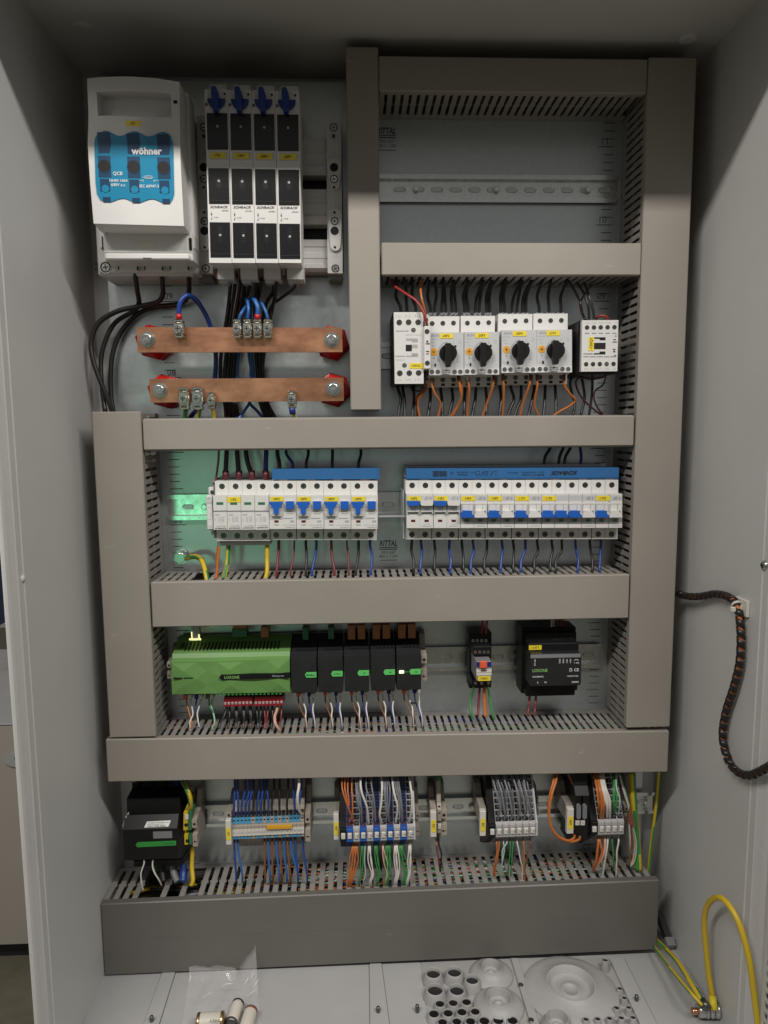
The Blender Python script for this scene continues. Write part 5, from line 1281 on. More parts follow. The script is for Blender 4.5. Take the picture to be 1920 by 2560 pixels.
b = MB(); b.prism([at(*QV(*p), DV + 3.6) for p in ((680, 708), (706, 678), (1494, 657), (1494, 714), (706, 738))], DV, DV + 3.6); nb = b.build('name_band', 'black', ms)
let(QV, nb, 'LOXONE', 828, 706, DV + 3.6, 174, 4.608, 'ink_green', 34, bold=.01)
let(QV, nb, 'Miniserver', 1363, 689, DV + 3.6, 138, 4.608, 'ink_pale', 24)
pq(QV, ms, 'status_bar', 'black', [(153, 716, 258, 725), (273, 712, 380, 720)], DV, DV + 3.4)
b = MB()
for k in range(26):
    x = 282 + k * 43; y0 = 430 - k * 1.3
    xa, za = at(*QV(x, y0), 47); xb, zb_ = at(*QV(x + 25, y0 - 58), 40)
    zd = lambda d: zb1 + 1.5 + (44 - d) * (zk - zb1 - 1.5) / 30
    b.add([(xa - 1, 46, zd(44) - .2), (xa + 1.2, 46, zd(44) - .2), (xa + 1.6, 28, zd(28) + .35), (xa - .6, 28, zd(28) + .35), (xa - 1, 44, zd(44) + .35), (xa + 1.2, 44, zd(44) + .35)], [(4, 5, 2, 3), (0, 1, 5, 4)])
b.build('vent_slot', 'hole', ms)
pq(QV, ms, 'lower_vent', 'green_low', [(640 + k * 46, 905 - k * .8, 664 + k * 46, 915 - k * .8) for k in range(17)], DV - 8, DV - .5)
x, z = at(*QV(258, 345), 40); MB().disc(x, z, 2.2, 30, 44, 12).build('housing_bore', 'hole', ms)
for x0 in (725, 1080):
    t = thing('screw_terminal', '%s dark red eight way screw plug under the green controller' % ('left' if x0 == 725 else 'right'), 'terminal plug', (at(*QV(x0 + 170, 1040), 50)[0], 30, at(*QV(x0 + 170, 1040), 50)[1]), 'dark red screw plugs')
    dy = -6 if x0 == 1080 else 0
    b = MB(); b.quadbox([QV(x0 + 12, 938 + dy), QV(x0 + 338, 930 + dy), QV(x0 + 342, 1032 + dy), QV(x0 + 2, 1045 + dy)], 24, 52); b.pbox(*QV(x0 + 14, 936 + dy), *QV(x0 + 338, 972 + dy), 20, 47); b.build('plug_body', 'red_term', t)
    for k in range(8):
        c = at(*QV(x0 + 26 + k * 42, 1006 + dy - k * 1.4), 52)
        bb = MB().disc(c[0], c[1], 1.7, 51.6, 52.6, 12, 0); bb.box(c[0] - 1.3, c[0] + 1.3, 52.5, 52.8, c[1] - .3, c[1] + .3, 1); bb.build('plug_screw', ['pale', 'dark_red'], t)
def plug(Q, rect, d0, d1, m, label, ribs=0, group=None, name='plug'):
    b = MB(); b.pbox(*Q(rect[0], rect[1]), *Q(rect[2], rect[3]), d0, d1, 0, .6)
    x0, z1 = at(*Q(rect[0], rect[1]), d1); x1, z0 = at(*Q(rect[2], rect[3]), d1)
    for k in range(1, ribs):
        xx = x0 + (x1 - x0) * k / ribs; b.box(xx - .12, xx + .12, d1 - .2, d1 + .08, z0, z1, 1)
    return b.top(name, [m, 'hole'], label, 'plug', group)
for k, (x, m, cn) in enumerate(((264, 'orange_button', 'orange'), (318, 'wire_white', 'white'), (393, 'wire_navy', 'blue'), (442, 'wire_white', 'white'), (520, 'green_plug', 'green'), (570, 'wire_white', 'white'))):
    plug(QV, (x, 910 - k, x + 46, 962 - k), 22, 46, m, '%s plug, %s from the left under the green controller' % (cn, ORD[k]), group='small plugs under the controller')
net = thing('network_plug', 'clear network plug glowing yellow green on top of the controller', 'plug', (at(*QV(405, 280), 34)[0], 30, at(*QV(405, 280), 34)[1]))
pq(QV, net, 'plug_body', 'grey', [(358, 120, 458, 255)], 24, 34, .6)
pq(QV, net, 'lit_edge', 'led_port', [(358, 185, 372, 262), (440, 215, 456, 262), (335, 262, 352, 280), (358, 265, 440, 280), (450, 262, 470, 280)], 33, 35)
plug(QV, (828, 150, 1000, 246), 16, 34, 'green_plug', 'wide green plug on top of the green controller', 8)
plug(QV, (838, 104, 998, 150), 18, 33, 'orange_plug', 'orange lever row above the wide green plug', 8)
plug(QV, (1160, 130, 1250, 248), 16, 36, 'orange_plug', 'single brown orange plug on top of the green controller', 4)

exts = [((35, 330), 'Modbus', 680, 'modbus extension'), ((345, 632), '1-Wire', 667, 'one-wire extension'), ((650, 935), 'AI', 658, 'first analogue'), ((955, 1235), 'AI', 648, 'second analogue'), ((1252, 1533), 'AI', 643, 'third analogue, lit status light')]
lab = ['black extension module next to the green controller, tag reading Modbus', 'black extension module second from the controller, tag reading 1-Wire', 'black extension module third from the controller, tag reading AI', 'black extension module fourth from the controller, tag reading AI', 'last black extension module with a lit status light, tag reading AI']
for k, ((xa, xb), s_, ty, nm) in enumerate(exts):
    xm = (xa + xb) / 2; sl = -(xm - 180) * .030
    zA, zB = zpx(QW, xm, 893 + sl, DV), zpx(QW, xm, 478 + sl, DV); zC = zpx(QW, xm, 405 + sl, 52); zD = zpx(QW, xm, 200 + sl * .6, 14)
    x0_, x1_ = at(*QW(xa, 660), DV)[0], at(*QW(xb, 660), DV)[0]
    t = thing('extension_module', lab[k], 'extension module', ((x0_ + x1_) / 2, 0, zA), 'black extension modules')
    MB().prismx([(8, zA + 2), (44, zA - 2), (DV - 8, zA), (DV, zA + 1), (DV, zB), (56, zB + 3.2), (52, zC), (44, zC + 1.5), (14, zD), (8, zD)], x0_, x1_).build('housing', 'charcoal', t)
    r3 = random.Random(k + 20); pts = [(x0_ + .3, DV, zA + 1.5), (x1_ - .3, DV, zA + 1.5), (x1_ - .3, DV, zB - .3), (x0_ + .3, DV, zB - .3)]
    pts += [((x0_ + x1_) / 2 + r3.uniform(-8, 8), DV + 1.1, zA + (zB - zA) * r3.uniform(.35, .7)), (x0_ + (x1_ - x0_) * .3, DV + .9, zA + (zB - zA) * .3)]
    MB().add(pts, [(0, 1, 5), (1, 4, 5), (1, 2, 4), (2, 3, 4), (3, 5, 4), (3, 0, 5)]).build('facet_front', 'charcoal', t)
    b = MB(); b.prism([at(*QW(*p), DV + 1.8) for p in ((xb - 135, ty), (xb - 118, ty - 30), (xb - 3, ty - 32), (xb - 3, ty + 28), (xb - 118, ty + 31))], DV + .5, DV + 1.8); tg = b.build('name_tag', 'green_tag', t)
    let(QW, tg, s_, xb - (68 if len(s_) > 2 else 58), ty, DV + 1.8, {'Modbus': 102, '1-Wire': 80, 'AI': 24}[s_], 4.608, 'ink', bold=.015)
    b = MB()
    for q in range(5):
        x = xa + 80 + q * 45; b.pbox(*QW(x, 372 + sl), *QW(x + 14, 412 + sl), 50, 53.2)
    b.build('vent_slot', 'hole', t)
    if k == 4:
        pq(QW, t, 'status_light', 'led', [(1282, 635, 1334, 657)], DV + 1, DV + 2)
        pq(QW, t, 'status_bar', 'green_low', [(1345, 641, 1392, 648)], DV + 1, DV + 1.6)
    for q, (o, m, cn) in enumerate(((62, 'orange_button', 'orange'), (110, 'wire_white', 'white'), (186, 'wire_navy', 'blue'), (232, 'wire_white', 'white'))):
        plug(QW, (xa + o, 892 + sl, xa + o + 42, 930 + sl), 24, 48, m, '%s plug under the %s black extension module, %s' % (cn, ORD[k], 'at its right' if q == 3 else ('left of its middle' if q == 1 else 'in its row')), group='small plugs under the extensions')
for k, (x0, y0, x1, y1, m, cn) in enumerate(((165, 135, 235, 275, 'green_plug', 'green plug on top of the Modbus module'), (460, 128, 530, 268, 'green_plug', 'green plug on top of the 1-Wire module'), (687, 108, 774, 272, 'orange_plug', 'left orange plug on top of the third extension module'), (802, 104, 889, 270, 'orange_plug', 'right orange plug on top of the third extension module'), (975, 102, 1062, 268, 'orange_plug', 'left orange plug on top of the fourth extension module'), (1090, 100, 1178, 264, 'orange_plug', 'right orange plug on top of the fourth extension module'), (1268, 98, 1356, 260, 'orange_plug', 'left orange plug on top of the last extension module'), (1383, 94, 1471, 258, 'orange_plug', 'right orange plug on top of the last extension module'))):
    plug(QW, (x0, y0, x1, y1), 18, 42, m, cn, 5, 'plugs on top of the extensions')
    nw = 3 if k < 2 else 5
    for q in range(nw):
        xx = x0 + (x1 - x0) * (q + .5) / nw
        wire([(*QW(xx, y0 + 6), 32), (*QW(xx + 2, y0 - 15), 34), (*QW(xx + 4, y0 - 60), 38)], .75, 'wire_grey', '%s thin grey wire of the %s' % (ORD[q], cn), 'thin grey wires above %s' % cn)
for k in range(5):
    wire([(*QV(856 + k * 30, 110), 28), (*QV(858 + k * 30, 60), 34)], .8, 'wire_orange', '%s thin orange wire above the wide green plug' % ORD[k], 'thin orange wires above the green plug')

def bracket(label, Q, x0, y0, x1, y1, d1, lab_rect=None, lab_s=None, ld=72):
    c = at(*Q((x0 + x1) / 2, y1), d1)
    t = thing('end_bracket', label, 'end bracket', (c[0], 8, c[1]), 'beige rail end brackets')
    xa, za = at(*Q(x0, y0), d1); xb, zb = at(*Q(x1, y1), d1); h = za - zb
    MB().prismx([(8, zb - h * .15), (8, za + h * .7), (20, za + h * .6), (30, za + h * .1), (d1, za), (d1, za - h * .30), (d1 - 9, za - h * .34), (d1 - 9, za - h * .52), (d1, za - h * .56), (d1, zb), (30, zb - h * .1)], xa, xb).build('body', 'beige', t)
    b = MB(); m = (xa + xb) / 2; w = (xb - xa) * .28
    b.disc(m, za - h * .16, w, d1 - .2, d1 + .2, 12, 0); b.disc(m - w * .4, zb + h * .18, w * .7, d1 - .2, d1 + .2, 10, 0); b.box(m + w * .5, m + w * 1.1, d1 - .2, d1 + .2, zb + h * .16, zb + h * .2)
    b.build('bore', 'hole', t)
    if lab_rect:
        hd = MB(); hd.pbox(*Q(lab_rect[0], lab_rect[1]), *Q(lab_rect[2], lab_rect[3]), ld - 8, ld, 0, .5); hd.build('label_holder', 'wire_white', t)
        xm = (lab_rect[0] + lab_rect[2]) / 2; hh = lab_rect[3] - lab_rect[1]; ww = lab_rect[2] - lab_rect[0]
        psticker(t, *Q(xm - ww * .36, lab_rect[1] + hh * .31), *Q(xm + ww * .40, lab_rect[1] + hh * .80), ld + .1, lab_s, vertical=True, th=(3.2))
    return t
bracket('beige end bracket tight against the left of the green controller', QV, 78, 540, 132, 720, 52)
bracket('beige end bracket right of the last black extension module', QW, 1536, 458, 1600, 745, 52)

# relay 100K1
t = thing('plug_in_relay', 'black relay socket with orange button relay, labelled 100K1', 'relay', (at(*QX(245, 900), 30)[0], 0, at(*QX(245, 900), 30)[1]))
pq(QX, t, 'socket_base', 'black', [(120, 210, 392, 905)], 8, 34, 1)
pq(QX, t, 'socket_tier', 'black', [(112, 225, 368, 345)], 30, 46, 1)
pq(QX, t, 'socket_tier', 'black', [(165, 385, 397, 495)], 30, 60, 1)
pq(QX, t, 'socket_tier', 'black', [(150, 812, 397, 885)], 30, 60, 1)
for k in range(4):
    for (x, y, d) in ((163 + k * 54, 308, 46), (192 + k * 55, 452, 60)): 
        c = at(*QX(x, y), d); b = MB().disc(c[0], c[1], 2.1, d, d + .6, 12, 0); b.box(c[0] - 1.5, c[0] + 1.5, d + .55, d + .8, c[1] - .35, c[1] + .35, 1); b.build('tier_screw', ['steel', 'hole'], t)
for k, x in enumerate((193, 272, 360)):
    c = at(*QX(x, 842), 60); b = MB().disc(c[0], c[1], 2.1, 60, 60.6, 12, 0); b.box(c[0] - 1.5, c[0] + 1.5, 60.5, 60.8, c[1] - .35, c[1] + .35, 1); b.build('tier_screw', ['steel', 'hole'], t)
rl = pq(QX, t, 'relay_case', 'mid_grey', [(206, 572, 396, 812)], 34, 76, .8)
pq(QX, rl, 'blue_frame', 'wire_navy', [(208, 580, 394, 640)], 76, 76.3)
pq(QX, rl, 'test_button', 'orange_button', [(250, 572, 344, 660)], 76, 80, 1)
pq(QX, rl, 'label_plate', 'wire_white', [(206, 668, 397, 712), (208, 712, 396, 745)], 76, 76.6)
pq(QX, rl, 'lamp_window', 'dark_red', [(262, 682, 336, 696)], 76.6, 76.9)
psticker(t, *QX(226, 757), *QX(383, 812), 76.4, '-100K1')

# power supply 110T1
t = thing('power_supply', 'black rail power supply with white lettering, labelled 110T1', 'power supply', (at(*QX(1180, 1000), 30)[0], 0, at(*QX(1180, 1000), 30)[1]))
pq(QX, t, 'base', 'black', [(780, 150, 1440, 960)], 8, 40, 1.2)
pq(QX, t, 'upper_terminal', 'black', [(832, 215, 1462, 350)], 36, 50, 1)
pq(QX, t, 'upper_step', 'black', [(862, 350, 1492, 480)], 36, 60, 1)
fr = pq(QX, t, 'front', 'charcoal', [(890, 482, 1520, 872)], 36, 74, 1.2)
pq(QX, t, 'lower_terminal', 'black', [(855, 872, 1478, 935), (830, 930, 1445, 998)], 30, 56, 1)
pq(QX, t, 'front_bevel', 'mid_grey', [(888, 488, 1515, 518)], 74, 74.3)
pq(QX, t, 'vent_slot', 'hole', [(850 + k * 41, 182, 876 + k * 41, 212) for k in range(15)], 39.5, 40.4)
pq(QX, t, 'connector_slot', 'hole', [(905 + k * 38, 462, 928 + k * 38, 478) for k in range(15)], 59.6, 60.4)
pq(QX, t, 'print_strip', 'hole', [(1175, 285, 1340, 296), (1378, 262, 1412, 290)], 50, 50.3)
psticker(t, *QX(866, 370), *QX(1025, 423), 60.2, '-110T1')
let(QX, fr, 'LOXONE', 1005, 684, 74, 198, 5.027, 'ink_green', 42, bold=.012)
for s_, x, y, w in (('100-240VAC', 982, 762, 148), ('=24VDC/4.2A', 1415, 754, 152), ('200002', 1446, 828, 92), ('L', 980, 833, 16), ('N', 1074, 832, 24), ('CE', 1464, 675, 64), ('UK', 1392, 664, 42), ('CA', 1392, 687, 46), ('V ADJ', 1462, 590, 68)): let(QX, fr, s_, x, y, 74, w, 5.027, 'ink_white', bold=.012)
for s_, x, y in (('DC OK', 941, 582), ('GND', 1253, 566), ('GND', 1298, 566), ('+24V', 1344, 566), ('+24V', 1388, 566)):
    c = at(*QX(x, y), 74); lettering(fr, s_, c[0], 74.2, c[1], 'ink_white', w=(8.8 if s_ == 'DC OK' else 6.2), rot=math.pi / 2, bold=.01)
x, z = at(*QX(1462, 560), 74); b = MB(); vs = []
for k in range(9):
    a = math.radians(35 + 110 * k / 8); vs += [(x + 3.2 * math.cos(a), 74.2, z - 2 + 3.2 * math.sin(a)), (x + 3.9 * math.cos(a), 74.2, z - 2 + 3.9 * math.sin(a))]
b.add(vs, [(2 * k, 2 * k + 1, 2 * k + 3, 2 * k + 2) for k in range(8)]).build('adjust_arc', 'ink_white', fr)

# wires of the fourth row
qv = lambda *p: [(*QV(x, y), d) for x, y, d in p]; qw = lambda *p: [(*QW(x, y), d) for x, y, d in p]; qx = lambda *p: [(*QX(x, y), d) for x, y, d in p]
for k, (p, m, cn) in enumerate(((((300, 955, 36), (318, 1040, 42), (345, 1150, 50), (368, 1230, 58), (352, 1300, 60)), 'wire_orange', 'orange'), (((350, 955, 36), (370, 1060, 42), (378, 1140, 50), (345, 1220, 58), (352, 1320, 60)), 'wire_white', 'white'), (((425, 955, 36), (410, 1050, 42), (425, 1140, 50), (440, 1230, 58), (450, 1290, 60)), 'wire_navy', 'blue'), (((475, 955, 36), (450, 1050, 42), (430, 1120, 50), (438, 1200, 58), (452, 1280, 60)), 'wire_white', 'pale'), (((565, 955, 36), (572, 1040, 42), (610, 1100, 50), (625, 1150, 52), (622, 1290, 60)), 'wire_green', 'dark green'), (((605, 955, 36), (590, 1030, 42), (612, 1110, 50), (630, 1220, 58), (595, 1310, 60)), 'wire_mint', 'pale green'))):
    wire(qv(*p), 1.05, m, 'thin %s wire from the %s plug under the green controller' % (cn, ORD[k]), 'thin wires under the controller')
for k, (a, e, m) in enumerate(((765, 690, 'wire_black'), (800, 790, 'wire_black'), (872, 872, 'wire_black'), (885, 880, 'wire_black'), (955, 960, 'wire_black'), (968, 968, 'wire_black'), (1030, 1040, 'wire_black'), (1045, 1052, 'wire_black'), (1112, 1125, 'wire_black'), (1160, 1140, 'wire_black'), (1200, 1210, 'wire_maroon'), (1240, 1222, 'wire_maroon'), (1295, 1290, 'wire_black'), (1398, 1380, 'wire_maroon'))):
    wire(qv((a, 1040 - (a - 760) * .02, 40), (a + 2, 1080, 42), ((a + e) / 2 + 6, 1160, 48), (e, 1240, 56), (e - 8, 1300, 60)), 1.6 if m == 'wire_black' else 1.3, m, '%s %s wire from the left under the dark red screw plugs' % (ORD[k], 'black' if m == 'wire_black' else 'dark red'), 'wires under the dark red screw plugs')
wire(qv((1355, 1035, 44), (1345, 1090, 50), (1322, 1160, 60), (1330, 1240, 68), (1375, 1310, 66), (1385, 1350, 60)), 2.0, 'wire_pink', 'pale orange white wire bowing out below the right screw plug')
for k, ((xa, xb), s_, ty, nm) in enumerate(exts):
    sl = -((xa + xb) / 2 - 180) * .030
    o = [(83, 165, 'wire_brown', 'orange brown'), (131, 172, 'wire_white', 'white'), (206, 262, 'wire_navy', 'blue'), (250, 268, 'wire_white', 'pale')]
    for q, (a, e, m, cn) in enumerate(o):
        sp = [0, -20, 6, -2, 30][k] if q < 2 else [0, 4, 0, -2, 36][k]
        wire(qw((xa + a, 925 + sl, 38), (xa + a + (10 if q % 2 else 4), 990 + sl, 42), (xa + (a + e) / 2 + sp * .3 + (18 if q == 1 else -8), 1080 + sl, 50), (xa + e + sp * .6 - 4, 1170 + sl * .6, 58), (xa + e + sp * .5 + 6, 1260 + sl * .5, 60), (xa + e + sp * .5, 1320, 54)), 1.05, m, '%s wire of the %s pair under the %s black extension module' % (cn, 'left' if q < 2 else 'right', ORD[k]), 'thin wires under the extensions')
b = MB(); b.tube([at3(*QW(1412, 1002), 52), at3(*QW(1478, 1000), 52)], 1.3, 10); b.top('resistor', 'charcoal', 'small dark resistor hanging on the wires of the last extension module', 'resistor')
for k, (p, m, r, cn) in enumerate(((((275, 250, 44), (272, 180, 46), (280, 100, 48), (292, 30, 50)), 'wire_maroon', 1.6, 'dark red wire rising from the top of relay 100K1'), (((322, 235, 44), (325, 180, 46), (335, 110, 48), (345, 30, 50)), 'wire_red', 1.6, 'lighter red wire rising from the top of relay 100K1'), (((175, 890, 46), (150, 980, 48), (128, 1100, 52), (140, 1210, 58), (160, 1290, 60)), 'wire_green', 1.7, 'green wire at the left under relay 100K1'), (((250, 890, 46), (240, 1000, 48), (230, 1150, 54), (225, 1260, 60)), 'wire_maroon', 1.7, 'dark red wire under relay 100K1'), (((300, 890, 46), (302, 1000, 48), (310, 1150, 54), (318, 1270, 60)), 'wire_orange', 1.7, 'left of two orange wires under relay 100K1'), (((318, 890, 44), (318, 1000, 46), (325, 1150, 52), (332, 1270, 58)), 'wire_orange', 1.6, 'right of two orange wires under relay 100K1'), (((352, 890, 46), (370, 1000, 48), (392, 1130, 54), (415, 1260, 60), (430, 1300, 60)), 'wire_green', 1.7, 'green wire at the right under relay 100K1'), (((875, 985, 46), (870, 1080, 48), (858, 1180, 56), (852, 1260, 60)), 'wire_maroon', 1.7, 'left dark red wire under the power supply'), (((955, 985, 46), (952, 1080, 48), (940, 1180, 56), (936, 1260, 60)), 'wire_maroon', 1.7, 'right dark red wire under the power supply'), (((1152, 180, 36), (1150, 120, 38), (1155, 30, 44)), 'wire_white', 1.5, 'white wire on top of the power supply'), (((1190, 170, 36), (1182, 100, 38), (1180, 30, 44)), 'wire_white', .8, 'thin white wire on top of the power supply'), (((1230, 170, 34), (1226, 100, 38), (1215, 30, 44)), 'wire_brown', 1.5, 'left brown orange wire on top of the power supply'), (((1280, 170, 34), (1275, 100, 38), (1262, 30, 44)), 'wire_brown', 1.5, 'right brown orange wire on top of the power supply'))):
    wire(qx(*p), r, m, cn)

# ---------------------------------------------------------------- bottom row: energy meter and terminal strips
Q1 = crop(290, 1930, 6.9125); Q2 = crop(540, 1930, 6.38); Q3 = crop(820, 1930, 6.38); Q4 = crop(1060, 1930, 5.53); Q5 = crop(1360, 1930, 6.38)
mt = thing('energy_meter', 'black energy meter with a green name tag and a not-for-sale label, bottom left', 'energy meter', (at(*Q1(650, 1540), 40)[0], 0, at(*Q1(650, 1540), 40)[1]))
DM = 70.0
X0 = at(*Q1(128, 1200), DM)[0]; X1 = at(*Q1(1062, 1150), DM)[0]; z_ = lambda y, d: zpx(Q1, 620, y, d)
prof_ = [(8, z_(1620, 30)), (30, z_(1620, 40)), (44, z_(1540, 50)), (DM - 1, z_(1520, DM)), (DM, z_(1505, DM)), (DM, z_(985, DM)), (58, z_(735, 58)), (50, z_(715, 50)), (48, z_(450, 48)), (24, z_(265, 24)), (24, z_(170, 24)), (8, z_(150, 8))]
MB().prismx(prof_, X0, X1).build('housing', 'black', mt)
MB().prismx([(20, z_(1620, 40)), (54, z_(1600, 50)), (54, z_(1530, 54)), (20, z_(1500, 40))], at(*Q1(310, 1560), 54)[0], at(*Q1(1150, 1560), 54)[0]).build('lower_terminal', 'black', mt)
b = MB(); b.prism([at(*Q1(*p), DM + .8) for p in ((338, 1262), (372, 1218), (1036, 1190), (1040, 1268), (368, 1302))], DM - .2, DM + .8); tg = b.build('name_tag', 'green_low', mt)
let(Q1, tg, 'Meter Tree', 912, 1234, DM + .8, 155, 6.9125, 'ink', 28, rot=.035)
pq(Q1, mt, 'display', 'mid_grey', [(640, 1032, 972, 1140)], DM - .2, DM + .25)
def onslope(x, y):
    d = 64.0
    for _ in range(6):
        zz = at(*Q1(x, y), d)[1]; a, c = z_(985, DM), z_(735, 58); t = min(1, max(0, (zz - a) / (c - a))); d = DM + (58 - DM) * t + .5
    X, zz = at(*Q1(x, y), d); return (X, d, zz)
qd = [onslope(*p) for p in ((485, 960), (905, 945), (948, 838), (535, 858))]
sl_ = MB().add(qd, [(0, 1, 2, 3)]); sl_.add([(x, d - .4, z) for x, d, z in qd], [(3, 2, 1, 0)]); sl_ = sl_.build('notice_label', 'ink_white', mt)
O, U_, V_ = np.array(qd[0]), np.array(qd[1]) - np.array(qd[0]), np.array(qd[3]) - np.array(qd[0])
fr_ = lambda u, v: (lambda w, hh: (lambda a, b2: tuple(O + U_ * (u + a) + V_ * (v + b2) + np.array([0, .25, .1])))) (0, 0)
ul, vl = np.linalg.norm(U_), np.linalg.norm(V_)
def lab_text(s, u, v, h, w):
    b = MB(); text_into(b, s, 0, 0, 0, h=h, w=w, bold=.02, frame=lambda a, e: tuple(O + U_ * (u + a / ul) + V_ * (v + e / vl) + np.array([0, .3, .1]))); return b.build('lettering', 'ink', sl_)
lab_text('Prototype Energy Meter Tree', .50, .76, 1.5, ul * .86); lab_text('NOT FOR SALE', .5, .18, 2.0, ul * .74)
lab_text('Only for prototype purpose', .42, .48, 1.1, ul * .7)
MB().prism([at(*Q1(*p), 62) for p in ((165, 770), (186, 820), (182, 860), (146, 905), (110, 995), (102, 930), (140, 830))], 40, 60).build('rail_clip', 'ivory', mt)
for k, x in enumerate((395, 620, 850, 1062)):
    c = at3(*Q1(x, 235), 24); b = MB(); b.tube([c, (c[0], 26, c[2] + 22)], 3.4, 12); b.top('wire_sleeve', 'dark_red', '%s dark red sleeve from the left on top of the energy meter' % ORD[k], 'sleeve', 'dark red sleeves on the energy meter')
wire([(*Q1(1050, 235), 26), (*Q1(1040, 150), 30), (*Q1(1030, 60), 34)], 3.0, 'wire_navy', 'thick blue cable above the energy meter')
for k, x in enumerate((395, 620, 850)): wire([(*Q1(x, 235), 26), (*Q1(x, 150), 30), (*Q1(x, 60), 34)], 3.0, 'wire_black', '%s thick black cable above the energy meter' % ORD[k], 'thick black cables above the energy meter')
# earth terminal
pe = thing('earth_terminal', 'yellow and green earth terminal right of the energy meter', 'terminal block', (at(*Q1(1240, 1290), 40)[0], 8, at(*Q1(1240, 1290), 40)[1]))
for x0, x1, m in ((1160, 1238, 'wire_yellow'), (1238, 1308, 'green_plug')):
    b = MB(); b.quadbox([Q1(x0 + 8, 700), Q1(x1, 698), Q1(x1, 1000), Q1(x0 + 4, 1006)], 10, 60); b.quadbox([Q1(x0 + 18, 1090), Q1(x1 + 6, 1086), Q1(x1 + 6, 1252), Q1(x0 + 26, 1258)], 10, 60); b.quadbox([Q1(x0 + 26, 1000), Q1(x1 + 8, 1000), Q1(x1 + 8, 1092), Q1(x0 + 26, 1092)], 10, 50)
    b.build('half_body', m, pe)
pq(Q1, pe, 'marker', 'wire_white', [(1188, 742, 1252, 820)], 60, 61.5)
for x, y in ((1212, 915), (1236, 1190)):
    c = at(*Q1(x, y), 60); MB().disc(c[0], c[1], 2.6, 59.5, 60.4, 12).build('wire_hole', 'hole', pe)
bracket('beige end bracket right of the yellow green earth terminal', Q1, 1310, 830, 1412, 1285, 60)
wire([(*Q1(1150, 150), 44), (*Q1(1220, 280), 60), (*Q1(1275, 430), 64), (*Q1(1290, 560), 60), (*Q1(1275, 660), 50)], 3.2, 'earth', 'thick yellow and green wire curving down to the earth terminal')
wire([(*Q1(1325, 1280), 46), (*Q1(1318, 1450), 46), (*Q1(1312, 1650), 50), (*Q1(1330, 1860), 58), (*Q1(1300, 1960), 60)], 3.0, 'wire_yellow', 'thick yellow wire dropping from the earth terminal into the bottom duct')
wire([(*Q1(1160, 1590), 40), (*Q1(1165, 1750), 46), (*Q1(1160, 1900), 54)], 5.2, 'wire_blue', 'thick blue cable under the energy meter')
wire([(*Q1(965, 1590), 40), (*Q1(1000, 1750), 46), (*Q1(1060, 1900), 54)], 4.6, 'wire_grey', 'thick grey cable under the energy meter')
wire([(*Q1(790, 1600), 36), (*Q1(800, 1750), 42), (*Q1(820, 1900), 48)], 4.6, 'wire_black', 'thick black cable under the energy meter')
wire([(*Q1(480, 1520), 66), (*Q1(485, 1580), 68), (*Q1(432, 1750), 72), (*Q1(440, 1900), 74), (*Q1(470, 2050), 72)], 1.0, 'wire_white', 'left thin white wire hanging from the energy meter')
wire([(*Q1(640, 1520), 66), (*Q1(630, 1620), 68), (*Q1(665, 1740), 72), (*Q1(740, 1860), 72), (*Q1(790, 1960), 66)], 1.0, 'wire_white', 'right thin white wire hanging from the energy meter')
wire([(*Q1(628, 1520), 64), (*Q1(650, 1640), 66), (*Q1(690, 1760), 68), (*Q1(745, 1880), 68)], .9, 'wire_green', 'thin green wire beside the white one under the energy meter')

# X1: nineteen narrow feed through terminals
DX = 60.0
x1prof = [(DX, -6), (DX, 9), (DX - 2, 10), (DX - 2, 11.5), (DX - 5, 24), (DX - 12, 30), (DX - 14, 37), (30, 44), (20, 58), (8, 58), (8, -40), (34, -36), (36, -26), (44, -24), (46, -12), (DX - 2, -7)]
W1 = 98.6 / 19
body1 = MB().prismx(x1prof, -W1 / 2 + .12, W1 / 2 - .12).mesh('body', 'beige')
mk1 = MB().box(-W1 / 2 + .15, W1 / 2 - .15, DX - .5, DX + 1, -4.6, 4.6).mesh('marker', 'wire_white')
def sl_quad(b, x0, x1, d0, z0, d1, z1, off=.3, mi=0):
    b.add([(x0, d0 + off, z0), (x1, d0 + off, z0), (x1, d1 + off, z1), (x0, d1 + off, z1), (x0, d0 - .6, z0), (x1, d0 - .6, z0), (x1, d1 - .6, z1), (x0, d1 - .6, z1)], [(0, 1, 2, 3), (0, 4, 5, 1), (1, 5, 6, 2), (2, 6, 7, 3), (3, 7, 4, 0)], mi); return b
ins1 = {}
for m in ('term_cyan', 'beige'):
    b = sl_quad(MB(), -W1 / 2 + .2, W1 / 2 - .2, DX - 2, 11.6, DX - 4.6, 22); sl_quad(b, -1.3, 1.3, DX - 3, 15.3, DX - 3.2, 16.8, .7, 1); b.box(-W1 / 2 + .3, W1 / 2 - .3, DX - 8, DX - 1, -10, -7.2, 0)
    ins1[m] = b.mesh('funnel', [m, 'hole'])
b = MB(); sl_quad(b, -2.0, 2.0, DX - 4.2, 20.5, DX - 6.2, 26.5, 1.0, 0); hole1 = b.mesh('wire_hole', ['hole'])
cy = 'CCCCCBCCBCBCBCBCCCB'
num1 = [2, 5, 8, 11, 14, 17, 19, 22, 25, 27, 30, 32, 35, 37, 40, 43, 45, 48, 51]
x1pos = []
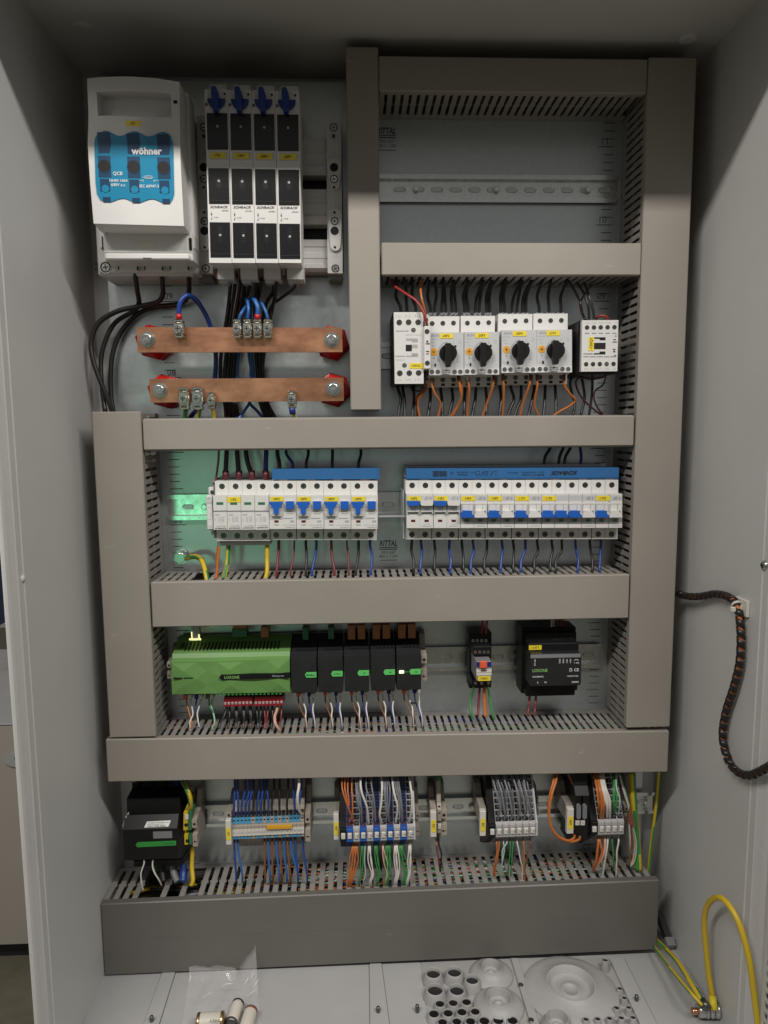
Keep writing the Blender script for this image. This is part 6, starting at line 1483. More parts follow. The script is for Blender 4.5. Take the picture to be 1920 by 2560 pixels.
for k in range(19):
    px, py = Q2(262 + (1408 - 262) * (k + .5) / 19, 972 - 50 * (k + .5) / 19)
    X, Z = at(px, py, DX); x1pos.append((X, Z))
    t = thing('terminal_block', '%s narrow terminal from the left in strip X1, %s, marked %d' % (ORD[k], 'blue inset' if cy[k] == 'C' else 'plain beige', num1[k]), 'terminal block', (X, 8, Z), 'narrow terminal blocks of strip X1')
    inst('body', body1, t, X, 0, Z); inst('funnel', ins1['term_cyan' if cy[k] == 'C' else 'beige'], t, X, 0, Z); inst('wire_hole', hole1, t, X, 0, Z)
    mo = inst('marker', mk1, t, X, 0, Z)
    b = MB(); text_into(b, str(num1[k]), 0, DX + 1.1, 0, h=2.3); o = bpy.data.objects.new('lettering', b.mesh('lettering', 'ink')); col.objects.link(o); o.parent = mo
b = MB(); b.prism([at(*Q2(*p), DX + 4) for p in ((806, 872), (1210, 862), (1216, 900), (806, 916))], DX - 3, DX + 4); b.top('jumper_bar', 'amber', 'long amber jumper bar plugged across strip X1', 'jumper bar')
bracket('beige end bracket with white label holder marked X1, left of the narrow strip', Q2, 165, 660, 248, 830, 58, (147, 775, 248, 1160), '-X1', 66)
bracket('beige end bracket at the right end of strip X1', Q2, 1418, 690, 1508, 1105, 60)
blu = [0, 0, 1, 2, 3, None, 4, 5, None, 6, None, None, None, None, None, None, 7, 8, None]
tops = {0: 300, 1: 345, 2: 462, 3: 530, 4: 575, 6: 690, 7: 745, 9: 820, 16: 1236, 17: 1356}
for k in range(19):
    X, Z = x1pos[k]
    if k in tops or k in (5, 8, 10, 12, 14):
        xt = tops.get(k, {5: 600, 8: 790, 10: 925, 12: 1015, 14: 1150}.get(k)); m = 'wire_blue' if k in tops else 'wire_black'
        a = at3(*Q2(xt, 60), 46); c = at3(*Q2(xt, 300), 58); xk = Q2(262 + (1408 - 262) * (k + .5) / 19, 0)[0]
        wire([a, c, at3(xk + (1 if k % 2 else -1) * .6, Q2(0, 520)[1], 63), at3(xk, Q2(0, 690 - k * 3)[1], 55), at3(xk, Q2(0, 730 - k * 3)[1], 48)], 1.55, m, '%s wire into the top of the %s terminal of strip X1' % ('blue' if k in tops else 'black', ORD[k]), 'wires above strip X1', px=False)
wire([(*Q2(1326, 60), 62), (*Q2(1324, 220), 72), (*Q2(1300, 380), 78), (*Q2(1310, 540), 74), (*Q2(1345, 640), 66), (*Q2(1385, 672), 56)], 2.0, 'wire_white', 'white wire curving in front of the blue wires into the last terminal of strip X1')
low1 = [(290, 320, 'wire_blue'), (345, 420, 'wire_sky'), (775, 782, 'wire_brown'), (828, 860, 'wire_sky'), (895, 905, 'wire_brown'), (960, 1010, 'wire_sky'), (1015, 1055, 'wire_brown'), (1078, 1130, 'wire_sky'), (1138, 1185, 'wire_brown'), (1190, 1310, 'wire_sky'), (1265, 1305, 'wire_blue'), (1382, 1455, 'wire_blue')]
for k, (a, e, m) in enumerate(low1):
    cn = {'wire_blue': 'dark blue', 'wire_sky': 'blue', 'wire_brown': 'brown'}[m]
    y0 = 1085 - (a - 290) * .03
    wire([(*Q2(a, y0 - 20), 44), (*Q2(a + 1, y0 + 40), 50), (*Q2(a + (e - a) * .15, 1250), 54), (*Q2(a + (e - a) * .55, 1450), 60), (*Q2(e, 1640), 62), (*Q2(e + 4, 1760), 56)], 1.45, m, '%s wire, %s from the left under strip X1' % (cn, ORD[k]), 'wires below strip X1')

# multi level terminal blocks: X4, X8, X20
DT = 78.0
TW = 9.1
tp = [(DT, -9.5), (DT, 9.3), (DT - 2.5, 10.5), (44, 66), (40, 92), (8, 96), (8, -58), (40, -40), (DT - 3, -10.5)]
def slope(s): # point on the stepped upper face
    return (DT - 2.8 + (44 - DT + 2.8) * s, 11 + (66 - 11) * s)
TM = {}
for m, key in (('term_blue', 'blue'), ('term_grey', 'grey'), ('black', 'black')):
    b = MB().prismx(tp, -TW / 2 + .12, TW / 2 - .12); TM[key] = b.mesh('body', m)
    b = MB().box(-TW / 2 + .3, TW / 2 - .3, DT, DT + .9, 4.6, 9.0, 0, .3); b.box(-TW / 2 + .3, TW / 2 - .3, DT, DT + .9, -9.0, -4.6, 0, .3); TM[key + '_band'] = b.mesh('front_band', {'blue': 'blue', 'grey': 'term_grey', 'black': 'black'}[key])
    b = MB()
    for q in range(7):
        s = q / 7; d0, z0 = DT - 5 - s * 30, -12 - s * 25
        b.box(-TW / 2 + .9, TW / 2 - .9, d0 - 3, d0 + .6, z0 - 1.4, z0 + .6)
    TM[key + '_rib'] = b.mesh('lower_rib', 'blue_deep' if key == 'blue' else ('charcoal' if key == 'black' else 'mid_grey'))
    b = MB()
    (d0, z0), (d1, z1) = (0, 0), (0, 0)
    ca, cb = slope(0.0), slope(.115)
    dd, dz = cb[0] - ca[0], cb[1] - ca[1]
    if key == 'blue':
        sl_quad(b, -3.7, -.4, 0, 0, dd * .45, dz * .45, .5, 1); sl_quad(b, .2, 3.6, 0, 0, dd * .45, dz * .45, .5, 1)
        sl_quad(b, -3.8, 3.7, dd * .48, dz * .48, dd * .92, dz * .92, .3, 0); sl_quad(b, -2.6, -1.4, dd * .1, dz * .1, dd * .34, dz * .34, .7, 0); sl_quad(b, 1.3, 2.5, dd * .1, dz * .1, dd * .34, dz * .34, .7, 0)
        TM['blue_contact'] = b.mesh('contact', ['navy_dark', 'dark_red'])
        b = MB(); sl_quad(b, -3.6, 3.6, dd * .06, dz * .06, dd * .9, dz * .9, .35, 0); sl_quad(b, -2.8, -.8, dd * .3, dz * .3, dd * .62, dz * .62, .6, 1); sl_quad(b, .6, 2.6, dd * .3, dz * .3, dd * .62, dz * .62, .6, 1)
        TM['blue_upper'] = b.mesh('contact', ['navy_dark', 'blue_deep'])
    elif key == 'grey':
        sl_quad(b, -3.7, 3.7, dd * .04, dz * .04, dd * .86, dz * .86, .4, 0); sl_quad(b, -.35, .35, dd * .3, dz * .3, dd * .8, dz * .8, .8, 1); sl_quad(b, 1.6, 2.6, dd * .45, dz * .45, dd * .75, dz * .75, .8, 1)
        TM['grey_contact'] = b.mesh('contact', ['black', 'mid_grey'])
mk = MB().box(-2.9, 2.9, DT, DT + 3.2, -3.9, 3.9, 0, .6).mesh('marker', 'wire_white')
def term(label, px, py, key, num, group):
    X, Z = at(px, py, DT)
    t = thing('terminal_block', label, 'terminal block', (X, 8, Z), group)
    inst('body', TM[key], t, X, 0, Z); inst('front_band', TM[key + '_band'], t, X, 0, Z); inst('lower_rib', TM[key + '_rib'], t, X, 0, Z)
    if key != 'black':
        for q in range(8):
            d, z = slope(q * .122 + .01)
            inst('contact', TM['grey_contact' if key == 'grey' else ('blue_contact' if q < 3 else 'blue_upper')], t, X, d, Z + z)
    mo = inst('marker', mk, t, X, 0, Z)
    if num:
        b = MB(); text_into(b, num, 1.2, DT + 3.35, -.3, h=2.2); o = bpy.data.objects.new('lettering', b.mesh('lettering', 'ink')); col.objects.link(o); o.parent = mo
    return t
g4 = 'multi level terminal blocks of strip X4'
term('black end terminal with white marker left of the blue and grey strip X4', *Q3(243, 1012), 'black', '', g4)
n4 = [1, 9, 17, 18, 33, 34, 49, 50, 65, 66]
for k in range(10):
    term('%s multi level terminal block, %s from the left in strip X4' % ('blue' if k % 2 == 0 else 'light grey', ORD[k]), *Q3(347 + 107.6 * k, 1008 - 4.2 * k), 'blue' if k % 2 == 0 else 'grey', str(n4[k]), g4)
b = MB(); b.prismx([(d, z + at(*Q3(1375, 970), DT)[1]) for d, z in tp], at(*Q3(1366, 970), DT)[0] + .2, at(*Q3(1395, 970), DT)[0]); b.top('end_plate', 'pale', 'pale end plate closing strip X4 at the right', 'end plate')
bracket('beige end bracket with white label holder marked X4', Q3, 92, 640, 182, 900, 62, (85, 676, 176, 1083), '-X4', 72)
bracket('beige end bracket behind the right end of strip X4', Q3, 1398, 640, 1460, 1010, 50)
g8 = 'multi level terminal blocks of strip X8'
term('black end terminal with white marker left of the grey strip X8', *Q4(942, 818), 'black', '', g8)
for k in range(6): term('light grey multi level terminal block, %s from the left in strip X8' % ORD[k], *Q4(1036 + 92.6 * k, 812 - 3.6 * k), 'grey', str(1 + 8 * k), g8)
b = MB(); zq = at(*Q4(1552, 790), DT)[1]; b.prismx([(d, z + zq) for d, z in tp], at(*Q4(1546, 790), DT)[0] + .3, at(*Q4(1572, 790), DT)[0]); b.top('end_plate', 'pale', 'pale end plate closing strip X8 at the right', 'end plate')
bracket('beige end bracket with white label holder marked X8', Q4, 770, 510, 858, 720, 66, (774, 545, 855, 885), '-X8', 74)
bracket('beige end bracket behind the right end of strip X8', Q4, 1574, 400, 1590, 600, 40)
# X5 single terminal
t = thing('terminal_block', 'single beige terminal between two end brackets beside label X5', 'terminal block', (at(*Q4(212, 860), 56)[0], 8, at(*Q4(212, 860), 56)[1]), None)
X5, Z5 = at(*Q4(213, 745), 56)
MB().prismx([(56, Z5 - 10), (56, Z5 + 24), (50, Z5 + 30), (44, Z5 + 60), (8, Z5 + 66), (8, Z5 - 44), (40, Z5 - 34), (50, Z5 - 12)], X5 - 2.8, X5 + 2.8).build('body', 'beige', t)
MB().box(X5 - 2.4, X5 + 2.4, 55, 58, Z5 - 3.6, Z5 + 3.6, c=.4).build('marker', 'wire_white', t)
b = MB().box(X5 - 1.2, X5 + 1.2, 55, 56.3, Z5 + 18, Z5 + 20); b.disc(X5, Z5 + 26, 2, 50, 54, 12); b.box(X5 - 2.6, X5 + 2.6, 54, 56.3, Z5 + 5, Z5 + 7); b.build('wire_hole', 'hole', t)
bracket('beige end bracket with white label holder marked X5', Q4, 95, 515, 175, 720, 58, (90, 560, 172, 900), '-X5', 66)
bracket('beige end bracket right of the single terminal X5', Q4, 236, 545, 316, 872, 56)
# X20: fuse terminals and four multi level blocks
g20 = 'multi level terminal blocks of strip X20'
for k, (x, xm) in enumerate(((552, 536), (648, 620))):
    X, Z = at(*Q5(x + 5, 640), 74); t = thing('fuse_terminal', '%s black fuse terminal with grey lever right of label X20' % ORD[k], 'fuse terminal', (X, 8, Z - 40), 'black fuse terminals')
    MB().prismx([(72, Z - 40), (74, Z - 10), (74, Z + 24), (66, Z + 34), (56, Z + 78), (8, Z + 82), (8, Z - 64), (50, Z - 60)], X - 5.2, X + 5.2).build('body', 'black', t)
    b = MB(); x0_, z0_ = at(*Q5(x - 36, 525), 78); x1_, z1_ = at(*Q5(x + 44, 752), 78); o = []
    r = (x1_ - x0_) * .40
    xm_ = (x0_ + x1_) / 2
    for q in range(16):
        a = 2 * math.pi * q / 16; o.append((xm_ + r * math.cos(a), (z0_ - r if math.sin(a) > 0 else z1_ + r) + r * math.sin(a)))
    b.prism(o, 73, 78); b.build('fuse_lever', 'wire_grey', t)
    pq(Q5, t, 'marker', 'wire_white', [(xm - 32, 778, xm + 32, 848)], 73, 75.5)
    c = at(*Q5(xm, 815), 75.6); lettering(t, str(k + 1), c[0], 75.7, c[1], h=2.2)
term('black end terminal with white marker left of the four grey blocks of strip X20', *Q5(798, 900), 'black', '', g20)
X, Z = at(*Q5(735, 900), DT); MB().prismx([(d - 6, z + Z) for d, z in tp], X - 4.4, X + 4.4).top('end_plate', 'black', 'plain black separator plate between the fuse terminals and strip X20', 'end plate')
for k in range(4): term('light grey multi level terminal block, %s from the left in strip X20' % ORD[k], *Q5(912 + 104.5 * k, 897 - 3 * k), 'grey', str((2, 11, 18, 27)[k]), g20)
bracket('beige end bracket with white label holder marked X20', Q5, 368, 560, 470, 800, 68, (372, 590, 470, 984), '-X20', 76)
bracket('beige end bracket behind the right end of strip X20', Q5, 1285, 560, 1340, 760, 40)

# wires of strips X4 to X20
q3 = lambda *p: [(*Q3(x, y), d) for x, y, d in p]; q4 = lambda *p: [(*Q4(x, y), d) for x, y, d in p]; q5 = lambda *p: [(*Q5(x, y), d) for x, y, d in p]
up4 = [((225, 60), (225, 250), (270, 420), (345, 620), (430, 825), 'wire_orange'), ((275, 60), (268, 250), (300, 430), (320, 560), (330, 640), 'wire_orange'), ((320, 60), (315, 300), (335, 480), (330, 560), (328, 640), 'wire_orange'), ((380, 60), (380, 300), (392, 480), (385, 680), (330, 825), 'wire_orange'),
       ((440, 60), (450, 300), (470, 460), (510, 640), (540, 720), 'wire_grey'), ((462, 60), (475, 300), (490, 460), (530, 560), (545, 640), 'wire_grey'), ((485, 60), (505, 300), (520, 480), (535, 640), (540, 820), 'wire_grey'), ((525, 60), (520, 200), (545, 350), (620, 560), (650, 825), 'wire_white'),
       ((610, 60), (610, 250), (650, 380), (720, 580), (765, 820), 'wire_grey'), ((680, 60), (700, 250), (730, 420), (750, 620), (760, 820), 'wire_grey'), ((850, 60), (862, 250), (850, 480), (825, 680), (860, 820), 'wire_white'),
       ((880, 60), (895, 250), (915, 450), (940, 640), (920, 810), 'wire_grey'), ((905, 60), (915, 250), (918, 450), (930, 640), (975, 720), 'wire_grey'), ((945, 60), (985, 250), (985, 430), (965, 640), (975, 815), 'wire_grey'), ((935, 60), (945, 250), (948, 430), (945, 640), (930, 800), 'wire_grey'),
       ((1020, 60), (1040, 250), (1070, 400), (1110, 560), (1080, 810), 'wire_white'), ((1050, 60), (1080, 250), (1120, 420), (1160, 620), (1185, 810), 'wire_grey'), ((1085, 60), (1110, 250), (1145, 420), (1180, 620), (1190, 800), 'wire_grey'), ((1110, 60), (1140, 250), (1165, 420), (1185, 620), (1185, 800), 'wire_grey'),
       ((1295, 60), (1320, 250), (1340, 400), (1330, 620), (1290, 800), 'wire_white')]
cnt = {}
for k, (a, b1, c1, d1_, e1, m) in enumerate(up4):
    cnt[m] = cnt.get(m, 0) + 1; cn = {'wire_orange': 'orange', 'wire_grey': 'grey', 'wire_white': 'white'}[m]
    wire(q3((*a, 62), (*b1, 78), (*c1, 84), (*d1_, 84), (*e1, 74)), 1.5 if m == 'wire_white' else 1.1, m, '%s wire, %s of its colour from the left above strip X4' % (cn, ORD[cnt[m] - 1]), 'wires above strip X4')
lo4 = [(425, 360, 6, 'wire_orange', 'orange'), (545, 510, 2, 'wire_green', 'green'), (590, 580, 1, 'wire_mint', 'pale green'), (660, 690, 3, 'wire_white', 'white'), (765, 800, 3, 'wire_green', 'green'), (880, 925, 2, 'wire_pink', 'pinkish white'), (955, 940, 5, 'wire_green', 'green'), (1085, 1090, 4, 'wire_white', 'white'), (1165, 1225, 4, 'wire_green', 'green'), (1305, 1275, 3, 'wire_white', 'white')]
for k, (a, e, n, m, cn) in enumerate(lo4):
    for q in range(n):
        jj = (q - (n - 1) / 2)
        wire(q3((a + jj * 12, 1135, 66), (a + jj * 18, 1240, 72), (a * .6 + e * .4 + jj * 20 + rng.uniform(-8, 8) + (25 if q % 2 else -5), 1420, 74), (e + jj * 16 + 20, 1620, 74), (e + jj * 14 - 10, 1740, 72), (e + jj * 10 - 16, 1860, 64)), .9, m, '%s %s wire from the left dropping under the %s block of strip X4' % (ORD[q], cn, ORD[k]), '%s wires under block %s of strip X4' % (cn, ORD[k]))
for k, (a, b1, c1, d1_) in enumerate((((935, 40), (985, 230), (1030, 370), (1015, 655)), ((985, 40), (1060, 230), (1085, 370), (1108, 655)), ((1090, 40), (1150, 230), (1185, 370), (1200, 655)), ((1215, 40), (1280, 230), (1300, 360), (1292, 655)), ((1290, 40), (1340, 230), (1370, 360), (1380, 655)), ((1370, 40), (1400, 230), (1435, 360), (1470, 655)))):
    wire(q4((*a, 62), (*b1, 80), (*c1, 84), (c1[0] + 26, (c1[1] + d1_[1]) / 2 + 10, 84), (d1_[0] + 15, d1_[1] - 60, 80), (*d1_, 75)), 1.5, 'wire_grey', 'grey wire entering the top of block %s in strip X8' % ORD[k], 'grey wires above strip X8')
    wire(q4((a[0] + 40, 40, 58), (b1[0] + 40, 230, 72), (c1[0] + 40, 420, 74), (c1[0] + 44, 540, 70)), 1.1, 'wire_grey', 'thinner grey wire behind the one of block %s in strip X8' % ORD[k], 'thin grey wires above strip X8')
for k, (a, b1, e, m, cn) in enumerate(((1000, 1010, 965, 'wire_orange', 'left orange'), (1035, 1030, 985, 'wire_orange', 'right orange'), (1095, 1110, 1060, 'wire_mint', 'left pale green'), (1140, 1085, 1078, 'wire_mint', 'right pale green'), (1188, 1192, 1165, 'wire_green', 'left green'), (1230, 1222, 1205, 'wire_green', 'right green'), (1284, 1310, 1360, 'wire_white', 'white'), (1372, 1385, 1385, 'wire_orange', 'single orange'), (1465, 1440, 1395, 'wire_brown', 'brown'))):
    wire(q4((a, 925, 66), (a + 4, 980, 72), (b1, 1080, 74), ((b1 + e) / 2, 1230, 74), (e, 1340, 70), (e + (8 if k > 6 else -6), 1440 + (80 if k > 5 else 0), 66)), .95, m, '%s wire hanging under strip X8' % cn, 'wires under strip X8')
for k, (a, b1, c1, e, m, r, cn) in enumerate((((800, 40), (840, 250), (862, 420), (870, 630), 'wire_orange', 1.6, 'first orange'), ((840, 40), (880, 250), (915, 420), (900, 735), 'wire_orange', 1.9, 'second orange'), ((860, 40), (890, 250), (945, 420), (935, 735), 'wire_orange', 1.9, 'third orange'), ((885, 40), (930, 250), (965, 400), (985, 620), 'wire_white', 1.7, 'first white'), ((905, 40), (945, 250), (1000, 420), (1005, 720), 'wire_white', 1.9, 'second white'), ((935, 40), (980, 250), (1040, 420), (1048, 720), 'wire_white', 1.9, 'third white'), ((1115, 40), (1112, 250), (1105, 420), (1085, 580), 'wire_green', 1.2, 'first green'), ((1130, 40), (1125, 250), (1120, 420), (1110, 650), 'wire_green', 1.2, 'second green'), ((1145, 40), (1140, 280), (1160, 460), (1125, 660), 'wire_green', 1.1, 'third green'), ((1150, 40), (1155, 240), (1205, 420), (1185, 690), 'wire_mint', 1.2, 'pale green'))):
    wire(q5((*a, 58), (*b1, 78), (*c1, 84), ((c1[0] + e[0]) / 2 + 8, (c1[1] + e[1]) / 2, 84), (*e, 74)), r, m, '%s wire from the left above strip X20' % cn, 'wires above strip X20')
for k, (a, b1, e, m, r) in enumerate(((862, 850, 790, 'wire_orange', 1.7), (885, 925, 800, 'wire_orange', 1.7), (970, 960, 815, 'wire_pink', 1.7), (1012, 985, 935, 'wire_white', 1.3), (1085, 1090, 1110, 'wire_green', 1.1), (1185, 1150, 1150, 'wire_white', 1.2))):
    cn = {'wire_orange': ['left orange', 'right orange'][k % 2], 'wire_pink': 'pinkish', 'wire_white': ['thin white', 'thin white', 'thin white', 'middle white', '', 'right white'][k], 'wire_green': 'green'}[m]
    wire(q5((a, 1030, 66), (a + 4, 1110, 72), (b1 + (12 if k > 2 else 0), 1270, 74), ((b1 + e) / 2 + 10, 1420, 72), (e, 1520 + (140 if k in (3, 5) else 0), 66), (e - 6, 1580 + (140 if k in (3, 5) else 0), 60)), r, m, '%s wire hanging under strip X20' % cn, 'wires under strip X20')
wire(q5((210, 20, 60), (190, 140, 74), (120, 380, 84), (80, 620, 88), (110, 860, 90), (220, 1020, 90), (380, 1095, 88), (470, 1060, 82), (490, 1010, 72)), 1.8, 'wire_orange', 'outer orange wire looping left under the fuse terminals')
wire(q5((180, 20, 58), (150, 150, 72), (85, 420, 82), (75, 640, 86), (125, 900, 88), (250, 1060, 88), (420, 1110, 86), (550, 1080, 80), (575, 1020, 70)), 1.8, 'wire_orange', 'inner orange wire looping left under the fuse terminals')
wire(q5((385, 30, 56), (440, 150, 60), (495, 250, 60), (497, 310, 54)), 1.2, 'wire_orange', 'thin orange wire entering the first fuse terminal from above')
wire(q5((475, 30, 56), (520, 140, 60), (570, 240, 60), (582, 310, 54)), 1.8, 'wire_orange', 'orange wire entering the second fuse terminal from above')
for k, (p, m) in enumerate(((((205, 40, 40), (200, 250, 44), (205, 420, 46), (205, 520, 44)), 'wire_green'), (((225, 40, 36), (215, 250, 42), (212, 420, 46), (212, 520, 44)), 'wire_green'), (((180, 40, 36), (188, 250, 42), (198, 420, 46), (200, 520, 44)), 'wire_green'))):
    wire(q4(*p), 2.4, m, '%s green wire from the left above the single terminal X5' % ORD[k], 'green wires above terminal X5')
wire(q4((190, 860, 48), (205, 1000, 52), (240, 1120, 56), (235, 1260, 60), (225, 1380, 58)), 1.2, 'wire_black', 'black wire under the single terminal X5')
wire(q4((180, 930, 44), (175, 1060, 50), (200, 1200, 56), (220, 1360, 58)), 1.2, 'wire_maroon', 'dark red wire under the single terminal X5')
sleeve(q4((180, 960, 45), (178, 1020, 48)), 2.0, 'wire_pink', 'pinkish sleeve on the dark red wire under terminal X5')

# ---------------------------------------------------------------- cables right of the strips
wire(q5((1400, 0, 40), (1420, 400, 40), (1450, 800, 44), (1490, 1300, 56), (1500, 1560, 60)), 5.2, 'earth', 'thick green and yellow cable right of strip X20')
wire(q5((1330, 0, 12), (1335, 600, 12), (1310, 1100, 14), (1290, 1460, 20)), 6.5, 'grey', 'thick light grey cable behind the twisted wires right of strip X20')
for k, (p, m) in enumerate(((((1165, 40, 44), (1230, 220, 50), (1290, 420, 54), (1350, 600, 56), (1385, 860, 58), (1400, 1050, 60), (1380, 1300, 62), (1360, 1500, 60)), 'wire_brown'), (((1190, 40, 44), (1260, 220, 50), (1320, 420, 54), (1365, 580, 56), (1420, 880, 58), (1470, 1120, 60), (1450, 1400, 62), (1375, 1510, 60)), 'wire_mint'), (((1215, 40, 42), (1275, 240, 48), (1335, 440, 52), (1370, 600, 54), (1440, 920, 58), (1480, 1180, 60), (1460, 1380, 62), (1390, 1500, 60)), 'wire_green'), (((1180, 40, 42), (1245, 240, 48), (1310, 430, 52), (1360, 600, 54), (1400, 900, 56), (1445, 1150, 58), (1420, 1400, 60), (1370, 1500, 60)), 'wire_pink'), (((1205, 40, 46), (1240, 200, 52), (1300, 400, 56), (1352, 590, 58), (1360, 900, 58), (1380, 1200, 60), (1370, 1480, 60)), 'wire_white'))):
    wire(q5(*p), 1.2, m, '%s strand of the thin bunch right of strip X20' % {'wire_brown': 'brown', 'wire_mint': 'pale green', 'wire_green': 'green', 'wire_pink': 'pinkish', 'wire_white': 'white'}[m], 'thin bunch right of strip X20')
b = MB(); a = [at(*Q5(*p), 60) for p in ((1370, 560), (1392, 610), (1452, 800), (1448, 892), (1400, 860), (1326, 795), (1340, 660))]; b.prism(a, 57.5, 60.5); b.top('tape_flag', 'tape', 'brown tape flag wrapped round the thin wires at the right', 'tape')
wire([(1648, 1930, 20), (1640, 2020, 20), (1628, 2110, 26), (1620, 2190, 40)], 2.6, 'earth', 'dark yellow and green wire at the far right edge of the plate')

# ---------------------------------------------------------------- right wall: spiral wrapped cable, tie mount, earth loop
QA8 = crop(1600, 1300, 3.16); QA7 = crop(1620, 1960, 3.687)
pts = [(250, 545), (330, 592), (420, 606), (500, 600), (590, 585), (680, 600), (745, 645), (780, 720), (795, 850), (797, 1000), (785, 1150), (740, 1330), (690, 1480), (660, 1620), (655, 1720), (672, 1820), (715, 1930), (790, 2000), (870, 2016), (950, 1985), (1060, 1930), (1200, 1900)]
P3 = []
for i, p in enumerate(pts):
    q = atx(*QA8(*p), XR - 8)
    if i < 4: q = atx(*QA8(*p), (682, 687, 690, 693)[i])
    P3.append(q)
path = smooth_path(P3, 10)
sp = thing('spiral_cable', 'black spiral wrapped cable with orange showing, looping down the right wall', 'cable', path[len(path) // 2])
b = MB(); b.tube(path, 3.0, 10); b.build('core', 'wire_orange', sp)
# helical wrap
pv = [Vector(p) for p in path]; L = [0]
for i in range(1, len(pv)): L.append(L[-1] + (pv[i] - pv[i - 1]).length)
def along(s):
    i = min(max(1, next((j for j in range(1, len(L)) if L[j] >= s), len(L) - 1)), len(L) - 1)
    f = (s - L[i - 1]) / max(1e-6, L[i] - L[i - 1]); t = (pv[i] - pv[max(0, i - 2)]).normalized()
    return pv[i - 1].lerp(pv[i], f), t
pitch = 11.5; width = 8.6; n = int(L[-1] / pitch * 16); vs = []; fs = []
up = Vector((1, 0, 0))
for k in range(n):
    s = L[-1] * k / (n - 1); c, t = along(s); a = 2 * math.pi * s / pitch
    u = (up - t * up.dot(t)).normalized(); w = t.cross(u); rad = u * math.cos(a) + w * math.sin(a)
    tang = (-u * math.sin(a) + w * math.cos(a)); hd = t * (width / 2)
    for r, h_ in ((4.1, -1), (4.3, 0), (4.1, 1)): vs.append(tuple(c + rad * r + hd * h_ * 1.0))
for k in range(n - 1):
    for j in (0, 1): fs.append((3 * k + j, 3 * k + j + 1, 3 * k + j + 4, 3 * k + j + 3))
o = MB().add(vs, fs, 0, True).build('spiral_wrap', 'wire_spiral', sp)
mod = o.modifiers.new('thick', 'SOLIDIFY'); mod.thickness = .0006; mod.offset = 1
c0 = atx(*QA8(782, 600), XR); c1 = atx(*QA8(868, 772), XR)
tm = thing('cable_tie_mount', 'ivory adhesive cable tie mount on the right wall', 'cable tie mount', (XR, (c0[1] + c1[1]) / 2, (c0[2] + c1[2]) / 2))
MB().box(XR - 4, XR - .2, c0[1], c1[1], c1[2], c0[2], c=.8).build('pad', 'ivory', tm)
MB().box(XR - 6.5, XR - 4, (c0[1] + c1[1]) / 2 - 4, (c0[1] + c1[1]) / 2 + 4, (c0[2] + c1[2]) / 2 - 3, (c0[2] + c1[2]) / 2 + 3, c=.6).build('bridge', 'ivory', tm)
ty = thing('cable_tie', 'translucent white cable tie holding the spiral cable to its mount', 'cable tie', atx(*QA8(770, 680), XR - 8))
c = Vector(along(next(L[i] for i in range(len(path)) if i >= 10 * 6.4))[0])
MB().lathe(tuple(c), tuple(along(L[64])[1]), [(-1.3, 5.0), (-1.3, 5.9), (1.3, 5.9), (1.3, 5.0)], 20).build('strap', 'ivory', ty)
h_ = at3(*QA8(734, 702), c[1] + 6); MB().box(h_[0] - 2.6, h_[0] + 2.6, h_[1] - 2.4, h_[1] + 2.4, h_[2] - 3.2, h_[2] + 2.2, c=.6).build('tie_head', 'ivory', ty)

# earth stud at the lower right and its cables
sx, sy = QA7(590, 2085)
es = thing('earth_stud', 'shiny steel earth nut stack at the lower right corner of the cabinet', 'bolt', (690, 160, 0))
p0_ = atx(*QA7(640, 2085), XR - 2); p1_ = atx(*QA7(545, 2090), XR - 36)
b = MB().lathe(p0_, (-1, 0, 0), [(0, 9), (3, 9), (3, 8.4), (7, 8.4), (7, 9), (10, 9), (10, 7.6), (13, 7.6), (13, 8.6), (16, 8.6), (16, .1)], 24); b.build('washer_stack', 'steel', es)
b = MB().lathe((p0_[0] - 16, p0_[1], p0_[2]), (-1, 0, 0), [(0, 8.6), (8, 8.6), (9, 7.4), (9, 4), (9, .1)], 6); b.build('hex_nut', 'steel', es)
b = MB().lathe((p0_[0] - 25, p0_[1], p0_[2]), (-1, 0, 0), [(0, 4), (7, 4), (8, 3), (8, .1)], 12); b.build('stud', 'copper', es)
q7 = lambda *p: [(*QA7(x, y), d) for x, y, d in p]
def wx(*p): return [atx(*QA7(x, y), X) for x, y, X in p]
wire(wx((604, 2075, 690), (596, 2010, 692), (588, 1930, 692), (560, 1750, 690), (535, 1500, 686), (520, 1280, 682), (548, 1120, 680), (635, 1045, 680), (722, 1090, 682), (820, 1240, 686), (890, 1440, 690), (940, 1660, 694), (970, 1880, 698), (1000, 2120, 702), (1030, 2400, 706)), 3.5, 'wire_yellow', 'yellow wire arching up from the earth stud at the lower right', px=False)
b = MB(); b.tube(wx((607, 2085, 690), (592, 1955, 692)), [4.6, 4.6], 12); b.top('wire_lug', 'yellow', 'yellow crimp sleeve at the foot of the yellow arch', 'lug')
wire(wx((60, 1420, 672), (110, 1470, 672), (250, 1610, 672), (370, 1790, 672), (470, 1960, 674), (540, 2060, 678)), 3.1, 'earth', 'upper yellow green earth wire running along the floor to the lower right stud', px=False)
wire(wx((60, 1500, 662), (130, 1600, 660), (280, 1790, 660), (400, 1930, 662), (500, 2040, 670)), 2.2, 'earth', 'lower yellow green earth wire running along the floor to the lower right stud', px=False)
b = MB(); b.tube(wx((430, 1890, 674), (500, 1995, 676)), 3.8, 12); b.top('wire_lug', 'green_plug', 'green sleeve where the earth wires meet the stud', 'lug')
b = MB(); b.tube(wx((495, 1990, 676), (560, 2075, 680)), 4.8, 12); b.top('wire_lug', 'steel_dark', 'dark crimped lug at the lower right earth stud', 'lug')
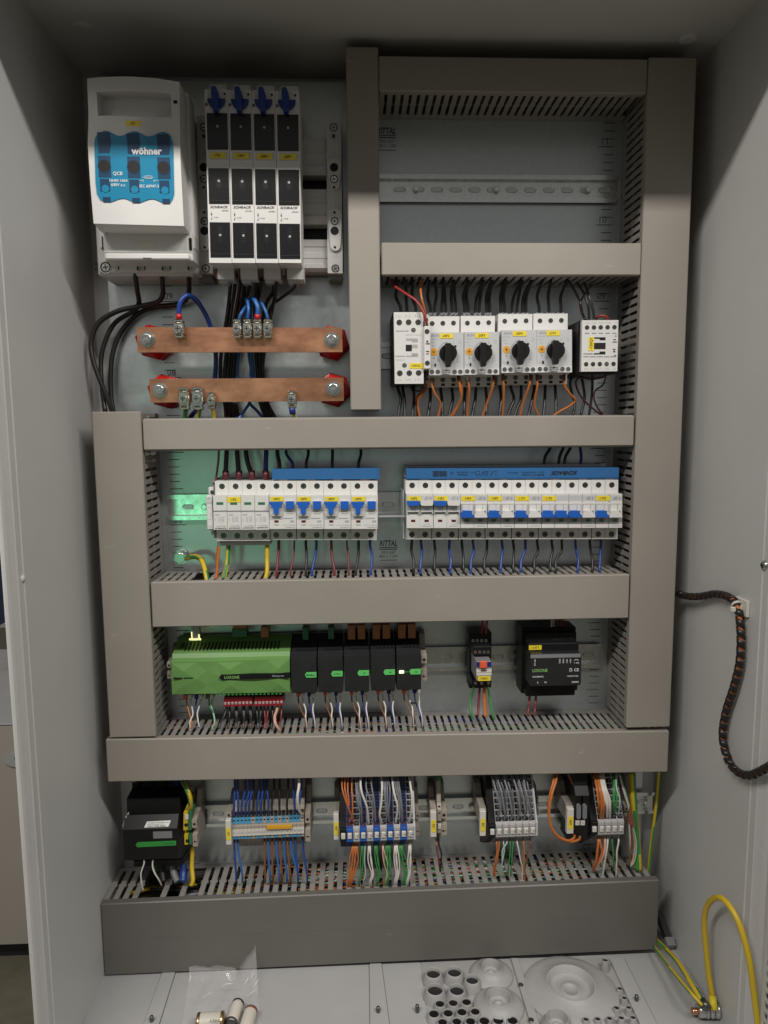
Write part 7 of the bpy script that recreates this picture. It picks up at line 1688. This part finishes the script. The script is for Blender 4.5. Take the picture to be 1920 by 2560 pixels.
# dark bracket leaning at the corner
a = atx(*QA7(95, 1180), 690); c = atx(*QA7(205, 1500), 692)
t = thing('dark_bracket', 'dark grey metal latch arm leaning in the lower right corner behind the bottom duct', 'bracket', c)
A, C_ = np.array(a), np.array(c)
def bar(p, q, w, h, nm, m):
    d = (q - p); n1 = np.array([1.0, 0, 0]) * w; t1 = np.cross(d / np.linalg.norm(d), [1, 0, 0]) * h
    MB().hexa([p - n1 - t1, p + n1 - t1, p + n1 + t1, p - n1 + t1, q - n1 - t1, q + n1 - t1, q + n1 + t1, q - n1 + t1]).build(nm, m, t)
bar(A, C_, 4, 6, 'arm', 'charcoal'); bar(C_ - (C_ - A) * .22, C_ + (C_ - A) * .02, 6, 8, 'hook', 'mid_grey')

# ---------------------------------------------------------------- bag with fuses on the cabinet floor
QB2 = crop(200, 2300, 2.074)
bag = thing('plastic_bag', 'crumpled clear plastic bag lying on the cabinet floor', 'bag', atz(*QB2(740, 420), ZF))
r4 = random.Random(11)
NU, NV = 22, 18; vs = []; fs = []
for layer in (0, 1):
    for j in range(NV + 1):
        for i in range(NU + 1):
            u, v = i / NU, j / NV
            tx = 568 + (915 - 568) * u; bx = 515 + (945 - 515) * u
            px = tx + (bx - tx) * v; py = 268 + 30 * math.sin(u * 3) * .3 + (640 - 268) * v
            X, d, Z = atz(*QB2(px, py), ZF + 4)
            k = math.sin(u * math.pi) * math.sin(min(1, v * 1.1 + .1) * math.pi)
            lift = (2 + 14 * k * (.6 + .4 * math.sin(u * 17 + v * 9)) + r4.uniform(-1.2, 1.2)) if layer else .8
            if v < .28 and u > .70: lift += (0.28 - v) / .28 * (42 * (u - .70) / .30) * (1 if layer else .85)
            elif v < .12: lift += (.12 - v) / .12 * 10
            vs.append((X, d, ZF + lift))
n0 = (NU + 1) * (NV + 1)
for layer in (0, 1):
    for j in range(NV):
        for i in range(NU):
            a = layer * n0 + j * (NU + 1) + i; fs.append((a, a + 1, a + NU + 2, a + NU + 1))
MB().add(vs, fs, 0, False).build('film', 'bag', bag)
b = MB()
for (p, q) in (((880, 290), (845, 345)), ((905, 255), (880, 320)), ((935, 300), (890, 360)), ((800, 330), (720, 345)), ((870, 395), (930, 352)), ((640, 400), (700, 375)), ((575, 280), (565, 330))):
    a, c = atz(*QB2(*p), ZF + 20), atz(*QB2(*q), ZF + 14); b.tube([a, ((a[0] + c[0]) / 2 + 1, (a[1] + c[1]) / 2, (a[2] + c[2]) / 2 + 2), c], [.3, .9, .2], 5)
b.build('crease', 'bag_crease', bag)
def cartridge(label, p0, p1, r, kind):
    a, c = Vector(atz(*QB2(*p0), ZF + r + 1)), Vector(atz(*QB2(*p1), ZF + r + 1)); ax_ = (c - a); Ln = ax_.length; ax_.normalize()
    t = thing('cartridge_fuse', label, 'fuse', tuple(a), 'cartridge fuses in the bag')
    MB().lathe(tuple(a), tuple(ax_), [(Ln * .12, r), (Ln * .86, r), (Ln * .92, r * .8), (Ln * .92, .05)], 20).build('barrel', 'ceramic', t)
    MB().lathe(tuple(a), tuple(ax_), [(0, .05), (0, r * .86), (Ln * .03, r * 1.04), (Ln * .13, r * 1.04), (Ln * .13, r)], 20).build('end_cap', kind, t)
    MB().lathe(tuple(a), tuple(ax_), [(Ln * .86, r * 1.03), (Ln * .95, r * 1.03), (Ln * .99, r * .7), (Ln, .05)], 20).build('end_cap', 'brass' if kind == 'brass' else kind, t)
    return t
f1 = cartridge('fat ceramic fuse with brass caps lying across the bag', (605, 532), (752, 522), 10.5, 'brass')
f2 = cartridge('slim ceramic fuse with grey tip standing diagonally in the bag', (822, 428), (780, 545), 7.6, 'steel_dark')
f3 = cartridge('slim ceramic fuse with pinkish tip at the right in the bag', (888, 466), (850, 590), 8.2, 'tape')
c = atz(*QB2(700, 505), ZF + 27); b = MB(); text_into(b, '2463', 0, 0, 0, h=4.5, rot=math.pi, frame=lambda a_, e_: (c[0] + a_, c[1] - e_ * .6, ZF + 22.7 + e_ * .25)); b.build('lettering', 'ink', f1)
